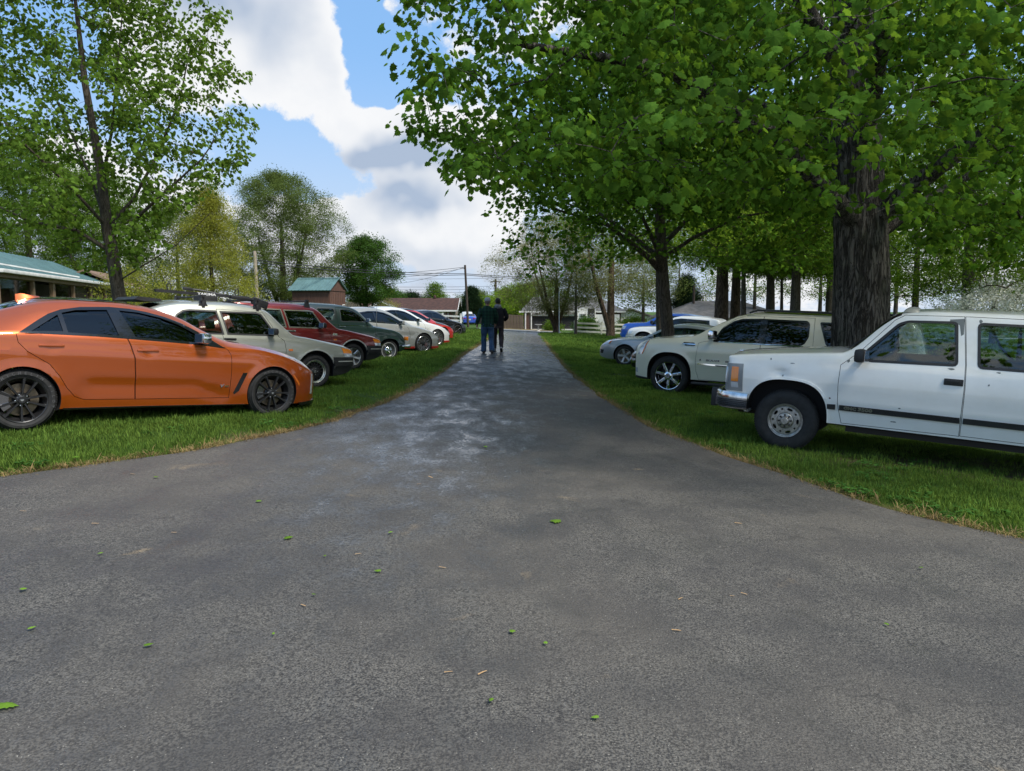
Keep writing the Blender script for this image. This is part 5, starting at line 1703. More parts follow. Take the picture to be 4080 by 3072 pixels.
    # ---------------------------------------------------------- trucks at the back of the right row
    def truck(name, label, pose, pnt, wheel, k=1.0, dz=0.0, chrome=None, suv=False, cat='truck', glass=G_BLACK, hood_low=0.0, mirror_m=None):
        d = dz
        L = 5.2 if suv else 5.7
        tail = [(4.2, 1.84), (4.9, 1.80), (5.05, 1.6), (5.18, 1.0), (5.2, .8)] if suv else [(4.05, 1.80), (4.35, 1.74), (4.45, 1.25), (4.5, 1.22), (5.6, 1.24), (5.68, 1.0), (5.7, .8)]
        sp = dict(cat=cat, sf=.95, wb=3.05 if suv else 3.5, rw=.39, wheel=wheel, arch=(.47, .48, 2.5), flare=.03, flw=.05, paint=pnt, glass=glass, trim=M_GLOSSB, step=.06, tuck=.05, sh=.045,
                  top=[(0, .75 + d), (.03, .95 + d), (.10, 1.06 + d), (.22, 1.13 + d), (.5, 1.19 + d), (1.0, 1.24 + d), (1.45, 1.28 + d), (1.55, 1.33 + d), (1.75, 1.48 + d), (2.05, 1.66 + d), (2.25, 1.75 + d), (2.6, 1.82 + d), (3.3, 1.845 + d)] + [(s, z + d) for s, z in tail],
                  belt=[(0, .68), (.06, .86 + d), (.25, .98 + d), (.8, 1.06 + d), (1.5, 1.11 + d), (4.2, 1.14 + d), (L - .3, 1.14 + d), (L, .7)],
                  bot=[(0, .48), (.15, .38), (.5, .34), (4.6, .38), (L, .5)],
                  half=[(0, .66), (.04, .78), (.12, .88), (.3, .95), (.95, .97), (4.4, .975), (L - .2, .95), (L, .86)],
                  roofw=[(0, .6), (.3, .80), (1.4, .85), (1.75, .76), (2.2, .66), (3.8, .66), (4.4, .72 if suv else .86), (L, .7 if suv else .86)],
                  cabin=(1.58, 4.2, .5), windshield=(1.56, .80, 2.22, .63, 1.0 + d),
                  dlo=[[(1.80, 1.18 + d), (2.0, 1.46 + d), (2.3, 1.64 + d), (2.6, 1.69 + d), (3.9, 1.67 + d), (4.0, 1.19 + d)]],
                  panes=[[(1.87, 1.20 + d), (2.04, 1.45 + d), (2.32, 1.61 + d), (2.62, 1.66 + d), (2.86, 1.665 + d), (2.88, 1.21 + d)], [(2.96, 1.665 + d), (3.85, 1.645 + d), (3.93, 1.22 + d), (2.97, 1.215 + d)]],
                  doors=[dict(poly=[(2.92, 1.21 + d), (2.9, .7), (2.86, .42), (1.62, .41), (1.55, .7), (1.58, 1.06 + d), (1.8, 1.18 + d)], handle=(2.7, 1.02 + d, .22, .035, pnt, 'bar'))],
                  seats=[(2.7, -.42, .62, .58, .55), (2.7, .42, .62, .58, .55)])
        c = Car(sp)
        c.build(name, label, pose, GRR)
        c.patch('headlight', [(.42, 1.0 + d), (.10, .98 + d), (.06, .80 + d), (.30, .82 + d)], M_CLEAR, -.006, .02, ymin=.3)
        c.patch('grille', [(.12, 1.0 + d), (-.05, 1.0 + d), (-.05, .62), (.10, .62)], chrome or M_GLOSSB, -.006, .03, ymin=0.0)
        c.patch('front_bumper', [(.42, .60), (-.08, .62), (-.08, .42), (.42, .40)], chrome or pnt, -.03, .03, ymin=0.0)
        c.patch('arch_molding', [(.95 + .50 * math.copysign(abs(math.cos(t)) ** .8, math.cos(t)), .39 + .51 * math.sin(t) ** .8) for t in np.linspace(.03, math.pi - .03, 30)] +
                [(.95 + .46 * math.copysign(abs(math.cos(t)) ** .8, math.cos(t)), .39 + .47 * math.sin(t) ** .8) for t in np.linspace(math.pi - .03, .03, 30)], pnt, -.02, .02)
        c.mirror(1.86, 1.30 + d, .2, .2, mirror_m or M_GLOSSB, M_GLOSSB, .18, .1)
        return c
    tw = make_wheel(.39, .24, .26, 'six')
    c = compact('coupe', 'low black car with chrome front, only its nose showing between pearl white and silver cars', ('R', (3.78, 18.75, .235), 30, 2.5, 0), MATS['black_paint'], dkw, low=.62, group=GRR, lampz=1)
    c.patch('front_bumper', [(.36, .42), (-.08, .42), (-.08, .30), (.36, .30)], M_CHROME, -.02, .03, ymin=0.0)
    c = truck('pickup_truck', 'white crew-cab pickup truck behind the silver sedan', ('R', (6.174, 34.034, .191), 28, 3, 0), paint('truck_white_clean', (.56, .57, .55), 0, .36), tw, dz=-.14)
    c = truck('pickup_truck', 'bright blue pickup truck with black mirrors, farthest in the right row', ('R', (6.806, 40.059, .122), 28, 3, 0), paint('blue_paint', (.010, .125, .60), .2, .34), tw, dz=.03, glass=G_MID)


fleet()
close_bench()
# ------------------------------------------------------------------ trees
def leaf_material(name, col, back, var=0.35, trans=0.45, hue=(0.02, 0.02)):
    """leaf: reflects from its face and lets light through; each leaf a little different"""
    m = bpy.data.materials.new(name)
    m.use_nodes = True
    t = m.node_tree
    t.nodes.clear()
    g = NT(t)
    rnd = g.n('ShaderNodeObjectInfo').outputs['Random']
    lo = tuple(c * (1 - var) for c in col)
    hi = tuple(min(1, c * (1 + var)) for c in col)
    c = g.mix(rnd, lo, hi)
    c2 = g.mix(rnd, tuple(x * (1 - var) for x in back), tuple(x * (1 + var) for x in back))
    df = g.n('ShaderNodeBsdfDiffuse', ins={'Color': c})
    tr = g.n('ShaderNodeBsdfTranslucent', ins={'Color': c2})
    mx = g.n('ShaderNodeMixShader', ins={0: trans})
    t.links.new(df.outputs[0], mx.inputs[1])
    t.links.new(tr.outputs[0], mx.inputs[2])
    o = g.n('ShaderNodeOutputMaterial')
    t.links.new(mx.outputs[0], o.inputs[0])
    return m


def bark_material(name, dark, light, scale=1.0, depth=0.6):
    m = bpy.data.materials.new(name)
    m.use_nodes = True
    g = NT(m.node_tree)
    b = m.node_tree.nodes['Principled BSDF']
    v = g.n('ShaderNodeTexCoord').outputs['Object']
    vv = g.vm('MULTIPLY', v, (8.0 * scale, 8.0 * scale, 1.1 * scale))
    n1 = g.noise(vv, 1.25, 4, 0.62, 0.9)
    n2 = g.noise(g.vm('ADD', vv, (7.3, 2.1, 4.0)), 2.6, 3, 0.6, 0.5)
    fur = g.m('MINIMUM', g.ramp(g.m('ABSOLUTE', g.m('SUBTRACT', n1, 0.5)), 0.0, 0.085), g.m('ADD', g.ramp(g.m('ABSOLUTE', g.m('SUBTRACT', n2, 0.5)), 0.0, 0.06), 0.35))
    h = g.m('ADD', g.m('MULTIPLY', fur, 0.75), g.m('MULTIPLY', g.noise(vv, 6.0, 4, 0.7), 0.40))
    c = g.mix(g.ramp(h, 0.25, 0.95), dark, light)
    c = g.mix(g.m('MULTIPLY', g.ramp(g.noise(v, 2.2, 4, 0.6), 0.55, 0.72), 0.35), c, tuple(x * 1.25 for x in (light[0] * 0.85, light[1], light[2] * 0.8)))
    m.node_tree.links.new(c, b.inputs['Base Color'])
    b.inputs['Roughness'].default_value = 0.9
    b.inputs['Specular IOR Level'].default_value = 0.2
    bn = g.n('ShaderNodeBump', ins={'Height': h, 'Strength': depth, 'Distance': 0.05})
    m.node_tree.links.new(bn.outputs[0], b.inputs['Normal'])
    return m


BARK = bark_material('maple_bark', (0.040, 0.034, 0.028), (0.170, 0.150, 0.128), 1.0, 0.9)
BARK_Y = bark_material('smooth_bark', (0.050, 0.040, 0.030), (0.130, 0.108, 0.084), 1.6, 0.5)
BARK_B = bark_material('brown_bark', (0.045, 0.028, 0.018), (0.16, 0.11, 0.075), 1.0, 0.6)
LEAF_MAPLE = leaf_material('maple_leaf', (0.070, 0.145, 0.022), (0.230, 0.400, 0.030), 0.60, 0.36)
LEAF_YOUNG = leaf_material('young_maple_leaf', (0.090, 0.155, 0.024), (0.230, 0.340, 0.035), 0.50, 0.36)
LEAF_YEL = leaf_material('yellow_leaf', (0.230, 0.240, 0.040), (0.42, 0.42, 0.06), 0.35, 0.45)
LEAF_OLIVE = leaf_material('olive_leaf', (0.105, 0.145, 0.040), (0.20, 0.25, 0.05), 0.40, 0.40)
LEAF_DARK = leaf_material('dark_leaf', (0.055, 0.115, 0.024), (0.11, 0.21, 0.03), 0.40, 0.35)
LEAF_TAN = leaf_material('tan_leaf', (0.190, 0.195, 0.070), (0.30, 0.30, 0.09), 0.35, 0.35)
LEAF_LIME = leaf_material('lime_leaf', (0.160, 0.250, 0.030), (0.34, 0.48, 0.04), 0.40, 0.45)
LEAF_CONIF = leaf_material('conifer_needles', (0.022, 0.042, 0.018), (0.03, 0.06, 0.02), 0.40, 0.20)
LEAF_WHITE = leaf_material('blossom', (0.80, 0.80, 0.70), (0.60, 0.62, 0.50), 0.15, 0.30)


def maple_leaf_mesh(name, material, sc=1.0, fold=0.18, seed=0):
    """five-lobed leaf, stalk at the origin, tip along +X, size about 1"""
    r = random.Random(seed)
    out = [(0.0, 0.0), (-0.02, 0.20), (-0.08, 0.36), (0.16, 0.36), (0.22, 0.57), (0.42, 0.42), (0.54, 0.50), (0.64, 0.30), (0.82, 0.25), (0.80, 0.13), (1.0, 0.0)]
    pts = out + [(x, -y) for x, y in out[-2:0:-1]]
    mb = MB()
    vs = [(0.38, 0, 0.05)] + [(x * r.uniform(.94, 1.06), y * r.uniform(.92, 1.08), -abs(y) * fold - x * x * 0.16) for x, y in pts]
    n = len(pts)
    mb.add(vs, [(0, 1 + i, 1 + (i + 1) % n) for i in range(n)])
    me = bpy.data.meshes.new(name)
    me.from_pydata([(x * sc, y * sc, z * sc) for x, y, z in mb.v], [], mb.f)
    me.materials.append(material)
    return me


def spray_mesh(name, material, n, spread, size, seed, flat=0.6, aspect=0.55):
    """a handful of small pointed leaves about a twig end"""
    r = random.Random(seed)
    vs, fs = [], []
    for i in range(n):
        q = lambda: max(-1.5, min(1.5, r.gauss(0, 1))) * spread
        c = Vector((q(), q(), q() * flat))
        e = Euler((r.uniform(-0.9, 0.9), r.uniform(-0.9, 0.9), r.uniform(0, 6.28))).to_matrix()
        s = size * r.uniform(0.6, 1.3)
        k = len(vs)
        for p in ((-0.5, 0, 0), (0, aspect / 2, 0.06), (0.5, 0, -0.05), (0, -aspect / 2, 0.06)):
            vs.append(tuple(c + e @ (Vector(p) * s)))
        fs += [(k, k + 1, k + 2), (k, k + 2, k + 3)]
    me = bpy.data.meshes.new(name)
    me.from_pydata(vs, [], fs)
    me.materials.append(material)
    return me


def grow(trunk, limbs, targets, rs, sag=0.10, rise=0.25, min_r=0.004, pipe=2.35):
    """branch skeleton: trunk and main limbs given, every further twig runs from the nearest wood to its target.
    returns tubes [(points, radii)], twig ends and their directions"""
    P, par, rad = [], [], []

    def add_path(pts, r0, r1, parent):
        pts = [Vector(p) for p in pts]
        last = parent
        L = sum((pts[i + 1] - pts[i]).length for i in range(len(pts) - 1)) or 1
        acc = 0
        idx = []
        for i, p in enumerate(pts):
            if i:
                seg = (p - pts[i - 1]).length
                n = max(1, int(seg / 0.35))
                for k in range(1, n + 1):
                    q = pts[i - 1].lerp(p, k / n)
                    acc_k = acc + seg * k / n
                    P.append(q)
                    par.append(last)
                    rad.append(r0 + (r1 - r0) * acc_k / L)
                    last = len(P) - 1
                    idx.append(last)
                acc += seg
            elif parent is None:
                P.append(p)
                par.append(-1)
                rad.append(r0)
                last = len(P) - 1
                idx.append(last)
        return idx
    tubes = []
    ti = add_path(trunk[0], trunk[1], trunk[2], None)
    tubes.append(ti)
    for path, r0, r1 in limbs:
        p0 = Vector(path[0])
        near = min(range(len(P)), key=lambda i: (P[i] - p0).length)
        ix = add_path([P[near]] + [Vector(q) for q in path[1:]], r0, r1, near)
        tubes.append([near] + ix)
    base = len(P)
    A = np.zeros((base + len(targets) * 4 + 10, 3))
    A[:base] = [tuple(p) for p in P]
    cnt = base
    low = Vector(trunk[0][0]).z + 0.25 * (Vector(trunk[0][-1]).z - Vector(trunk[0][0]).z)
    order = np.argsort([min((A[i] - t) @ (A[i] - t) for i in range(0, base, 3)) for t in np.asarray(targets)])
    ends, dirs = [], []
    load = {}
    tg = np.asarray(targets)
    for oi in order:
        t = tg[oi]
        d = A[:cnt] - t
        dd = (d * d).sum(1) + np.where(A[:cnt, 2] > t[2] + 0.3, 1.5, 0) + np.where(A[:cnt, 2] < low, 6.0, 0)
        k = int(np.argmin(dd))
        p0 = Vector(A[k])
        p3 = Vector(t)
        v = p3 - p0
        L = v.length
        if L < 0.05:
            continue
        side = Vector((rs.randn(), rs.randn(), rs.randn() * 0.4)) * 0.07 * L
        m1 = p0 + v * 0.36 + side + Vector((0, 0, rise * L * 0.25))
        m2 = p0 + v * 0.72 + side * 0.5 + Vector((0, 0, rise * L * 0.22))
        p3 = p3 - Vector((0, 0, sag * L * 0.3))
        chain = [k]
        last = k
        for q in (m1, m2, p3):
            P.append(q)
            par.append(last)
            rad.append(0.0)
            A[cnt] = tuple(q)
            last = cnt
            cnt += 1
            chain.append(last)
        tubes.append(chain)
        ends.append(np.array(p3))
        w = (p3 - m2)
        dirs.append(np.array(w / (w.length + 1e-6)))
    # pipe model for the grown wood
    n = len(P)
    s = np.zeros(n)
    kids = np.zeros(n)
    for i in range(n):
        if par[i] >= 0:
            kids[par[i]] += 1
    for i in range(n - 1, base - 1, -1):
        if kids[i] == 0:
            s[i] += min_r ** pipe
        s[par[i]] += s[i] if par[i] >= 0 else 0
    rr = np.array([rad[i] if i < base else max(min_r, s[i] ** (1 / pipe)) for i in range(n)])
    out = []
    for ix in tubes:
        r = [rr[i] for i in ix]
        if ix[0] < base and len(ix) > 1 and ix is not tubes[0]:
            r[0] = min(r[0], r[1] * 1.25)
        elif len(r) > 1 and ix is not tubes[0]:
            r[0] = min(r[0], r[1] * 1.15)
        out.append(([P[i] for i in ix], r))
    return out, np.array(ends), np.array(dirs)


def wood_object(name, tubes, parent, material, big=14):
    mb = MB()
    for i, (pts, r) in enumerate(tubes):
        mx = max(r)
        n = big if mx > 0.12 else 8 if mx > 0.04 else 5 if mx > 0.012 else 3
        mb.tube(pts, r, n, cap=False)
    me = bpy.data.meshes.new(name)
    me.from_pydata([tuple(p) for p in mb.v], [], mb.f)
    shade(me, 180)
    return link(name, me, parent, [material])


def trunk_object(path, radii, parent, material, n=40, rough=0.06, flare=1.35, seed=0):
    """rugged trunk with furrowed bark relief and root flare"""
    P = [Vector(p) for p in path]
    Ls = [0.0]
    for i in range(1, len(P)):
        Ls.append(Ls[-1] + (P[i] - P[i - 1]).length)
    H = Ls[-1]
    rows = max(10, int(H / (0.07 if n > 60 else 0.16)))
    vs, fs = [], []
    for j in range(rows + 1):
        h = H * j / rows
        c = Vector([float(np.interp(h, Ls, [p[k] for p in P])) for k in range(3)])
        r0 = float(np.interp(h, Ls, radii))
        fl = 1 + (flare - 1) * math.exp(-h / 0.35)
        for k in range(n):
            a = 2 * math.pi * k / n
            q = Vector((math.cos(a), math.sin(a), 0))
            f = mnoise.noise((q.x * 4.5 + seed, q.y * 4.5, h * 0.7)) * 0.5 + (0.45 - 1.5 * abs(mnoise.noise((q.x * 9 + seed, q.y * 9, h * 1.1)))) + mnoise.noise((q.x * 24 + seed, q.y * 24, h * 5)) * 0.25
            lob = 0.10 * (fl - 1) * math.sin(5 * a + seed)
            vs.append(c + q * (r0 * (fl + lob) * (1 + rough * f)))
    for j in range(rows):
        for k in range(n):
            fs.append((j * n + k, j * n + (k + 1) % n, (j + 1) * n + (k + 1) % n, (j + 1) * n + k))
    me = bpy.data.meshes.new('trunk')
    me.from_pydata([tuple(p) for p in vs], [], fs)
    shade(me, 180)
    return link('trunk', me, parent, [material])


def leaf_points(ends, dirs, per, rs, spread=0.22, flat=0.5, size=0.1, var=0.3, droop=0.25):
    n = len(ends)
    c = np.repeat(ends, per, 0)
    d = np.repeat(dirs, per, 0)
    t = rs.rand(n * per)[:, None]
    off = np.clip(rs.randn(n * per, 3), -1.7, 1.7) * np.array([spread, spread, spread * flat])
    pts = c - d * t * spread * 1.6 + off
    yaw = np.arctan2(off[:, 1] + d[:, 1] * 0.1, off[:, 0] + d[:, 0] * 0.1) + rs.randn(n * per) * 0.5
    pitch = droop + np.abs(rs.randn(n * per)) * 0.5
    roll = rs.randn(n * per) * 0.45
    rots = np.stack([roll, pitch, yaw], 1)
    scl = size * np.clip(1 + rs.randn(n * per) * var, 0.45, 1.7)
    return pts, rots, scl


def tree(name, label, base, trunk, limbs, targets, bark, sources, per, size, spread=0.22, flat=0.5, seed=1, cat='tree', group=None, near=0, trunk_r=None, leafmesh=None, keep=None, droop=0.25, min_r=0.004, flare=1.35, rough=0.06, tn=28):
    rs = np.random.RandomState(seed)
    root = thing(name, label, cat, base, 0, group)
    tubes, ends, dirs = grow(trunk, limbs, targets, rs, min_r=min_r)
    trunk_object(trunk[0], np.linspace(trunk[1], trunk[2], len(trunk[0])) if trunk_r is None else trunk_r, root, bark, tn, flare=flare, seed=seed, rough=rough)
    wood_object('branches', tubes[1:], root, bark)
    pts, rots, scl = leaf_points(ends, dirs, per, rs, spread, flat, size, droop=droop)
    if keep is not None:
        k = keep(pts)
        pts, rots, scl = pts[k], rots[k], scl[k]
    if near:
        # the leaves that show largest are single objects
        wp = pts + np.array(base)
        d = wp[:, 1] * math.cos(PITCH) - (wp[:, 2] - EYE) * math.sin(PITCH)
        u = wp[:, 0] / d
        v = (wp[:, 1] * math.sin(PITCH) + (wp[:, 2] - EYE) * math.cos(PITCH)) / d
        vis = (np.abs(u) < 0.70) & (v < 0.53) & (d > 0)
        order = np.argsort(np.where(vis, d / scl, 1e9))[:near]
        for i in order:
            o = link('leaf', leafmesh, root)
            o.location = pts[i]
            o.rotation_euler = rots[i]
            o.scale = (scl[i],) * 3
        k = np.ones(len(pts), bool)
        k[order] = False
        pts, rots, scl = pts[k], rots[k], scl[k]
    cr = scatter('crown', pts, rots, scl, sources, parent=root)
    cr['kind'] = 'stuff'
    return root


def shell_targets(n, rs, centre, rad, lo, hi, inner=0.35, power=0.55, squash=None):
    """points in a dome: centre (x, y), horizontal radius rad(z fraction), between heights lo and hi, denser outwards"""
    out = []
    while len(out) < n:
        z = lo + (hi - lo) * rs.rand()
        f = (z - lo) / (hi - lo)
        R0 = rad(f)
        r = R0 * (inner + (1 - inner) * rs.rand() ** power)
        a = rs.rand() * 2 * math.pi
        out.append((centre[0] + r * math.cos(a), centre[1] + r * math.sin(a), z))
    return np.array(out)


def project(p):
    """where world points fall in the photograph's own frame (pixels of the 4080 x 3072 picture)"""
    p = np.asarray(p)
    d = p[:, 1] * math.cos(PITCH) - (p[:, 2] - EYE) * math.sin(PITCH)
    up = p[:, 1] * math.sin(PITCH) + (p[:, 2] - EYE) * math.cos(PITCH)
    d = np.where(d < 0.1, 0.1, d)
    return 2040 + 2880 * p[:, 0] / d, 1536 - 2880 * up / d, d


def build_near_trees():
    mleaf = [maple_leaf_mesh('leaf', LEAF_MAPLE, seed=i) for i in range(2)]
    mleafs = [source_obj('leaf', m) for m in mleaf]
    yleaf = [maple_leaf_mesh('leaf', LEAF_YOUNG, seed=5 + i, fold=0.3) for i in range(2)]
    yleafs = [source_obj('leaf', m) for m in yleaf]

    # ---- great maple between the two white vehicles
    bx, by = 6.02, 12.45
    bz = gz(bx, by)
    rs = np.random.RandomState(11)
    top = [(0, 0, 0), (-0.03, 0, 1.2), (-0.06, 0, 2.5), (-0.16, 0.05, 4.0), (-0.30, 0.1, 5.6), (-0.42, 0.2, 8.0), (-0.5, 0.3, 11.0)]
    limbs = [([(-0.1, 0, 3.1), (-0.8, -0.6, 3.6), (-2.2, -1.6, 4.4), (-4.0, -2.4, 5.1), (-6.0, -3.0, 5.2)], .16, .04),
             ([(-0.1, 0, 3.4), (0.6, -1.0, 4.1), (1.4, -2.6, 5.0), (2.2, -4.4, 5.6)], .17, .04),
             ([(-0.1, 0, 3.0), (1.0, 0.2, 3.7), (2.6, 0.4, 4.6), (4.8, 0.3, 5.5), (6.5, 0.2, 5.8)], .085, .03),
             ([(-0.2, 0, 4.4), (-1.0, 0.8, 5.2), (-2.6, 2.2, 6.4), (-4.4, 3.6, 7.0)], .15, .04),
             ([(-0.2, 0, 4.2), (-0.6, -1.2, 5.0), (-1.4, -3.2, 6.0), (-2.4, -5.4, 6.4)], .16, .04),
             ([(-0.3, 0.1, 5.4), (0.8, 1.5, 6.6), (2.2, 3.4, 7.8), (3.4, 5.0, 8.4)], .15, .04),
             ([(-0.3, 0.1, 5.8), (-2.0, -0.8, 7.2), (-4.2, -1.2, 8.6), (-6.0, -1.0, 9.0)], .15, .04),
             ([(-0.4, 0.2, 7.5), (1.8, -1.6, 9.2), (3.6, -3.0, 10.4)], .13, .04)]

    def rad(f):
        return 8.2 * math.sqrt(max(0.05, 1 - (max(0, f - 0.22) / 0.80) ** 2)) * (0.80 + 0.20 * min(1, f / 0.18))
    T = shell_targets(4300, rs, (-0.2, -0.1), rad, 2.6, 13.0, 0.18, 0.62)

    def ok(p, gap=False):
        w = p + np.array([bx, by, bz])
        x, y, d = project(w)
        dist = np.sqrt((w[:, 0]) ** 2 + w[:, 1] ** 2 + (w[:, 2] - EYE) ** 2)
        edge = np.interp(y, [0, 180, 350, 430, 520, 620, 700, 780, 1100], [1500, 1530, 1560, 1600, 1500, 1640, 1700, 1780, 2700])
        low = np.interp(x, [1400, 1700, 2000, 2300, 2700, 3100, 3450, 3600, 3750, 3900, 4300], [700, 770, 800, 830, 860, 900, 960, 1010, 1090, 1130, 1110])
        low = low + 45 * np.sin(x * .021) + 30 * np.sin(x * .057 + 1)
        hsh = np.abs(np.sin(w[:, 0] * 91.7 + w[:, 1] * 57.3 + w[:, 2] * 33.1))
        trunk_gap = (np.abs(x - np.interp(y, [0, 900, 1250], [3390, 3470, 3485])) < 125) & (d < by + .2) & (hsh < np.interp(y, [0, 250, 600, 760, 840], [.45, .42, .42, .80, 1.01]))
        inview = (x > -300) & (x < 4400) & (y > -500) & (w[:, 1] > 1)
        fine = (x > edge) & (y < low)
        return (dist > 5.2) & (w[:, 2] > 2.5) & (~inview | fine) & ~(trunk_gap & gap)
    jit = T + rs.randn(*T.shape) * 0.25
    T = T[ok(jit) & ok(T) & ok(T + np.array([-.32, 0, 0]))]
    w = T + np.array([bx, by, bz])
    x, y, d = project(w)
    vis = (x > -200) & (x < 4280) & (y > -250) & (w[:, 1] > 2)
    # thin what the picture cannot show: the far and upper side of the crown
    T = np.concatenate([T[vis], T[~vis][::2]])
    tree('maple_tree', 'great maple with thick furrowed trunk standing behind the white pickup truck', (bx, by, bz), (top, .46, .16), limbs, T, BARK, mleafs, 34, 0.095, 0.23, 0.40, 3, near=300, leafmesh=mleaf[0],
         trunk_r=[.47, .45, .43, .40, .36, .28, .18], keep=lambda p: ok(p, True), droop=0.45, rough=0.055, tn=110)

    # ---- second maple, behind the pearl white vehicle
    bx2, by2 = 4.28, 19.6
    bz2 = gz(bx2, by2)
    rs = np.random.RandomState(21)
    top2 = [(0.05, 0, 0), (-0.06, 0, 1.2), (-0.25, 0, 2.8), (-0.34, 0, 4.2), (-0.4, 0, 6.0), (-0.3, 0, 9.0)]
    limbs2 = [([(-0.24, 0, 2.6), (-0.7, -0.3, 3.2), (-1.8, -0.5, 4.0), (-3.2, -0.6, 4.4)], .09, .025), ([(-0.3, 0, 3.2), (0.5, -0.2, 3.7), (1.6, -0.4, 4.2), (3.2, -0.4, 4.5)], .06, .015),
              ([(-0.26, 0, 3.0), (-0.9, 0.7, 3.8), (-1.8, 1.6, 4.6), (-2.8, 2.4, 5.0)], .08, .02), ([(-0.26, 0, 2.9), (-0.6, -0.9, 3.4), (-1.2, -2.2, 4.0), (-1.8, -3.4, 4.2)], .08, .02),
              ([(-0.3, 0, 3.6), (0.9, 0.9, 4.6), (1.8, 2.0, 5.4)], .08, .02), ([(-0.34, 0, 4.4), (-1.0, -0.4, 5.6), (-2.0, -0.7, 6.8)], .07, .02)]

    def rad2(f):
        return 5.3 * math.sqrt(max(0.04, 1 - (max(0, f - 0.2) / 0.85) ** 2)) * (0.78 + 0.22 * min(1, f / 0.2))
    T2 = shell_targets(1250, rs, (-0.1, 0), rad2, 2.35, 9.5, 0.15, 0.65)

    def ok2(p):
        w = p + np.array([bx2, by2, bz2])
        x, y, d = project(w)
        low = np.interp(x, [1900, 1960, 2050, 2150, 2300, 2500, 2700, 2900, 3400, 4300], [960, 1040, 1110, 1120, 1090, 1050, 1040, 1080, 1130, 1140]) + 18 * np.sin(x * .045)
        hsh = np.abs(np.sin(w[:, 0] * 91.7 + w[:, 1] * 57.3 + w[:, 2] * 33.1))
        return (y < low) & (x > 1930 + 8 * np.sin(y * 0.05)) & (hsh < np.interp(y, [820, 960], [1.1, .72]))
    T2 = T2[ok2(T2)]
    tree('maple_tree', 'younger maple with plain grey trunk rising behind the pearl white vehicle', (bx2, by2, bz2), (top2, .17, .07), limbs2, T2, BARK_Y, mleafs, 30, 0.098, 0.26, 0.4, 5, near=60, leafmesh=mleaf[1],
         trunk_r=[.185, .17, .155, .14, .11, .06], flare=1.2, keep=ok2, droop=0.3, rough=0.03, tn=48)

    # ---- slender maple on the left lawn
    bx3, by3 = -9.55, 18.0
    bz3 = gz(bx3, by3)
    rs = np.random.RandomState(31)
    top3 = [(-0.10, 0, 0), (-0.16, 0, 1.5), (-0.28, 0, 2.6), (-0.36, 0, 3.2), (-0.45, 0, 4.6), (-0.7, 0, 6.6), (-0.9, 0.1, 9.0)]
    limbs3 = [([(-0.32, 0, 2.9), (0.35, -0.1, 3.35), (1.25, -0.3, 4.0), (2.2, -0.4, 4.75), (2.5, -0.35, 5.2)], 0.054, 0.012), ([(-0.30, 0, 2.8), (-1.0, -0.2, 3.1), (-2.0, -0.4, 3.3), (-3.2, -0.5, 3.9)], 0.054, 0.012),
              ([(-0.34, 0, 3.0), (0.15, 0.3, 3.9), (0.7, 0.5, 5.0), (1.3, 0.6, 6.4), (1.6, 0.6, 7.6)], 0.047, 0.012), ([(-0.36, 0, 3.2), (-0.9, 0.4, 4.4), (-1.7, 0.9, 5.8), (-2.3, 1.1, 7.2)], 0.043, 0.012),
              ([(-0.45, 0, 4.4), (0.1, -0.4, 5.4), (0.5, -0.8, 6.6), (0.8, -1.0, 7.8)], 0.043, 0.012), ([(-0.34, 0, 3.1), (-0.7, -0.8, 4.0), (-1.3, -1.8, 5.0), (-1.8, -2.4, 6.2)], 0.043, 0.012), ([(-0.25, 0, 2.0), (0.5, -0.1, 2.25), (1.4, -0.2, 2.75), (2.3, -0.3, 3.5)], 0.022, 0.007)]

    def rad3(f):
        return float(np.interp(f, [0, .1, .25, .5, .7, 1.0], [2.6, 3.4, 3.9, 3.7, 3.4, 1.6]))
    T3 = shell_targets(1300, rs, (-0.35, 0), rad3, 1.95, 10.5, 0.10, 0.75)

    def ok3(p):
        w = p + np.array([bx3, by3, bz3])
        x, y, d = project(w)
        right = np.interp(y, [-200, 0, 160, 260, 330, 480, 600, 700, 800, 900, 1000, 1100], [930, 930, 905, 960, 1100, 1060, 1030, 960, 820, 640, 720, 620])
        low = np.interp(x, [-100, 0, 130, 240, 340, 420, 500, 620, 700, 900], [900, 920, 950, 990, 1080, 1090, 1050, 1040, 950, 760]) + 25 * np.sin(x * .06)
        hsh = np.abs(np.sin(w[:, 0] * 91.7 + w[:, 1] * 57.3 + w[:, 2] * 33.1))
        gap = (np.abs(x - np.interp(y, [0, 600, 960, 1200], [290, 345, 385, 405])) < 48) & (d < by3 + .1) & (hsh < np.interp(y, [0, 500, 950], [.6, .88, .97]))
        return (x < right + 25 * np.sin(y * 0.045)) & (y < low) & ~gap
    T3 = T3[ok3(T3)]
    tree('maple_tree', 'slender young maple on the left lawn behind the orange sedan', (bx3, by3, bz3), (top3, .16, .05), limbs3, T3, BARK_Y, yleafs, 20, 0.085, 0.20, 0.5, 7, near=60, leafmesh=yleaf[0],
         trunk_r=[.18, .155, .145, .13, .10, .075, .03], keep=ok3, droop=0.5, rough=0.03)


build_near_trees()
# ------------------------------------------------------------------ trees and shrubs farther off
def blob_targets(n, rs, rx, ry, lo, hi, shape, inner=0.1, power=0.6):
    out = []
    for i in range(n):
        f = rs.rand()
        r = inner + (1 - inner) * rs.rand() ** power
        a = rs.rand() * 6.283
        k = float(np.interp(f, shape[0], shape[1])) * (1 + .42 * mnoise.noise((math.cos(a) * 1.6 + lo * 3, math.sin(a) * 1.6 + rx, f * 4.5)))
        out.append((rx * k * r * math.cos(a), ry * k * r * math.sin(a), lo + (hi - lo) * f))
    return np.array(out)


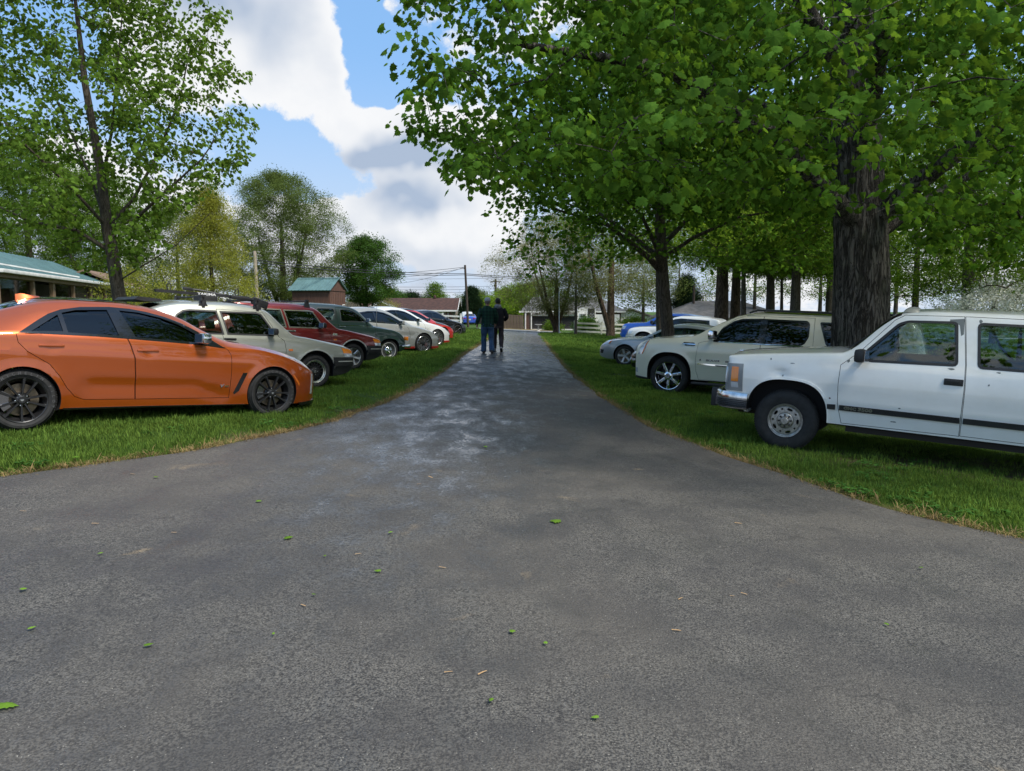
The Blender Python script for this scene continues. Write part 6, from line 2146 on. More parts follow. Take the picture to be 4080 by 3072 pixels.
ROUND = ([0, .15, .45, .75, .92, 1], [.45, .85, 1.0, .85, .55, .12])
CONE = ([0, .12, .4, .7, 1], [.7, 1.0, .78, .45, .06])
VASE = ([0, .2, .55, .85, 1], [.3, .6, .95, 1.0, .55])
FLAT = ([0, .3, .7, 1], [.55, 1.0, .95, .4])

_SRC = {}


def srcs(kind, material, n, spread, size, flat=0.6, aspect=0.55):
    if kind not in _SRC:
        _SRC[kind] = [source_obj('leaf_spray', spray_mesh('leaf_spray', material, n, spread, size, 100 + i * 7 + len(kind), flat, aspect)) for i in range(3)]
    return _SRC[kind]


def simple_tree(name, label, x, y, h, rx, lo, shape, kind, n, per, bark, tr=0.18, seed=1, ry=None, group=None, lean=(0, 0), spread=0.3, stems=1, cat='tree', size=1.0, limbs=(), z=None, thin=0.006, fork=0.7):
    rs = np.random.RandomState(seed)
    bz = gz(x, y) if z is None else z
    T = blob_targets(n, rs, rx, ry or rx, lo, h, shape)
    T[:, 0] += lean[0] * T[:, 2] / h
    T[:, 1] += lean[1] * T[:, 2] / h
    top = [(0, 0, -0.1), (lean[0] * .15, 0, h * .2), (lean[0] * .35, lean[1] * .3, h * .45), (lean[0] * .6, lean[1] * .6, h * fork)]
    lb = list(limbs)
    for k in range(1, stems):
        a = 6.283 * k / stems + seed
        lb.append(([(0, 0, 0.15), (.25 * rx * math.cos(a), .25 * rx * math.sin(a), h * .3), (.45 * rx * math.cos(a), .45 * rx * math.sin(a), h * .6)], tr * .7, tr * .2))
    return tree(name, label, (x, y, bz), (top, tr, tr * .25), lb, T, bark, _SRC[kind], per, size, spread * .62, .6, seed, cat, group, min_r=thin, trunk_r=[tr, tr * .85, tr * .6, tr * .25], rough=0.04)


def build_back_trees():
    srcs('olive', LEAF_OLIVE, 26, 0.2, 0.075)
    srcs('yellow', LEAF_YEL, 26, 0.19, 0.065)
    srcs('dark', LEAF_DARK, 26, 0.2, 0.085)
    srcs('tan', LEAF_TAN, 18, 0.2, 0.07)
    srcs('lime', LEAF_LIME, 24, 0.2, 0.085)
    srcs('conifer', LEAF_CONIF, 22, .16, .16, .5, .16)
    srcs('white', LEAF_WHITE, 12, .12, .055, .3, .85)
    srcs('green', LEAF_YOUNG, 24, 0.19, 0.08)
    gl, gr, gw = 'trees beyond the left row of cars', 'trees beyond the right row of cars', 'woodland trunks behind the right row of cars'
    # left of the drive
    simple_tree('feathery_tree', 'feathery yellow-green tree behind the silver hatchback', -14.4, 35, 7.0, 2.5, 1.0, CONE, 'yellow', 420, 7, BARK_Y, .14, 41, group=gl)
    simple_tree('broad_tree', 'large grey-green tree with thin upper twigs, right of the feathery yellow-green tree', -18.2, 58, 11.7, 5.3, 1.8, ROUND, 'olive', 900, 8, BARK_Y, .30, 42, group=gl, stems=4, spread=.42, size=1.15)
    simple_tree('round_tree', 'dense dark green tree standing left of the utility pole, above the brown roof', -12.2, 61, 7.2, 2.75, 2.0, ROUND, 'dark', 400, 7, BARK_Y, .16, 43, group=gl, stems=4, spread=.34, size=1.2)
    simple_tree('broad_tree', 'green tree rising behind the teal-roofed house at the left edge', -32.5, 57, 11.5, 5.2, 2.2, ROUND, 'green', 620, 8, BARK_Y, .26, 44, group=gl, stems=3, spread=.42, size=1.25)
    simple_tree('broad_tree', 'taller green tree behind the chimney of the teal-roofed house', -39.5, 60, 14.5, 5.8, 2.5, ROUND, 'green', 640, 8, BARK_Y, .30, 45, group=gl, stems=3, spread=.5, size=1.5)
    simple_tree('broad_tree', 'loose leafy tree between the teal-roofed house and the feathery tree', -21.5, 47, 7.6, 3.4, 1.0, ROUND, 'olive', 380, 6, BARK_Y, .18, 46, group=gl, stems=3, spread=.4, size=1.1)
    simple_tree('small_tree', 'small lime-green ornamental tree before the house wall', -14.1, 27.0, 2.5, 1.2, .8, FLAT, 'yellow', 80, 5, BARK_Y, .05, 47, group=gl, stems=4, spread=.2, size=.85)
    simple_tree('sapling', 'thin sapling with sparse yellow leaves before the brown roof', -12.6, 74, 3.6, 1.5, 1.2, ROUND, 'yellow', 60, 3, BARK_Y, .05, 48, group=gl, spread=.25, size=1.1)
    # tree line across the street
    for i, (px, yy, hh, rr, kd, nm, lb) in enumerate([
            (1735, 128, 6.3, 2.3, 'green', 'round_tree', 'pale green tree poking above the brown roof'), (1905, 116, 4.9, 3.4, 'olive', 'round_tree', 'olive tree just right of the utility pole'),
            (1560, 135, 5.3, 4.5, 'dark', 'round_tree', 'low dark tree along the roof ridge on the left'), (1640, 140, 5.0, 4.2, 'conifer', 'round_tree', 'low blackish tree along the middle of the roof ridge'),
            (2012, 105, 4.9, 3.6, 'lime', 'round_tree', 'bright lime tree behind the two walking men'), (2078, 98, 5.4, 3.2, 'lime', 'round_tree', 'bright yellow-green tree right of the two men'),
            (1940, 108, 3.7, 2.6, 'green', 'round_tree', 'bushy green tree left of the men, behind the blue car'), (1450, 140, 5.2, 4.5, 'olive', 'round_tree', 'low olive tree at the far left of the ridge'),
            (2160, 112, 7.0, 4.6, 'green', 'round_tree', 'tall green tree behind the far right house')]):
        simple_tree(nm, lb, (px - 2040) / 2880 * yy, yy, hh, rr, .3, ROUND, kd, 190, 7, BARK_Y, .15, 60 + i, group='tree line beyond the street', spread=.5, size=1.9, thin=.012)
    simple_tree('conifer', 'dark conifer behind the utility pole', -5.6, 101, 5.0, 2.0, .4, CONE, 'conifer', 260, 6, BARK_B, .14, 71, group='tree line beyond the street', spread=.35, size=1.6)
    simple_tree('conifer', 'dark evergreen beside the far right house', 16.8, 70, 5.6, 2.2, .6, CONE, 'conifer', 240, 6, BARK_B, .16, 72, group='tree line beyond the street', spread=.32, size=1.4)
    # right of the drive, at the street end
    simple_tree('budding_tree', 'spreading tree with beige young leaves at the end of the drive', 3.7, 60.5, 9.6, 5.6, 1.9, ROUND, 'tan', 620, 7, BARK_B, .26, 81, group=gr, stems=4, spread=.42, size=1.35, ry=4.2, fork=.5)
    simple_tree('budding_tree', 'tall brown-trunked tree with sparse beige leaves behind the white fence', 7.75, 57, 13, 5.0, 3.4, ROUND, 'tan', 460, 6, BARK_B, .33, 82, group=gr, spread=.45, size=1.3, stems=2)
    simple_tree('slim_tree', 'slim dark-stemmed tree left of the white fence', 5.1, 58, 8.0, 2.8, 2.4, ROUND, 'olive', 150, 4, BARK_Y, .12, 83, group=gr, spread=.4, size=1.2)
    simple_tree('slim_tree', 'thin leafless-looking stem beside the dark evergreen', 10.8, 52, 8.5, 2.0, 3.0, ROUND, 'tan', 90, 3, BARK_B, .10, 84, group=gr, spread=.4, size=1.1)
    # woodland behind the right row
    rs = np.random.RandomState(9)
    W_ = [(2635, 27.0, .17, 10, 4.2, 2.6, 'dark darker trunk just left of and behind the younger maple'), (2870, 46, .48, 14, 6.0, 3.6, 'stout brown forked trunk, left in the woodland'), (2925, 47, .36, 14, 5.5, 3.6, 'pale brown trunk close beside the stout forked one'),
          (2962, 38, .16, 11, 4.0, 3.2, 'slim dark trunk right of the pale brown one'), (3068, 40, .28, 12, 4.6, 3.0, 'middle woodland trunk above the pearl white roof'), (3112, 44, .12, 10, 3.4, 3.0, 'thinnest woodland trunk, leaning slightly'),
          (3163, 37, .30, 12, 4.6, 2.8, 'straight dark woodland trunk right of the thinnest one'), (3302, 42, .28, 12, 4.6, 2.8, 'woodland trunk left of the great maple, farther one'), (3345, 36, .24, 11, 4.2, 2.6, 'woodland trunk nearest the great maple on its left'),
          (3640, 30, .16, 10, 4.4, 2.2, 'leaning slim tree just right of the great maple'), (3850, 27, .26, 11, 4.8, 2.3, 'tree above the white blossom at the right edge'), (4110, 24, .2, 10, 4.6, 2.4, 'tree at the far right edge of the lawn')]
    for i, (px, yy, tr, hh, rr, lo, lb) in enumerate(W_):
        xx = (px - 2040) / 2880 * yy
        simple_tree('woodland_tree', lb, xx, yy, hh, rr, lo + (1.3 if px < 3500 else .5), ROUND, 'green' if i % 3 else 'lime', 300, 9, BARK_B if i in (1, 2) else BARK_Y, tr, 90 + i, group=gw, spread=.45, size=1.15 if yy > 31 else .85, thin=.009, lean=(rs.uniform(-.6, .6), 0))
    for i, (px, yy, hh, rr) in enumerate([(3000, 66, 11, 6), (3260, 62, 11, 6), (3560, 58, 11, 6), (3950, 50, 12, 6), (2700, 75, 10, 6), (2560, 70, 8, 4.5)]):
        xx = (px - 2040) / 2880 * yy
        simple_tree('woodland_tree', ['pale green tree filling the gap above the grey hip roof', 'pale tree filling the gap left of the great maple', 'pale tree glimpsed right of the great maple', 'pale leafy tree behind the white blossom', 'loose pale tree behind the younger maple', 'olive tree beside the small gabled outbuilding'][i],
                    xx, yy, hh, rr, 3.4 if i < 4 else 2.6, ROUND, 'green' if i < 4 else 'olive', 150, 4, BARK_Y, .2, 120 + i, group=gw, spread=.6, size=1.7, thin=.01)
    simple_tree('dogwood', 'small tree covered in white blossom at the right edge behind the white pickup', 17.2, 24.5, 3.1, 3.0, 1.6, FLAT, 'white', 300, 9, BARK_Y, .09, 140, stems=4, spread=.26, size=1.1, ry=2.2)
    # shrubs
    for i, (px, yy, hh, rr, kd, lb) in enumerate([(2205, 77, .55, .8, 'green', 'clipped shrub by the lattice of the far house'), (2335, 68, 1.1, 1.1, 'dark', 'dark round shrub behind the white fence'), (2530, 74, 1.5, 2.0, 'green', 'leafy shrub behind the blue pickup bonnet'),
                                                  (390, 26.5, 1.15, .8, 'lime', 'bright green shrub left of the slender maple trunk'), (478, 25.5, 1.05, .9, 'lime', 'bright green shrub right of the slender maple trunk'), (3720, 19, 1.2, .8, 'green', 'round green shrub seen through the pickup window')]):
        xx = (px - 2040) / 2880 * yy
        simple_tree('shrub', lb, xx, yy, hh, rr, .1, ROUND, kd, 60, 7, BARK_Y, .03, 150 + i, cat='shrub', spread=.2, size=1.0 if yy < 40 else 1.5, group='shrubs')


build_back_trees()
# ------------------------------------------------------------------ houses, sheds, fences, poles
M_TEAL = mat('teal_metal', (0.130, 0.225, 0.225), 0.38, 0.15, var=0.15, vscale=1.2)
M_TEALT = mat('dark_teal_trim', (0.02, 0.05, 0.06), 0.4)
M_WHITE = mat('white_paint_wood', (0.74, 0.73, 0.69), 0.55, var=0.12, vscale=3)
M_SIDING = mat('mauve_siding', (0.32, 0.265, 0.26), 0.7, var=0.10, vscale=2)
M_TIMBER = mat('weathered_timber', (0.22, 0.145, 0.085), 0.75, var=0.35, vscale=5, stretch=(6, 6, 1), bump=0.3)
M_SCREEN = mat('insect_screen', (0.030, 0.028, 0.028), 0.8)
M_BRICK = mat('brick', (0.24, 0.095, 0.065), 0.85, var=0.45, vscale=6)
M_BRICKD = mat('dark_brick', (0.11, 0.055, 0.042), 0.85, var=0.5, vscale=6)
M_MORTAR = mat('mortar', (0.30, 0.26, 0.22), 0.9)
M_SHINGLE = mat('brown_shingle', (0.055, 0.024, 0.016), 0.9, var=0.35, vscale=2.5, bump=0.4, bscale=12)
M_SHINGLEG = mat('grey_shingle', (0.11, 0.105, 0.10), 0.9, var=0.25, vscale=2.5, bump=0.4, bscale=12)
M_SHEDW = mat('shed_boards', (0.105, 0.050, 0.033), 0.75, var=0.25, vscale=3, stretch=(5, 5, 0.8))
M_PANE = mat('dark_pane', (0.02, 0.024, 0.028), 0.08, coat=0.5)
M_FENCEW = mat('grey_board', (0.135, 0.100, 0.072), 0.85, var=0.4, vscale=4, stretch=(4, 4, .7), bump=0.3)
M_POLE = mat('pole_wood', (0.055, 0.038, 0.028), 0.85, var=0.3, vscale=3, stretch=(5, 5, .5))
M_POLEP = mat('pale_pole_wood', (0.34, 0.28, 0.21), 0.8, var=0.25, vscale=3, stretch=(5, 5, .5))
M_WIRE = mat('wire', (0.015, 0.015, 0.016), 0.6)


def frame_of(o, ax):
    """helper: local axes with x along ax"""
    return math.atan2(ax[1], ax[0])


def bricks(parent, x0, x1, z0, z1, y, m, bw=0.42, bh=0.15, hole=None, limit=300, face=-1):
    """courses of brick standing proud of their mortar; alike bricks share one mesh"""
    w, h = bw, bh
    me = MB().box((0, 0, 0), (w - .02, .05, h - .02)).mesh('brick')
    me.materials.append(m)
    r = int((z1 - z0) / h)
    n = 0
    for j in range(r):
        x = x0 + w / 2 - (w / 2 if j % 2 else 0)
        while x < x1:
            zc = z0 + (j + .5) * h
            if x - w / 2 >= x0 - .01 and x + w / 2 <= x1 + .01 and (hole is None or not hole(x, zc)) and n < limit:
                o = link('brick', me, parent)
                o.location = (x, y, zc)
                n += 1
            x += w


def window(parent, x, y, z, w, h, face=-1, frame=M_WHITE, pane=M_PANE, cross=True, name='window'):
    f = MB()
    t = .06
    for dx, dz, sx, sz in ((0, h / 2, w + t, t), (0, -h / 2, w + t, t), (-w / 2, 0, t, h), (w / 2, 0, t, h)):
        f.box((x + dx, y + face * .03, z + dz), (sx, .08, sz))
    if cross:
        f.box((x, y + face * .03, z), (w, .05, .04))
    fo = f.build(name, frame, parent)
    p = MB()
    p.box((x, y + face * .005, z), (w, .02, h))
    p.build('pane', pane, fo)
    s = MB()
    s.box((x, y + face * .06, z - h / 2 - .05), (w + .16, .12, .04))
    s.build('sill', frame, fo)
    return fo


def seam_roof(parent, a, b, c, d, m, n, name='roof', rib=0.03):
    """sheet roof a-b along the eave, d-c along the ridge, with raised seams as its own pieces"""
    a, b, c, d = map(Vector, (a, b, c, d))
    nn = (b - a).cross(d - a).normalized()
    if nn.z < 0:
        nn = -nn
    mb = MB()
    th = .05
    vs = [a, b, c, d, a - nn * th, b - nn * th, c - nn * th, d - nn * th]
    mb.add(vs, [(0, 1, 2, 3), (7, 6, 5, 4), (0, 4, 5, 1), (1, 5, 6, 2), (2, 6, 7, 3), (3, 7, 4, 0)])
    ro = mb.build(name, m, parent)
    me = None
    for i in range(n + 1):
        t = i / n
        p, q = a.lerp(b, t), d.lerp(c, t)
        s = MB()
        s.beam(p + nn * .012, q + nn * .012, rib, .035, nn)
        s.build('seam', m, ro)
    return ro


def gable_mesh(parent, x0, x1, y, z0, z1, apex, m, name='gable', th=.1):
    mb = MB()
    mb.prism([(x0, z0), (x1, z0), (x1, z1), ((x0 + x1) / 2, apex), (x0, z1)], y - th, y + th, 'XZ')
    return mb.build(name, m, parent)


def rail_fence(label, A, B, nposts, h, rails, m, group=None, w=.13, name='rail_fence'):
    A, B = Vector(A), Vector(B)
    root = thing(name, label, 'fence', A, 0, group)
    pts = []
    for i in range(nposts):
        p = A.lerp(B, i / (nposts - 1))
        p.z = gz(p.x, p.y)
        q = p - A
        mb = MB()
        mb.box((q.x, q.y, q.z + h / 2), (w, w, h), None, .01)
        po = mb.build('post', m, root)
        cp = MB()
        cp.prism([(-w * .62, 0), (w * .62, 0), (w * .5, .04), (0, .07), (-w * .5, .04)], -w * .62, w * .62, 'XZ', (q.x, q.y, q.z + h))
        cp.build('post_cap', m, po)
        pts.append(q)
    for i in range(nposts - 1):
        for rz in rails:
            mb = MB()
            d = (pts[i + 1] - pts[i]).normalized()
            mb.beam(pts[i] + Vector((0, 0, rz)) + d * w * .5, pts[i + 1] + Vector((0, 0, rz)) - d * w * .5, .05, .15, bev=.005)
            mb.build('rail', m, root)
    return root


def board_fence(label, A, B, h, bw, m, post_m, group=None):
    A, B = Vector(A), Vector(B)
    A.z = gz(A.x, A.y)
    root = thing('board_fence', label, 'fence', A, 0, group)
    L = (B - A).length
    d = (B - A).normalized()
    n = int(L / bw)
    me = MB().prism([(-bw / 2 + .008, 0), (bw / 2 - .008, 0), (bw / 2 - .008, h - .04), (bw / 4, h), (-bw / 4, h), (-bw / 2 + .008, h - .04)], -.012, .012).mesh('board')
    me.materials.append(m)
    rot = math.atan2(d.y, d.x)
    r = random.Random(3)
    for i in range(n):
        p = d * ((i + .5) * bw)
        o = link('board', me, root)
        o.location = (p.x, p.y + (.03 if i % 2 else 0), gz(A.x + p.x, A.y + p.y) - A.z + r.uniform(-.03, .03))
        o.rotation_euler = (0, r.uniform(-.008, .008), rot)
    for k in (.35, h - .35):
        mb = MB()
        mb.beam(Vector((0, .05, k)), d * L + Vector((0, .05, k)), .04, .09)
        mb.build('rail', m, root)
    return root


def power_line(label, A, B, sag, r=.022, n=14):
    A, B = Vector(A), Vector(B)
    o = thing('power_line', label, 'wire', A, 0, 'power lines')
    mb = MB()
    mb.tube([(B - A) * t - Vector((0, 0, sag * 4 * t * (1 - t))) for t in np.linspace(0, 1, n)], r, 5)
    mb.build('cable', M_WIRE, o)
    return o


def PX(px, y):
    return (px - 2040) / 2880 * y


def PZ(py, y):
    """height of a picture row at distance y (near the middle of the frame)"""
    t = (1536 - py) / 2880
    return EYE + y * (t * math.cos(PITCH) - math.sin(PITCH)) / (math.cos(PITCH) + t * math.sin(PITCH))


def build_left_house():
    A = Vector((-20.3, 29.5, 0.55))
    ang = math.atan2(12.0, -3.3)
    root = thing('ranch_house', 'low house with teal metal roof and a screened timber porch, at the left edge', 'house', A, ang)
    # local: x along the front (receding), y = to the left of that = away from the drive is +? front faces -y
    zE = 2.50
    wall = MB()
    wall.box((7.5, 5.0, 1.2), (27, 7.4, 2.4))
    wo = wall.build('wall', M_SIDING, root)
    for k in range(5):
        for i in range(9):
            pn = MB()
            pn.box((13.6 + i * .92, 1.285, .30 + k * .47), (.90, .03, .45))
            pn.build('siding_panel', M_SIDING, wo)
    # main roof, ridge parallel to the front
    seam_roof(root, (-6, 1.0, zE + .12), (21.6, 1.0, zE + .12), (21.6, 5.0, zE + 1.85), (-6, 5.0, zE + 1.85), M_TEAL, 46)
    seam_roof(root, (-6, 9.2, zE + .12), (21.6, 9.2, zE + .12), (21.6, 5.02, zE + 1.85), (-6, 5.02, zE + 1.85), M_TEAL, 4)
    gm = MB()
    gm.prism([(1.3, zE - .1), (8.7, zE - .1), (5.0, zE + 1.72)], 20.9, 21.0, 'YZ')
    gm.build('gable', M_SIDING, root)
    # porch roof, shallower
    seam_roof(root, (-6, -1.75, zE - .05), (12.4, -1.75, zE - .05), (12.4, 1.6, zE + .52), (-6, 1.6, zE + .52), M_TEAL, 34, name='porch_roof')
    fl = MB()
    fl.beam((-2.0, 1.25, zE + .62), (4.6, -1.2, zE + .14), .16, .06)
    fl.build('flashing', M_WHITE, root)
    g = MB()
    g.box((3.2, -1.85, zE - .10), (18.4, .14, .13), None, .03)
    g.build('gutter', M_WHITE, root, 40)
    g = MB()
    g.box((17.0, .90, zE + .06), (9.3, .14, .12), None, .03)
    g.build('gutter', M_WHITE, root, 40)
    fa = MB()
    fa.box((3.2, -1.74, zE - .22), (18.3, .05, .18))
    fa.build('fascia', M_TIMBER, root)
    # posts, rails and screens
    xs = [-5.8, -2.6, -.4, 2.2, 4.8, 7.3, 9.7, 12.1]
    for i, x in enumerate(xs):
        p = MB()
        p.box((x, -1.62, 1.10), (.17 if i != 2 else .26, .15, 2.35), None, .01)
        p.build('post', M_TIMBER, root)
    for i in range(len(xs) - 1):
        if i == 1:
            continue
        xa, xb = xs[i] + .1, xs[i + 1] - .1
        r = MB()
        r.box(((xa + xb) / 2, -1.62, .78), (xb - xa, .12, .10))
        r.build('rail', M_TIMBER, root)
        r = MB()
        r.box(((xa + xb) / 2, -1.62, 2.20), (xb - xa, .12, .08))
        r.build('rail', M_TIMBER, root)
        b = MB()
        b.box(((xa + xb) / 2, -1.60, .38), (xb - xa, .06, .66))
        b.build('knee_wall', M_SIDING, root)
        s = MB()
        s.box(((xa + xb) / 2, -1.58, 1.48), (xb - xa, .008, 1.34))
        s.build('screen', glass_mat('screen_mesh', (.55, .53, .52), .3), root)
    window(root, 5.6, 1.30, 1.45, .8, 1.1)
    window(root, 11.0, 1.30, 1.45, .8, 1.1)
    window(root, 17.6, 1.27, 1.15, .75, 1.75)
    window(root, 1.2, 1.30, 1.45, 1.2, 1.1)
    dn = MB()
    dn.tube([(20.7, .95, zE), (20.7, 1.15, zE - .3), (20.7, 1.15, .1)], .04, 8)
    dn.build('downspout', M_WHITE, root, 50)
    pf = MB()
    pf.beam((12.3, -1.5, zE - .35), (13.6, 1.2, zE - 1.0), .06, .12)
    pf.build('brace', M_WHITE, root)
    ch = MB()
    ch.box((1.6, 5.2, zE + 2.0), (.95, .75, .75), None, .01)
    cho = ch.build('chimney', M_BRICK, root)
    for j in range(4):
        for i in range(3):
            for yy, in ((4.81,),):
                b = MB()
                b.box((1.6 - .31 + i * .31 + (.05 if j % 2 else 0), yy, zE + 1.74 + j * .16), (.28, .03, .13))
                b.build('brick', M_BRICKD if (i + j) % 3 == 0 else M_BRICK, cho)
    cc = MB()
    cc.box((1.6, 5.2, zE + 2.42), (1.08, .88, .10), None, .01)
    cc.build('chimney_cap', M_MORTAR, cho)
    an = MB()
    an.tube([(3.2, 5.2, zE + 1.8), (3.2, 5.2, zE + 2.55)], .018, 6)
    an.tube([(2.4, 5.2, zE + 2.5), (5.4, 5.2, zE + 2.5)], .018, 6)
    for k in range(7):
        an.tube([(2.6 + k * .42, 4.7, zE + 2.5), (2.6 + k * .42, 5.7, zE + 2.5)], .012, 5)
    an.build('aerial', M_ALLOY, root)
    ft = MB()
    ft.box((3.2, -.2, .04), (18.5, 3.2, .08))
    ft.build('porch_floor', mat('concrete'), root)
    fnd = MB()
    fnd.box((7.5, 4.7, -.35), (27.2, 7.0, .75))
    fnd.build('foundation', mat('concrete'), root)
    # second, brown-roofed house beyond it
    r2 = thing('neighbour_house', 'brown-roofed house end just past the teal-roofed house', 'house', (-27.5, 56, .5), ang)
    w = MB()
    w.box((0, 3, 1.2), (12, 6, 2.4))
    w.build('wall', M_SIDING, r2)
    rf = MB()
    rf.prism([(-.5, 2.35), (3, 3.9), (6.5, 2.35), (6.5, 2.25), (3, 3.75), (-.5, 2.25)], -6.6, 6.6, 'YZ')
    rf.build('roof', mat('tan_shingle', (.20, .13, .09), .9, var=.25, vscale=2), r2)


def build_shed():
    y = 52.0
    x0, x1 = PX(1166, y), PX(1322, y)
    root = thing('garden_shed', 'small brown shed with a ribbed teal metal roof', 'shed', ((x0 + x1) / 2, y, gz(x0, y) - .1), R(-9))
    L = x1 - x0
    D = 2.9
    zE = PZ(1156, y) - gz(x0, y) + .1
    zR = PZ(1114, y) - gz(x0, y) + .25
    w = MB()
    w.box((0, D / 2, zE / 2), (L, D, zE))
    wo = w.build('wall', M_SHEDW, root)
    n = 2
    for i in range(n):
        p = MB()
        p.box((-L / 2 + (i + .5) * L / n, -.02, zE / 2), (L / n - .03, .03, zE - .05))
        p.build('panel', M_SHEDW, wo)
    for i in range(9):
        p = MB()
        p.box((L / 2 + .015, (i + .5) * D / 9, zE / 2), (.03, D / 9 - .02, zE))
        p.build('plank', M_SHEDW, wo)
    g = MB()
    g.prism([(0, zE), (D, zE), (D / 2, zR - .06)], L / 2 - .05, L / 2 + .03, 'YZ')
    g.build('gable', M_SHEDW, root)
    g = MB()
    g.prism([(0, zE), (D, zE), (D / 2, zR - .06)], -L / 2, -L / 2 + .05, 'YZ')
    g.build('gable', M_SHEDW, root)
    seam_roof(root, (-L / 2 - .2, -.22, zE - .02), (L / 2 + .15, -.22, zE - .02), (L / 2 + .15, D / 2, zR), (-L / 2 - .2, D / 2, zR), M_TEAL, 12, rib=.05)
    seam_roof(root, (-L / 2 - .2, D + .22, zE - .02), (L / 2 + .15, D + .22, zE - .02), (L / 2 + .15, D / 2, zR), (-L / 2 - .2, D / 2, zR), M_TEAL, 3, rib=.05)
    cp = MB()
    cp.prism([(D / 2 - .14, zR - .02), (D / 2, zR + .05), (D / 2 + .14, zR - .02)], -L / 2 - .2, L / 2 + .15, 'YZ')
    cp.build('ridge_cap', M_TEAL, root)
    tr = MB()
    tr.box((L / 2 + .05, D / 2, zE + .02), (.04, D, .12))
    tr.build('trim', M_SHEDW, root)
    for yy in (.55, D - .45):
        f = MB()
        f.box((L / 2 + .05, yy, zE - 1.35), (.05, .42, .72))
        fo = f.build('window', M_WHITE, root)
        p = MB()
        p.box((L / 2 + .075, yy, zE - 1.35), (.02, .30, .60))
        p.build('pane', M_PANE, fo)


def build_brick_house():
    y = 104.0
    zb = -.7
    xR = PX(1812, y)
    xL = PX(1395, y)
    root = thing('brick_house', 'long low brick house with a brown shingle roof and white trim', 'house', (xL, y, zb), 0)
    L = xR - xL
    zE = PZ(1236, y) - zb
    zR = PZ(1188, y) - zb + .1
    D = 8.0
    w = MB()
    w.box((L / 2, D / 2, zE / 2), (L, D, zE))
    w.build('wall', M_MORTAR, root)
    rf = MB()
    rf.add([(-.6, -.6, zE), (L + .5, -.6, zE), (L + .5, D / 2, zR), (1.2, D / 2, zR), (-.6, D + .6, zE), (L + .5, D + .6, zE),
            (-.6, -.6, zE - .14), (L + .5, -.6, zE - .14), (L + .5, D / 2, zR - .14), (1.2, D / 2, zR - .14), (-.6, D + .6, zE - .14), (L + .5, D + .6, zE - .14)],
           [(0, 1, 2, 3), (3, 2, 5, 4), (0, 3, 4), (0, 6, 7, 1), (1, 7, 8, 2), (2, 8, 11, 5), (5, 11, 10, 4), (4, 10, 6, 0), (6, 10, 11, 8, 7)])
    rf.build('roof', M_SHINGLE, root)
    vn = MB()
    vn.lathe([(0, .55), (.16, .45), (.22, .3), (.2, 0)], 12, 'Z', (L - 3.2, D / 2 - .2, zR - .1))
    vn.build('roof_vent', M_SHINGLE, root, 50)
    fa = MB()
    fa.box((L / 2, -.62, zE - .08), (L + 1.0, .06, .22))
    fa.build('fascia', M_WHITE, root)
    for sg in (-1, 1):
        b = MB()
        b.beam((L + .52, D / 2, zR - .08), (L + .52, D / 2 + sg * (D / 2 + .6), zE - .08), .05, .26)
        b.build('barge_board', M_WHITE, root)
    gb = MB()
    gb.prism([(0, zE - .1), (D, zE - .1), (D / 2, zR - .2)], L - .02, L + .03, 'YZ')
    gb.build('gable', M_BRICK, root)
    # projecting front gable
    gx0, gx1 = PX(1458, y) - xL, PX(1614, y) - xL
    ga = PZ(1200, y) - zb
    gw = MB()
    gw.prism([(gx0 + .5, 0), (gx1 - .5, 0), (gx1 - .5, zE), ((gx0 + gx1) / 2, ga - .25), (gx0 + .5, zE)], -2.4, 0, 'XZ')
    gw.build('gable', M_MORTAR, root)
    for sg, xa in ((-1, gx0 - .2), (1, gx1 + .2)):
        b = MB()
        b.beam(((gx0 + gx1) / 2, -2.62, ga), (xa, -2.62, zE - .25), .06, .26)
        b.build('barge_board', M_WHITE, root)
        s = MB()
        m_ = (gx0 + gx1) / 2
        s.add([(m_, -2.65, ga + .08), (xa, -2.65, zE - .17), (xa, 2.5, zE - .17), (m_, 3.2, ga + .08), (m_, -2.65, ga - .02), (xa, -2.65, zE - .27), (xa, 2.5, zE - .27), (m_, 3.2, ga - .02)],
              [(0, 1, 2, 3), (7, 6, 5, 4), (0, 4, 5, 1), (1, 5, 6, 2), (2, 6, 7, 3), (3, 7, 4, 0)])
        s.build('roof', M_SHINGLE, root)
    hw = (gx1 - gx0) / 2
    bricks(root, gx0 + .6, gx1 - .6, zE - 1.0, ga - .3, -2.43, M_BRICK, .42, .16, hole=lambda x, z: z > zE + (ga - .35 - zE) * (1 - abs(x - (gx0 + gx1) / 2) / hw) - .1, limit=150)
    for px, hw_ in ((1711, 11), (1740, 12)):
        window(root, PX(px, y) - xL, -.03, zE - .95, hw_ * 2 / 2880 * y, 1.3, cross=False)
    pn = MB()
    pn.box((PX(1728, y) - xL, -.02, zE - 1.0), (3.6, .06, 1.9))
    pn.build('white_panel', M_WHITE, root)
    bricks(root, PX(1764, y) - xL, L - .1, zE - 2.4, zE - .2, -.03, M_BRICK, .42, .16, limit=150)
    dn = MB()
    dn.tube([(PX(1787, y) - xL, -.5, zE), (PX(1787, y) - xL, -.12, zE - .3), (PX(1787, y) - xL, -.12, .2)], .06, 6)
    dn.build('downspout', M_WHITE, root)
    # board fence between shed and brick house
    board_fence('weathered board fence between the shed and the brick house', (PX(1362, 78), 78, 0), (PX(1452, 78), 77.4, 0), 2.25, .2, mat('pale_board', (.20, .16, .12), .85, var=.35, vscale=4, stretch=(4, 4, .7)), None, 'board fences')
    # white garage across the street behind the men
    g = thing('garage', 'small white garage across the street behind the walking men', 'garage', (PX(1925, 112), 112, -.8), 0)
    b = MB()
    b.box((0, 2, 1.1), (3.4, 4, 2.2))
    b.build('wall', M_WHITE, g)
    r = MB()
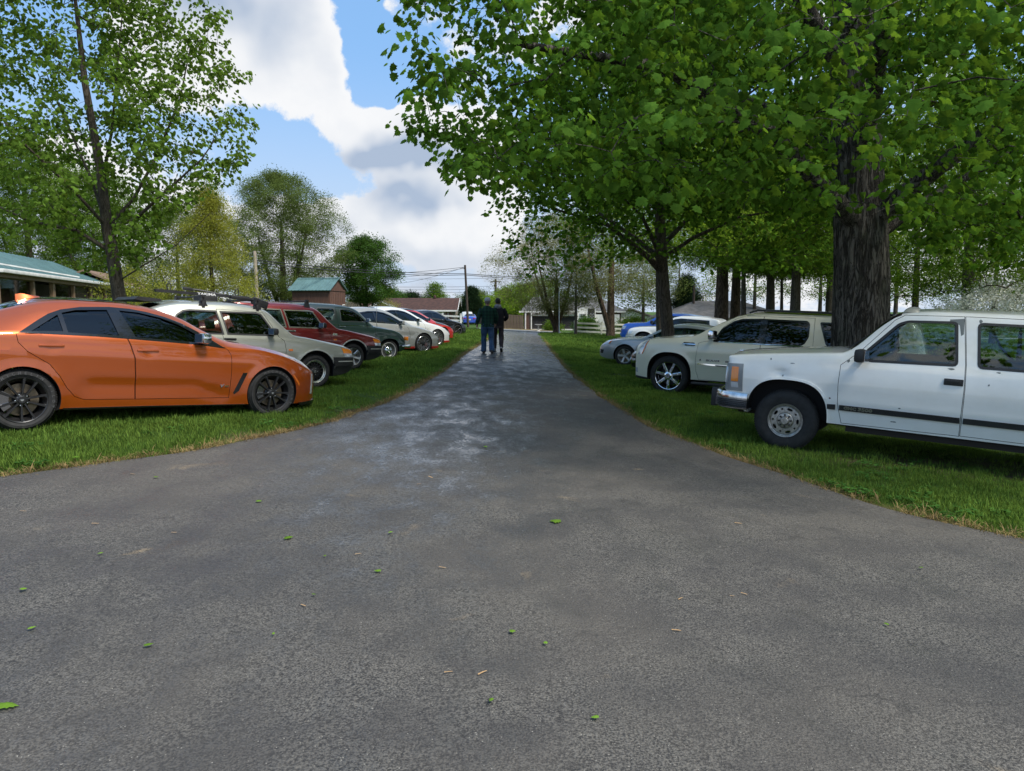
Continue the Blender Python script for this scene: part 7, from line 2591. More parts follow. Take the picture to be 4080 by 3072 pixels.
    r.prism([(-2.0, 2.15), (0, 2.7), (2.0, 2.15), (2.0, 2.05), (0, 2.6), (-2.0, 2.05)], -.3, 4.3, 'XZ')
    r.build('roof', M_SHINGLEG, g)
    d = MB()
    d.box((.4, -.03, .85), (1.2, .05, 1.7))
    d.build('door', M_PANE, g)


def build_right_house():
    y = 78.0
    zb = gz(5, y) + .02
    root = thing('lattice_house', 'far brick house with grey roof, dark screened carport and white lattice', 'house', (PX(2092, y), y, zb), 0)
    X = lambda px: PX(px, y) - PX(2092, y)
    Z = lambda py: PZ(py, y) - zb
    L = X(2480)
    zE = Z(1240)
    w = MB()
    w.box((L / 2, 5.0, zE / 2), (L, 7.0, zE))
    w.build('wall', M_BRICKD, root)
    rf = MB()
    rf.add([(-.5, .3, zE), (L + .5, .3, zE), (L - 2, 5, Z(1180)), (1.0, 5, Z(1180)), (-.5, 9, zE), (L + .5, 9, zE)], [(0, 1, 2, 3), (3, 2, 5, 4), (0, 3, 4), (1, 5, 2), (0, 4, 5, 1)])
    rf.build('roof', M_SHINGLEG, root)
    g = MB()
    g.box((X(2280), .24, zE - .06), (L + 1, .08, .16))
    g.build('gutter', M_WHITE, root)
    # brick pier
    p = MB()
    p.box((X(2101), .9, zE / 2), (.55, 1.0, zE))
    po = p.build('pier', M_MORTAR, root)
    bricks(po, X(2101) - .27, X(2101) + .28, .05, zE - .05, .37, M_BRICKD, .27, .11, limit=120)
    for px in (2094, 2117):
        b = MB()
        b.box((X(px), .30, zE / 2), (.12, .12, zE))
        b.build('post', M_WHITE, root)
    # carport bays: dark screens, lattice at the foot, corrugated awning
    xa, xb = X(2119), X(2292)
    bk = MB()
    bk.box(((xa + xb) / 2, .62, (Z(1262)) / 2), (xb - xa, .05, Z(1262)))
    bk.build('screen', M_SCREEN, root)
    bmn = MB()
    bmn.box(((xa + xb) / 2, .45, Z(1256)), (xb - xa + .2, .12, .16))
    bmn.build('beam', M_WHITE, root)
    n = 44
    for i in range(n):
        s = MB()
        x = xa + (i + .5) * (xb - xa) / n
        s.beam((x, .15, Z(1252)), (x, .75, Z(1243)), (xb - xa) / n * .55, .03)
        s.build('awning_rib', mat('awning', (.50, .47, .44), .55), root)
    for i in range(1, 4):
        s = MB()
        s.box((xa + i * (xb - xa) / 4, .5, Z(1285)), (.06, .05, Z(1262)))
        s.build('mullion', M_PLASTIC, root)

    def lattice(x0, x1, z0, z1, yy, m, step=.22, th=.035):
        lo = MB()
        k = x0 - (z1 - z0)
        while k < x1:
            for sg in (0, 1):
                a, b_ = k, k + (z1 - z0)
                ca, cb = max(a, x0), min(b_, x1)
                if cb > ca:
                    za, zz = z0 + (ca - a), z0 + (cb - a)
                    if sg:
                        za, zz = z1 - (ca - a), z1 - (cb - a)
                    lo.beam((ca, yy + sg * .02, za), (cb, yy + sg * .02, zz), .012, th, up=(0, 1, 0))
            k += step
        o = lo.build('lattice', m, root)
        o['kind'] = 'stuff'
    lattice(xa, xb, .12, .95, .55, mat('grey_lattice', (.16, .15, .15), .7))
    sl = MB()
    sl.box(((xa + xb) / 2, .5, .06), (xb - xa, .3, .12))
    sl.build('plinth', M_WHITE, root)
    # white wing with window and lattice panels
    wg = MB()
    wg.prism([(X(2300), 0), (X(2372), 0), (X(2372), Z(1232)), (X(2336), Z(1222)), (X(2300), Z(1232))], .1, .5, 'XZ')
    wg.build('white_wing', M_WHITE, root)
    fo = MB()
    fo.box((X(2322), .06, Z(1266)), (.68, .06, 1.0))
    fo = fo.build('window', M_WHITE, root)
    for i in range(3):
        for j in range(2):
            q = MB()
            q.box((X(2322) - .2 + i * .2, .02, Z(1266) - .22 + j * .44), (.15, .03, .36))
            q.build('pane', M_PANE, fo)
    dk = MB()
    dk.box((X(2355), .08, Z(1266)), (.72, .04, 2.0))
    dk.build('lattice_backing', M_SCREEN, root)
    lattice(X(2343), X(2367), .5, Z(1248), .04, M_WHITE, .3, .05)
    wd = MB()
    wd.box((X(2420), .3, .85), (2.6, .1, 1.7))
    wd.build('white_panel', M_WHITE, root)
    # weathered fence left of that house
    board_fence('dark weathered board fence left of the far right house', (PX(1996, 76), 76.4, 0), (PX(2086, 76), 76, 0), 1.45, .17, M_FENCEW, None, 'board fences')
    # birdbath
    y2 = 68
    b = thing('birdbath', 'small pale birdbath before the lattice of the far right house', 'birdbath', (PX(2145, y2), y2, gz(PX(2145, y2), y2)), 0)
    m = MB()
    m.lathe([(.22, 0), (.16, .06), (.07, .12), (.06, .5), (.12, .56)], 16, 'Z')
    m.build('pedestal', mat('concrete'), b, 40)
    m = MB()
    m.lathe([(0, .58), (.10, .56), (.34, .62), (.36, .66), (.32, .67), (.1, .62), (0, .61)], 20, 'Z')
    m.build('bowl', mat('concrete'), b, 40)
    # white rod
    y3 = 58
    x3 = PX(2228, y3)
    rd = thing('marker_rod', 'tall thin white rod at the right edge of the drive end', 'pole', (x3, y3, gz(x3, y3)), 0)
    m = MB()
    m.tube([(0, 0, 0), (-.04, 0, 3.4)], .03, 8)
    m.build('rod', mat('white_rod', (.62, .66, .66), .4), rd, 50)
    # little gabled outbuilding and a grey hip roof behind the right row
    o = thing('outbuilding', 'small white gabled outbuilding behind the blue pickup truck', 'shed', (PX(2510, 84), 84, -.75), 0)
    wv = MB()
    wv.prism([(-2.6, 0), (2.6, 0), (2.6, 1.6), (0, 2.45), (-2.6, 1.6)], 0, 4, 'XZ')
    wv.build('wall', M_WHITE, o)
    rv = MB()
    rv.prism([(-3.1, 1.48), (0, 2.55), (3.1, 1.48), (3.1, 1.62), (0, 2.72), (-3.1, 1.62)], -.4, 4.4, 'XZ')
    rv.build('roof', M_SHINGLEG, o)
    dv = MB()
    dv.box((.6, -.03, .75), (2.6, .05, 1.4))
    dv.build('opening', M_SCREEN, o)
    h = thing('hip_roof_house', 'house with wide grey hip roof behind the woodland trunks', 'house', (PX(2905, 64), 64, -1.6), 0)
    wv = MB()
    wv.box((0, 4, 1.3), (10.5, 7, 2.6))
    wv.build('wall', mat('cream_wall', (.45, .41, .33), .8), h)
    rv = MB()
    z0, z1 = 2.6, 4.15
    rv.add([(-5.8, -.2, z0), (5.8, -.2, z0), (5.8, 8.2, z0), (-5.8, 8.2, z0), (-2.2, 4, z1), (2.2, 4, z1)], [(0, 1, 5, 4), (1, 2, 5), (2, 3, 4, 5), (3, 0, 4), (3, 2, 1, 0)])
    rv.build('roof', M_SHINGLEG, h)
    pp = MB()
    pp.tube([(-2.4, 3.4, 3.6), (-2.4, 3.4, 5.6)], .12, 8)
    pp.build('vent_pipe', M_POLE, h, 50)


def build_fences_poles():
    rail_fence('white three-rail fence in front of the brick house', (PX(1690, 66), 66.5, gz(PX(1690, 66), 66.5)), (PX(1837, 66), 66, 0), 3, 1.25, (.32, .68, 1.05), M_WHITE, 'white rail fences', .16)
    rail_fence('white three-rail fence to the right of the drive end, before the blue pickup', (PX(2289, 62), 62, gz(PX(2289, 62), 62)), (PX(2289 + 4 * 108, 62), 62.3, 0), 5, 1.15, (.28, .62, .98), mat('mossy_white', (.66, .66, .56), .6, var=.2, vscale=2), 'white rail fences', .13)
    # utility poles
    def pole(label, x, y, ztop, r0, r1, m, lean=0.0, arms=False):
        z = gz(x, y)
        o = thing('utility_pole', label, 'pole', (x, y, z), 0, 'utility poles')
        mb = MB()
        mb.tube([(0, 0, -.2), (lean * .5, 0, (ztop - z) * .5), (lean, 0, ztop - z)], [r0, (r0 + r1) / 2, r1], 12)
        mb.build('shaft', m, o, 50)
        if arms:
            for zz, w in ((ztop - z - .4, 1.6),):
                a = MB()
                a.box((lean, -.12, zz), (w, .1, .12))
                ao = a.build('crossarm', m, o)
                for k in (-.7, -.3, .3, .7):
                    i = MB()
                    i.lathe([(.03, 0), (.05, .05), (.03, .1), (.05, .15), (0, .2)], 8, 'Z', (lean + k * w / 1.6, -.12, zz + .06))
                    i.build('insulator', M_ALLOYD, ao)
            t = MB()
            t.lathe([(0, .9), (.2, .9), (.24, .85), (.24, .05), (.2, 0), (0, 0)], 12, 'Z', (lean + .3, -.1, ztop - z - 2.2))
            t.build('transformer', M_GREYP, o, 40)
            mt = MB()
            mt.box((lean - .05, -.2, ztop - z - 3.6), (.22, .16, .3))
            mt.build('meter_box', M_GREYP, o)
        else:
            b = MB()
            b.box((lean - .12, 0, ztop - z - .35), (.16, .06, .06))
            b.build('bracket', M_ALLOYD, o)
        return o
    y1 = 70.5
    pole('dark leaning utility pole right of the brick house', PX(1866, y1), y1, PZ(1056, y1), .125, .10, M_POLE, lean=PX(1855, y1) - PX(1866, y1))
    pole('distant utility pole with transformer above the walking men', PX(1975, 112), 112, PZ(1112, 112), .22, .17, M_POLE, 0, True)
    pole('pale slim pole standing left of the shed', PX(1033, 47), 47, PZ(1000, 47), .13, .11, M_POLEP, lean=PX(1028, 47) - PX(1033, 47))
    T1 = Vector((PX(1855, y1), y1, PZ(1064, y1)))
    a = lambda px, py, y: Vector((PX(px, y), y, PZ(py, y)))
    power_line('upper of the two heavy cables crossing the sky', a(1030, 1036, 47), a(1858, 1090, y1), .25, .028)
    power_line('lower of the two heavy cables crossing the sky', a(1030, 1046, 47), a(1858, 1095, y1), .3, .03)
    power_line('heavy cable running right from the leaning pole into the trees', a(1858, 1091, y1), a(2600, 1108, 90), .3, .03)
    power_line('second heavy cable just below it, right of the leaning pole', a(1858, 1096, y1), a(2600, 1118, 90), .3, .03)
    power_line('thin wire from the pole top to the left', T1, a(1200, 1082, 95), .5, .02)
    power_line('service wire dropping steeply left from the pole top', T1, a(1560, 1132, 104), .3, .018)
    power_line('slack wire below the pole top to the left', T1 - Vector((0, 0, .1)), a(1300, 1100, 110), .7, .018)
    for py, nm in ((1107, 'highest'), (1139, 'middle'), (1150, 'next to lowest'), (1161, 'lowest')):
        power_line(nm + ' of the thin level wires on the distant poles', a(1100, py - 8, 116), a(1975, py + 1, 112), .3, .022)
    for py, nm in ((1112, 'upper'), (1150, 'lower')):
        power_line(nm + ' thin wire running right from the distant pole', a(1975, py, 112), a(2500, py + 8, 118), .3, .022)
    power_line('slanting guy wire left of the distant pole', a(1975, 1155, 112), a(1905, 1198, 112), .05, .022)
    # blue car and white van across the street
    wh = make_wheel(.33, .22, .22, 'six')

    def far_car(name, label, x, y, rz, pnt, van, cat):
        h = 1.75 if van else 1.42
        root_z = gz(x, y)
        sp = dict(cat=cat, sf=.9, wb=2.7, rw=.33, wheel=wh, arch=(.37, .37, 2), flare=.02, paint=pnt, glass=G_DARK, trim=M_GLOSSB, step=.09,
                  top=[(0, .5), (.05, .66), (.3, .76), (1.2, .95), (1.5, 1.05), (2.1, h - .06), (2.7, h), (3.3, h - .02), (4.0 if not van else 4.5, 1.16 if not van else h - .1), (4.5, 1.06) if not van else (4.7, 1.2), (4.62, .98) if not van else (4.8, .9), (4.68, .8) if not van else (4.85, .7)],
                  belt=[(0, .42), (.3, .66), (1.2, .86), (2.5, .93), (4.2, .95), (4.6, .9), (4.85, .6)], bot=[(0, .25), (.4, .2), (4.2, .22), (4.85, .35)],
                  half=[(0, .5), (.1, .7), (.3, .82), (.9, .89), (3.8, .9), (4.4, .84), (4.6, .74), (4.68, .66), (4.85, .6)], roofw=[(0, .4), (.9, .74), (1.4, .76), (2.1, .58), (3.3, .57), (4.2, .66), (4.85, .5)],
                  cabin=(1.5, 4.0, .4), windshield=(1.5, .7, 2.1, .52, .9), rear_window=(3.3, .52, 4.05, .62, .97) if not van else (3.3, .1, 3.5, .1, 1.2),
                  dlo=[[(1.75, .98), (2.15, h - .17), (2.7, h - .12), (3.2, h - .15), (3.8, 1.0)]], panes=[[(1.85, 1.0), (2.2, h - .19), (2.68, h - .14), (2.68, 1.0)], [(2.74, 1.0), (2.74, h - .14), (3.17, h - .17), (3.7, 1.02)]])
        c = Car(sp)
        c.build(name, label, ('L', (x, y, root_z + .33), rz, 0, 0), None)
        LL = c.L
        for sd in (-1, 1):
            t = MB()
            t.box((c.sf - LL + .06, sd * .58, .86), (.12, .30, .14), (0, 0, R(-18 * sd)), .02)
            t.build('tail_light', M_REDLENS, c.root, 40)
        p = MB()
        p.box((c.sf - LL - .01, 0, .72), (.02, .34, .16))
        p.build('number_plate', mat('plate', (.55, .55, .52), .5), c.root)
        b = MB()
        b.box((c.sf - LL + .05, 0, .42), (.2, 1.4, .22), None, .06)
        b.build('rear_bumper', pnt, c.root, 40)
        c.mirror(1.8, 1.0, .2, .12, pnt, M_GLOSSB, .12)
    far_car('sedan', 'bright blue sedan seen from behind, parked across the street', PX(1899, 89), 92, 91, paint('civic_blue', (.012, .06, .40), .3, .34), False, 'car')
    far_car('van', 'white van parked in front of the blue sedan across the street', PX(1890, 98), 99, 91, MATS['truck_white_clean'], True, 'van')
    bn = thing('wheelie_bin', 'black bin by the white garage across the street', 'bin', (PX(1915, 100), 100, gz(-4, 100)), 0)
    m = MB()
    m.prism([(-.26, 0), (.26, 0), (.32, 1.0), (-.32, 1.0)], -.3, .3, 'XZ')
    m.build('bin_body', M_PLASTIC, bn)
    m = MB()
    m.box((0, 0, 1.03), (.7, .68, .07), None, .02)
    m.build('lid', M_PLASTIC, bn)


build_left_house()
build_shed()
build_brick_house()
build_right_house()
build_fences_poles()
close_bench()
# ------------------------------------------------------------------ people
def eloft(sections, n=18):
    """closed body of horizontal ellipses (x, y, z, rx, ry)"""
    vs, fs = [], []
    for x, y, z, rx, ry in sections:
        for k in range(n):
            a = 2 * math.pi * k / n
            vs.append((x + rx * math.cos(a), y + ry * math.sin(a), z))
    m = len(sections)
    for i in range(m - 1):
        for k in range(n):
            k2 = (k + 1) % n
            fs.append((i * n + k, i * n + k2, (i + 1) * n + k2, (i + 1) * n + k))
    fs.append(tuple(range(n - 1, -1, -1)))
    fs.append(tuple(range((m - 1) * n, m * n)))
    return MB().add(vs, fs)


def spline(pts, m=4):
    """denser sections through given ones"""
    P = np.array(pts, float)
    t = np.arange(len(P))
    tt = np.linspace(0, len(P) - 1, (len(P) - 1) * m + 1)
    return np.stack([pchip(list(zip(t, P[:, k])), tt) for k in range(P.shape[1])], 1).tolist()


def limb(pts, rad, n=12, m=4):
    P = spline([(*p, r) for p, r in zip(pts, rad)], m)
    return MB().tube([q[:3] for q in P], [q[3] for q in P], n)


def union(parts):
    me = parts[0].mesh()
    for q in parts[1:]:
        me = boolean(me, q.mesh(), 'UNION')
    return me


def crumple(me, amp, scale, seed):
    for v in me.vertices:
        q = v.co * scale
        d = mnoise.noise((q.x, q.y, q.z * .6 + seed)) * amp
        v.co += v.normal * d
    return me


def head_parts(z0, y0, turn=0.0):
    hd = eloft(spline([(0, y0 - .01, z0 - .12, .045, .05), (0, y0, z0 - .10, .056, .072), (0, y0 + .005, z0 - .04, .068, .090), (0, y0, z0 + .02, .075, .098), (0, y0 - .006, z0 + .07, .072, .092), (0, y0 - .01, z0 + .105, .050, .062), (0, y0 - .01, z0 + .118, .02, .025)], 3))
    ears = [limb([(sx * .070, y0 - .005, z0 + .02), (sx * .086, y0 - .015, z0 + .028), (sx * .080, y0 - .005, z0 - .03)], [.012, .016, .010], 8, 2) for sx in (-1, 1)]
    nose = limb([(0, y0 + .088, z0 + .03), (0, y0 + .112, z0 - .01), (0, y0 + .095, z0 - .02)], [.010, .016, .012], 8, 2)
    chin = limb([(-.02, y0 + .075, z0 - .085), (.02, y0 + .075, z0 - .085)], [.022, .022], 8, 1)
    neck = limb([(0, y0 - .03, z0 - .24), (0, y0 - .02, z0 - .14), (0, y0 - .01, z0 - .05)], [.066, .058, .056], 14, 2)
    return [hd, neck, nose, chin] + ears


def hand_parts(wrist, direction, side):
    w, d = Vector(wrist), Vector(direction).normalized()
    fwd = Vector((0, 1, 0))
    s = d.cross(fwd).normalized()
    f = s.cross(d).normalized()
    out = [limb([w - d * .02, w + d * .03, w + d * .085], [.026, .034, .032], 10, 2)]
    for k, L in enumerate((.070, .080, .075, .058)):
        b = w + d * .08 + f * (.030 - .020 * k)
        curl = s * (-side * .0) - f * .0
        out.append(limb([b, b + d * L * .5 + s * (.006 * side), b + d * L * .85 + s * (.022 * side)], [.0105, .0095, .0075], 7, 2))
    b = w + d * .03 + f * .026
    out.append(limb([b, b + d * .03 + f * .026, b + d * .065 + f * .030], [.013, .011, .008], 7, 2))
    return out


def cloth(name, base, kind=None, c2=(0, 0, 0), scale=18.0):
    if name in MATS:
        return MATS[name]
    m = bpy.data.materials.new(name)
    m.use_nodes = True
    g = NT(m.node_tree)
    b = m.node_tree.nodes['Principled BSDF']
    v = g.n('ShaderNodeTexCoord').outputs['Object']
    f = g.noise(v, 9, 5, .6)
    c = g.mix(g.ramp(f, .3, .7), tuple(x * .8 for x in base), tuple(x * 1.2 for x in base))
    if kind == 'plaid':
        s = g.n('ShaderNodeSeparateXYZ', ins={0: v}).outputs
        sx = g.ramp(g.m('SINE', g.m('MULTIPLY', s[0], 2 * math.pi / .105)), .1, .4)
        sz = g.ramp(g.m('SINE', g.m('MULTIPLY', s[2], 2 * math.pi / .105)), .1, .4)
        c = g.mix(g.m('MULTIPLY', g.m('ADD', sx, sz), .5), c, c2)
    m.node_tree.links.new(c, b.inputs['Base Color'])
    b.inputs['Roughness'].default_value = .9
    b.inputs['Specular IOR Level'].default_value = .15
    bn = g.n('ShaderNodeBump', ins={'Height': g.noise(g.vm('MULTIPLY', v, (1, 1, 2.2)), 11, 3, .6), 'Strength': .6, 'Distance': .03})
    m.node_tree.links.new(bn.outputs[0], b.inputs['Normal'])
    MATS[name] = m
    return m


def build_people():
    skin = mat('skin', (.36, .20, .14), .6, var=.15, vscale=20)
    # ---- man in cap and plaid shirt, walking away
    x, y = -.785, 23.35
    p = thing('person', 'man in grey cap, dark plaid shirt and blue jeans walking away along the drive', 'person', (x, y, gz(x, y) + .012), R(3))
    lf, rf = (-.125, .20, 0.0), (.125, -.16, 0.0)         # left foot ahead, right foot behind
    lk, rk = (-.12, .13, .50), (.115, .02, .50)
    legs = [limb([(-.10, 0, .92), lk, (-.125, .12, .10)], [.095, .068, .048], 12), limb([(.10, 0, .92), rk, (.125, -.18, .12)], [.095, .068, .048], 12)]
    torso = eloft(spline([(0, 0, .84, .16, .12), (0, 0, .98, .165, .125), (0, .01, 1.15, .165, .13), (0, .01, 1.32, .185, .13), (0, 0, 1.44, .17, .10), (0, -.01, 1.50, .07, .07)], 3))
    arms = [limb([(-.19, -.01, 1.42), (-.275, -.05, 1.16), (-.335, -.01, .93)], [.058, .046, .034], 12), limb([(.19, -.01, 1.42), (.265, .03, 1.16), (.25, .16, .96)], [.058, .046, .034], 12)]
    body = union([torso] + legs + arms + head_parts(1.655, .02) + hand_parts((-.335, -.01, .93), (-.15, .1, -1), 1) + hand_parts((.25, .16, .96), (-.05, .45, -1), -1))
    link('body', shade(body, 60), p, [skin])
    sh = union([eloft(spline([(0, -.005, .86, .215, .165), (0, 0, .93, .215, .165), (0, 0, 1.05, .205, .155), (0, .005, 1.20, .205, .150), (0, .0, 1.34, .220, .145), (0, -.005, 1.43, .205, .12), (0, -.01, 1.49, .12, .09), (0, -.008, 1.525, .082, .085)], 4), 28),
                limb([(-.17, -.01, 1.42), (-.225, -.02, 1.34), (-.285, -.055, 1.15), (-.345, -.015, .95)], [.085, .083, .072, .056], 14), limb([(.17, -.01, 1.42), (.225, 0, 1.34), (.275, .03, 1.15), (.258, .14, .985)], [.085, .083, .072, .056], 14)])
    link('shirt', shade(crumple(sh, .022, 7, 3), 60), p, [cloth('plaid_shirt', (.008, .022, .018), 'plaid', (.016, .052, .034))])
    jn = union([eloft(spline([(0, -.005, .80, .19, .145), (0, -.005, .92, .195, .15), (0, 0, 1.0, .185, .14)], 3), 24),
                limb([(-.10, -.01, .92), (-.11, .05, .72), lk, (-.125, .135, .26), (-.127, .115, .055)], [.115, .108, .092, .085, .088], 16), limb([(.10, -.015, .92), (.11, .02, .72), rk, (.122, -.10, .26), (.127, -.185, .075)], [.115, .108, .092, .085, .088], 16)])
    link('jeans', shade(crumple(jn, .020, 8, 9), 60), p, [cloth('denim', (.045, .085, .16))])
    shoe = mat('dark_shoe', (.03, .022, .018), .5)
    for (fx, fy, fz), tilt in ((lf, 0), (rf, 14)):
        s = limb([(0, -.12, .045), (0, -.04, .05), (0, .08, .045), (0, .16, .03)], [.042, .05, .048, .035], 12)
        o = s.build('shoe', shoe, p, 60)
        o.location = (fx, fy - .06, fz + (.02 if tilt else 0))
        o.rotation_euler = (R(-tilt), 0, R(-6 if fx > 0 else 8))
    cap = MB()
    cap.lathe([(.092, -.015), (.098, .02), (.097, .05), (.085, .085), (.055, .108), (.02, .116), (0, .117)], 24, 'Z', (0, .012, 1.685))
    co = cap.build('cap', cloth('cap_cloth', (.30, .30, .32)), p, 60)
    br = MB()
    br.prism([(-.07, .06), (.07, .06), (.055, .15), (0, .175), (-.055, .15)], 1.672, 1.682, 'XY')
    br.build('cap_brim', MATS['cap_cloth'], co, 40)
    st = MB()
    st.tube([(.05 * math.cos(t), -.080 + .012 * math.sin(t) - .0, 1.70 + .035 * math.sin(t)) for t in np.linspace(0, math.pi, 10)], .006, 6)
    st.build('cap_strap', cloth('cap_strap_cloth', (.42, .42, .44)), co, 60)
    hair = eloft(spline([(0, .004, 1.60, .071, .085), (0, .002, 1.64, .080, .098), (0, .004, 1.69, .082, .1)], 2))
    ho = hair.build('hair', mat('grey_hair', (.12, .10, .09), .8), p, 60)
    ho.location = (0, -.012, 0)
    bt = MB()
    bt.lathe([(.188, .965), (.192, .97), (.192, 1.0), (.188, 1.005)], 24, 'Z')
    bo = bt.build('belt', mat('belt', (.02, .015, .012), .5), p, 60)
    bo.scale = (1, .76, 1)

    # ---- man in black jacket, walking beside him
    x, y = -.475, 24.45
    p = thing('person', 'man in black jacket with grey hood and dark trousers walking away, on the right', 'person', (x, y, gz(x, y) + .012), R(2))
    lf, rf = (-.11, .16, 0), (.11, -.20, 0)
    lk, rk = (-.105, .12, .50), (.11, 0, .49)
    legs = [limb([(-.095, 0, .92), lk, (-.11, .08, .10)], [.09, .064, .046], 12), limb([(.095, 0, .92), rk, (.11, -.21, .13)], [.09, .064, .046], 12)]
    torso = eloft(spline([(0, 0, .84, .155, .115), (0, 0, 1.0, .155, .115), (0, .01, 1.18, .165, .12), (0, .01, 1.34, .185, .125), (0, 0, 1.45, .17, .10), (0, -.01, 1.51, .07, .07)], 3))
    arms = [limb([(-.19, 0, 1.43), (-.26, .02, 1.18), (-.22, .18, 1.04)], [.056, .045, .034], 12), limb([(.19, 0, 1.43), (.27, .02, 1.18), (.23, .20, 1.06)], [.056, .045, .034], 12)]
    body = union([torso] + legs + arms + head_parts(1.665, .02) + hand_parts((-.22, .18, 1.04), (.3, .8, -.2), 1) + hand_parts((.23, .20, 1.06), (-.3, .8, -.2), -1))
    link('body', shade(body, 60), p, [skin])
    jk = union([eloft(spline([(0, 0, .86, .195, .145), (0, 0, .96, .198, .148), (0, .005, 1.12, .20, .15), (0, .005, 1.28, .215, .15), (0, 0, 1.40, .215, .13), (0, -.008, 1.47, .15, .105), (0, -.012, 1.52, .10, .095)], 4), 28),
                limb([(-.17, 0, 1.42), (-.225, .01, 1.34), (-.285, .02, 1.17), (-.225, .17, 1.05)], [.085, .084, .076, .06], 14), limb([(.17, 0, 1.42), (.225, .01, 1.34), (.295, .02, 1.17), (.235, .19, 1.07)], [.085, .084, .076, .06], 14)])
    link('jacket', shade(crumple(jk, .024, 7, 13), 60), p, [cloth('black_jacket', (.014, .014, .018))])
    hood = eloft(spline([(0, -.055, 1.43, .09, .05), (0, -.06, 1.49, .112, .072), (0, -.04, 1.55, .108, .082), (0, -.02, 1.585, .085, .07)], 3))
    link('hood', shade(crumple(hood.mesh(), .02, 12, 4), 60), p, [cloth('hood_lining', (.16, .165, .18))])
    pt = union([eloft(spline([(0, 0, .80, .175, .135), (0, 0, .92, .178, .138), (0, 0, 1.0, .17, .13)], 3), 24),
                limb([(-.095, 0, .92), (-.10, .05, .72), lk, (-.11, .10, .26), (-.112, .075, .10)], [.105, .098, .08, .072, .066], 16), limb([(.095, 0, .92), (.105, .02, .72), rk, (.112, -.13, .28), (.112, -.205, .14)], [.105, .098, .08, .072, .066], 16)])
    link('trousers', shade(crumple(pt, .018, 8, 23), 60), p, [cloth('dark_trousers', (.038, .031, .036))])
    for (fx, fy, fz), tilt in ((lf, 0), (rf, 32)):
        s = limb([(0, -.12, .05), (0, -.04, .058), (0, .08, .048), (0, .16, .032)], [.040, .048, .046, .034], 12)
        o = s.build('shoe', mat('pale_shoe', (.34, .33, .31), .6), p, 60)
        o.location = (fx, fy - .05, fz + (.035 if tilt else 0))
        o.rotation_euler = (R(-tilt), 0, R(-5 if fx > 0 else 6))
        sl = MB()
        sl.prism([(-.042, -.16), (.042, -.16), (.048, .06), (.035, .19), (-.035, .19), (-.048, .06)], -.004, .014, 'XY')
        sl.build('sole', mat('black_sole', (.012, .012, .012), .7), o)
    hr = eloft(spline([(0, -.02, 1.61, .073, .075), (0, -.012, 1.66, .083, .095), (0, -.008, 1.72, .086, .105), (0, -.01, 1.775, .07, .085), (0, -.01, 1.80, .03, .04)], 3))
    link('hair', shade(crumple(hr.mesh(), .012, 30, 2), 60), p, [mat('dark_hair', (.010, .008, .007), .7)])


build_people()
close_bench()


# ------------------------------------------------------------------ grass, weeds and fallen leaves
def clump_mesh(material, n, rad, h, w, seed, bend=0.5):
    r = random.Random(seed)
    vs, fs = [], []
    for i in range(n):
        a, q = r.uniform(0, 6.283), rad * math.sqrt(r.random())
        x, y = q * math.cos(a), q * math.sin(a)
        hh = h * r.uniform(.45, 1.15)
        la = r.uniform(0, 6.283)
        le = hh * r.uniform(.1, bend * 1.3)
        dx, dy = math.cos(la), math.sin(la)
        fx, fy = -dy * w / 2 * r.uniform(.6, 1.2), dx * w / 2
        k = len(vs)
        vs += [(x - fx, y - fy, -.01), (x + fx, y + fy, -.01), (x + dx * le * .35 + fx * .8, y + dy * le * .35 + fy * .8, hh * .6), (x + dx * le * .35 - fx * .8, y + dy * le * .35 - fy * .8, hh * .6), (x + dx * le, y + dy * le, hh * .95)]
        fs += [(k, k + 1, k + 2, k + 3), (k + 3, k + 2, k + 4)]
    me = bpy.data.meshes.new('grass_tuft')
    me.from_pydata(vs, [], fs)
    me.materials.append(material)
    return me


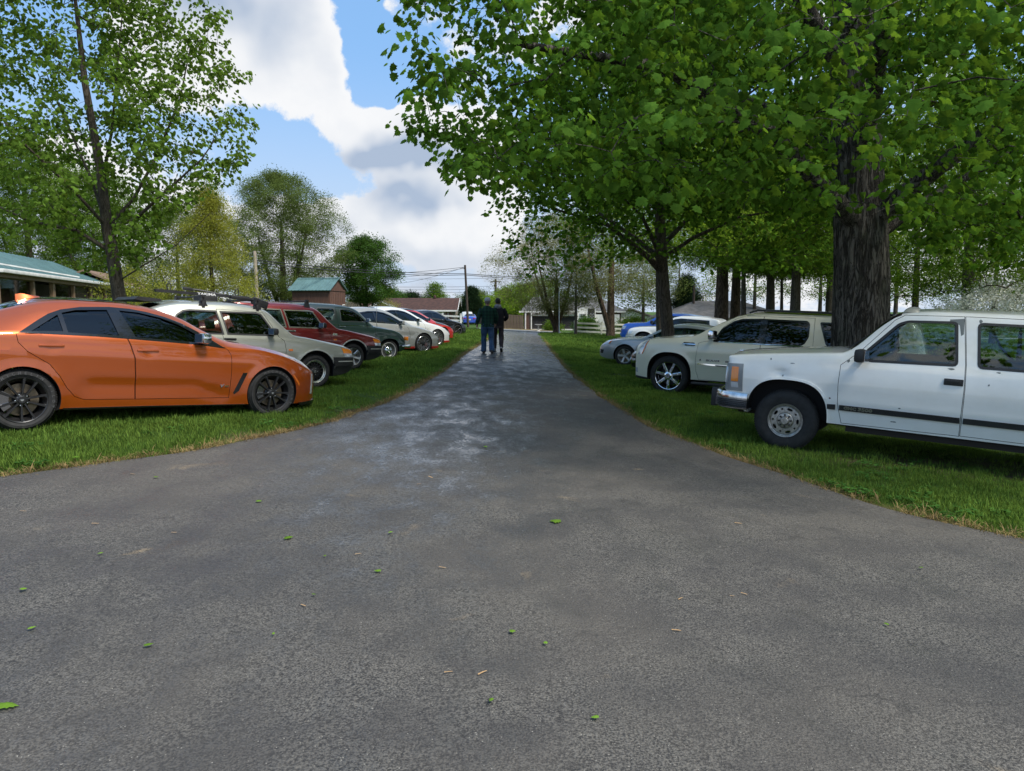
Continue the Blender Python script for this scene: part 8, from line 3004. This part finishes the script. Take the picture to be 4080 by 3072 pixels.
def build_grass():
    rs = np.random.RandomState(77)
    lush = leaf_material('grass_blade', (.115, .185, .034), (.19, .29, .04), .40, .30)
    deep = leaf_material('grass_blade_deep', (.082, .150, .030), (.14, .24, .035), .40, .30)
    straw = leaf_material('straw', (.28, .20, .09), (.24, .17, .07), .35, .20)
    weedm = leaf_material('clover_leaf', (.060, .145, .030), (.11, .23, .03), .35, .30)
    near = [source_obj('grass_tuft', clump_mesh(m, 34, .13, .068, .0065, 200 + i)) for i, m in enumerate((lush, deep, lush))]
    mid = [source_obj('grass_tuft', clump_mesh(m, 30, .20, .068, .013, 210 + i)) for i, m in enumerate((lush, deep, lush))]
    far = [source_obj('grass_tuft', clump_mesh(m, 30, .42, .09, .028, 220 + i)) for i, m in enumerate((lush, lush, deep))]

    def sample(n, y0, y1, xmax):
        y = y0 + (y1 - y0) * rs.rand(n)
        x = (rs.rand(n) * 2 - 1) * np.minimum(xmax, y * .78 + 1.0)
        return x, y

    def put(name, n, y0, y1, xmax, src, sc, label, fringe=False):
        x, y = sample(n, y0, y1, xmax)
        d = edge_dist(x, y)
        k = (d > 0.02) & (y < 63.0)
        lim = np.clip(d / .30, 0.12, 1)
        k &= rs.rand(len(x)) < np.clip(d / .10, .15, 1)
        k &= rs.rand(len(x)) > bare_amount(x, y) * .88
        x, y, d, lim = x[k], y[k], d[k], lim[k]
        vary = np.array([mnoise.noise((float(a) * 1.1, float(b) * 1.1, 4)) for a, b in zip(x, y)])
        vary2 = np.array([mnoise.noise((float(a) * .3, float(b) * .3, 9)) for a, b in zip(x, y)])
        z = ground_z(x, y) + .03 * np.clip(d, 0, 1) - .012
        s = sc * (.85 + .45 * vary + .25 * vary2 + rs.rand(len(x)) * .35) * (.45 + .55 * lim)
        rot = np.stack([rs.randn(len(x)) * .12, rs.randn(len(x)) * .12, rs.rand(len(x)) * 6.283], 1)
        o = scatter(name, np.stack([x, y, z], 1), rot, np.clip(s, .25, 2), src)
        tag(o, label, 'grass', kind='stuff')
    put('grass', 24000, 4, 15, 11.5, near, 1.0, 'lush green lawn grass beside the near part of the drive')
    put('grass', 30000, 15, 32, 16, mid, 1.0, 'green lawn grass among the farther parked cars')
    put('grass', 26000, 32, 63, 34, far, 1.0, 'lawn grass towards the street end')
    # dry thatch along the edges of the drive
    n = 3600
    y = 5.0 + 40 * rs.rand(n) ** 1.6
    left = rs.rand(n) < .5
    e = np.where(left, edge_l(y), edge_r(y))
    off = np.abs(rs.randn(n)) * .07 - .02
    x = np.where(left, e - off, e + off)
    k = (np.abs(x) < 8) & (rs.rand(n) < np.where(left, 1.0, .55))
    x, y = x[k], y[k]
    st = [source_obj('straw', clump_mesh(straw, 10, .07, .03, .005, 230 + i, 2.5)) for i in range(2)]
    o = scatter('dry_grass', np.stack([x, y, ground_z(x, y) + .012], 1), np.stack([rs.randn(len(x)) * .3, rs.randn(len(x)) * .3, rs.rand(len(x)) * 6.28], 1), .7 + rs.rand(len(x)) * .6, st)
    tag(o, 'dry straw-coloured thatch along both edges of the drive', 'dry grass', kind='stuff')
    # low broad-leaved weeds in the lawn
    n = 2600
    x, y = sample(n, 4, 18, 10)
    d = edge_dist(x, y)
    pat = np.array([mnoise.noise((float(a) * .7, float(b) * .7, 21)) for a, b in zip(x, y)])
    k = (d > .03) & (pat > .22)
    x, y = x[k], y[k]
    cl = []
    for i in range(2):
        r = random.Random(300 + i)
        vs, fs = [], []
        for q in range(14):
            a = r.uniform(0, 6.28)
            t = r.uniform(.02, .09)
            c = Vector((t * math.cos(a), t * math.sin(a), r.uniform(.03, .075)))
            s = r.uniform(.014, .028)
            k0 = len(vs)
            for w_ in range(6):
                b = 6.283 * w_ / 6
                vs.append((c.x + s * math.cos(b) * 1.2, c.y + s * math.sin(b), c.z + .004 * math.cos(b * 2)))
            fs.append(tuple(range(k0, k0 + 6)))
        me = bpy.data.meshes.new('weed')
        me.from_pydata(vs, [], fs)
        me.materials.append(weedm)
        cl.append(source_obj('weed', me))
    o = scatter('clover', np.stack([x, y, ground_z(x, y) + .02], 1), np.stack([0 * x, 0 * x, rs.rand(len(x)) * 6.28], 1), .5 + rs.rand(len(x)) * .5, cl)
    tag(o, 'low clover and broad-leaved weeds growing in the lawn', 'weeds', kind='stuff')


build_grass()

FALLEN = [(0.31, 5.36, 0.13, 'g'), (-0.32, 8.32, 0.11, 'g'), (-1.51, 4.81, 0.08, 'g'), (-4.13, 6.71, 0.13, 'g'), (-0.85, 4.98, 0.06, 'g'), (-2.01, 2.69, 0.09, 'g'), (-1.7, 3.2, 0.05, 'g'), (-3.13, 6.26, 0.05, 'g'), (-2.33, 3.34, 0.05, 'g'), (-2.67, 3.82, 0.05, 'g'), (-0.79, 4.22, 0.06, 'g'), (-1.1, 3.84, 0.03, 'g'), (0.01, 3.43, 0.04, 'g'), (0.16, 3.31, 0.03, 'g'), (0.34, 2.69, 0.04, 'g'), (2.68, 4.57, 0.04, 'g'), (1.96, 3.65, 0.04, 'g'), (-0.08, 2.81, 0.04, 'g'), (-2.56, 4.39, 0.04, 'g'), (-1.15, 3.34, 0.03, 'g'), (-2.04, 5.65, 0.06, 'g'), (-1.19, 4.44, 0.03, 'g'), (-0.77, 6.69, 0.07, 't'), (-0.43, 4.32, 0.05, 't'), (-1.11, 3.7, 0.05, 't'), (-0.99, 4.52, 0.05, 't'), (-2.32, 4.83, 0.05, 't'), (-2.94, 4.97, 0.05, 't'), (-3.6, 5.2, 0.05, 't'), (0.95, 3.93, 0.04, 't'), (0.83, 3.51, 0.05, 't'), (-0.13, 3.03, 0.05, 't'), (-0.28, 3.03, 0.04, 't'), (-3.4, 6.36, 0.06, 't'), (1.34, 4.03, 0.04, 't'), (1.77, 5.52, 0.06, 't'), (1.26, 3.99, 0.03, 't'), (0.79, 9.88, 0.05, 't'), (-0.84, 6.41, 0.04, 't')]


def build_litter():
    r = random.Random(12)
    gm = leaf_material('fallen_leaf', (.13, .24, .03), (.2, .34, .03), .25, .2)
    tm = mat('dry_wing_seed', (.42, .26, .12), .7, var=.25, vscale=30)
    lm = [maple_leaf_mesh('fallen_leaf', gm, seed=40 + i, fold=.1) for i in range(3)]
    sd = MB()
    sd.add([(-.5, 0, 0), (-.42, .11, .05), (-.2, .10, .04), (.1, .13, .03), (.5, .06, .01), (.5, -.03, .01), (.1, -.04, .03), (-.2, -.07, .05), (-.42, -.09, .04)], [(0, 1, 2, 7, 8), (2, 3, 6, 7), (3, 4, 5, 6)])
    sm = sd.mesh('wing_seed')
    sm.materials.append(tm)
    special = {0: 'largest pale green maple leaf lying right of the middle of the drive', 1: 'bright green curled leaf lying in the middle of the wet drive', 3: 'broad pale leaf lying on the left grass edge', 5: 'green leaf at the left edge of the foreground asphalt'}
    for i, (x, y, s, c) in enumerate(FALLEN):
        z = gz(x, y) + (.016 if edge_dist(x, y) < 0 else .06)
        if c == 'g':
            o = link('fallen_leaf', lm[i % 3])
            s *= .8
            o.scale = (s, s * r.uniform(.5, 1), s)
            o.rotation_euler = (r.uniform(-.15, .15), r.uniform(-.25, .05), r.uniform(0, 6.28))
            o.location = (x, y, z + .012)
            tag(o, special.get(i, 'small green leaf fragment lying on the dark asphalt'), 'leaf', 'small green leaves fallen on the drive' if i not in special else 'larger leaves fallen on the drive')
        else:
            o = link('wing_seed', sm)
            o.scale = (s, s, s)
            o.rotation_euler = (r.uniform(-.1, .1), r.uniform(-.1, .1), r.uniform(-.8, .8))
            o.location = (x, y, z + .004)
            tag(o, 'tan winged seed lying on the dark asphalt', 'seed', 'tan winged seeds fallen on the drive')


build_litter()
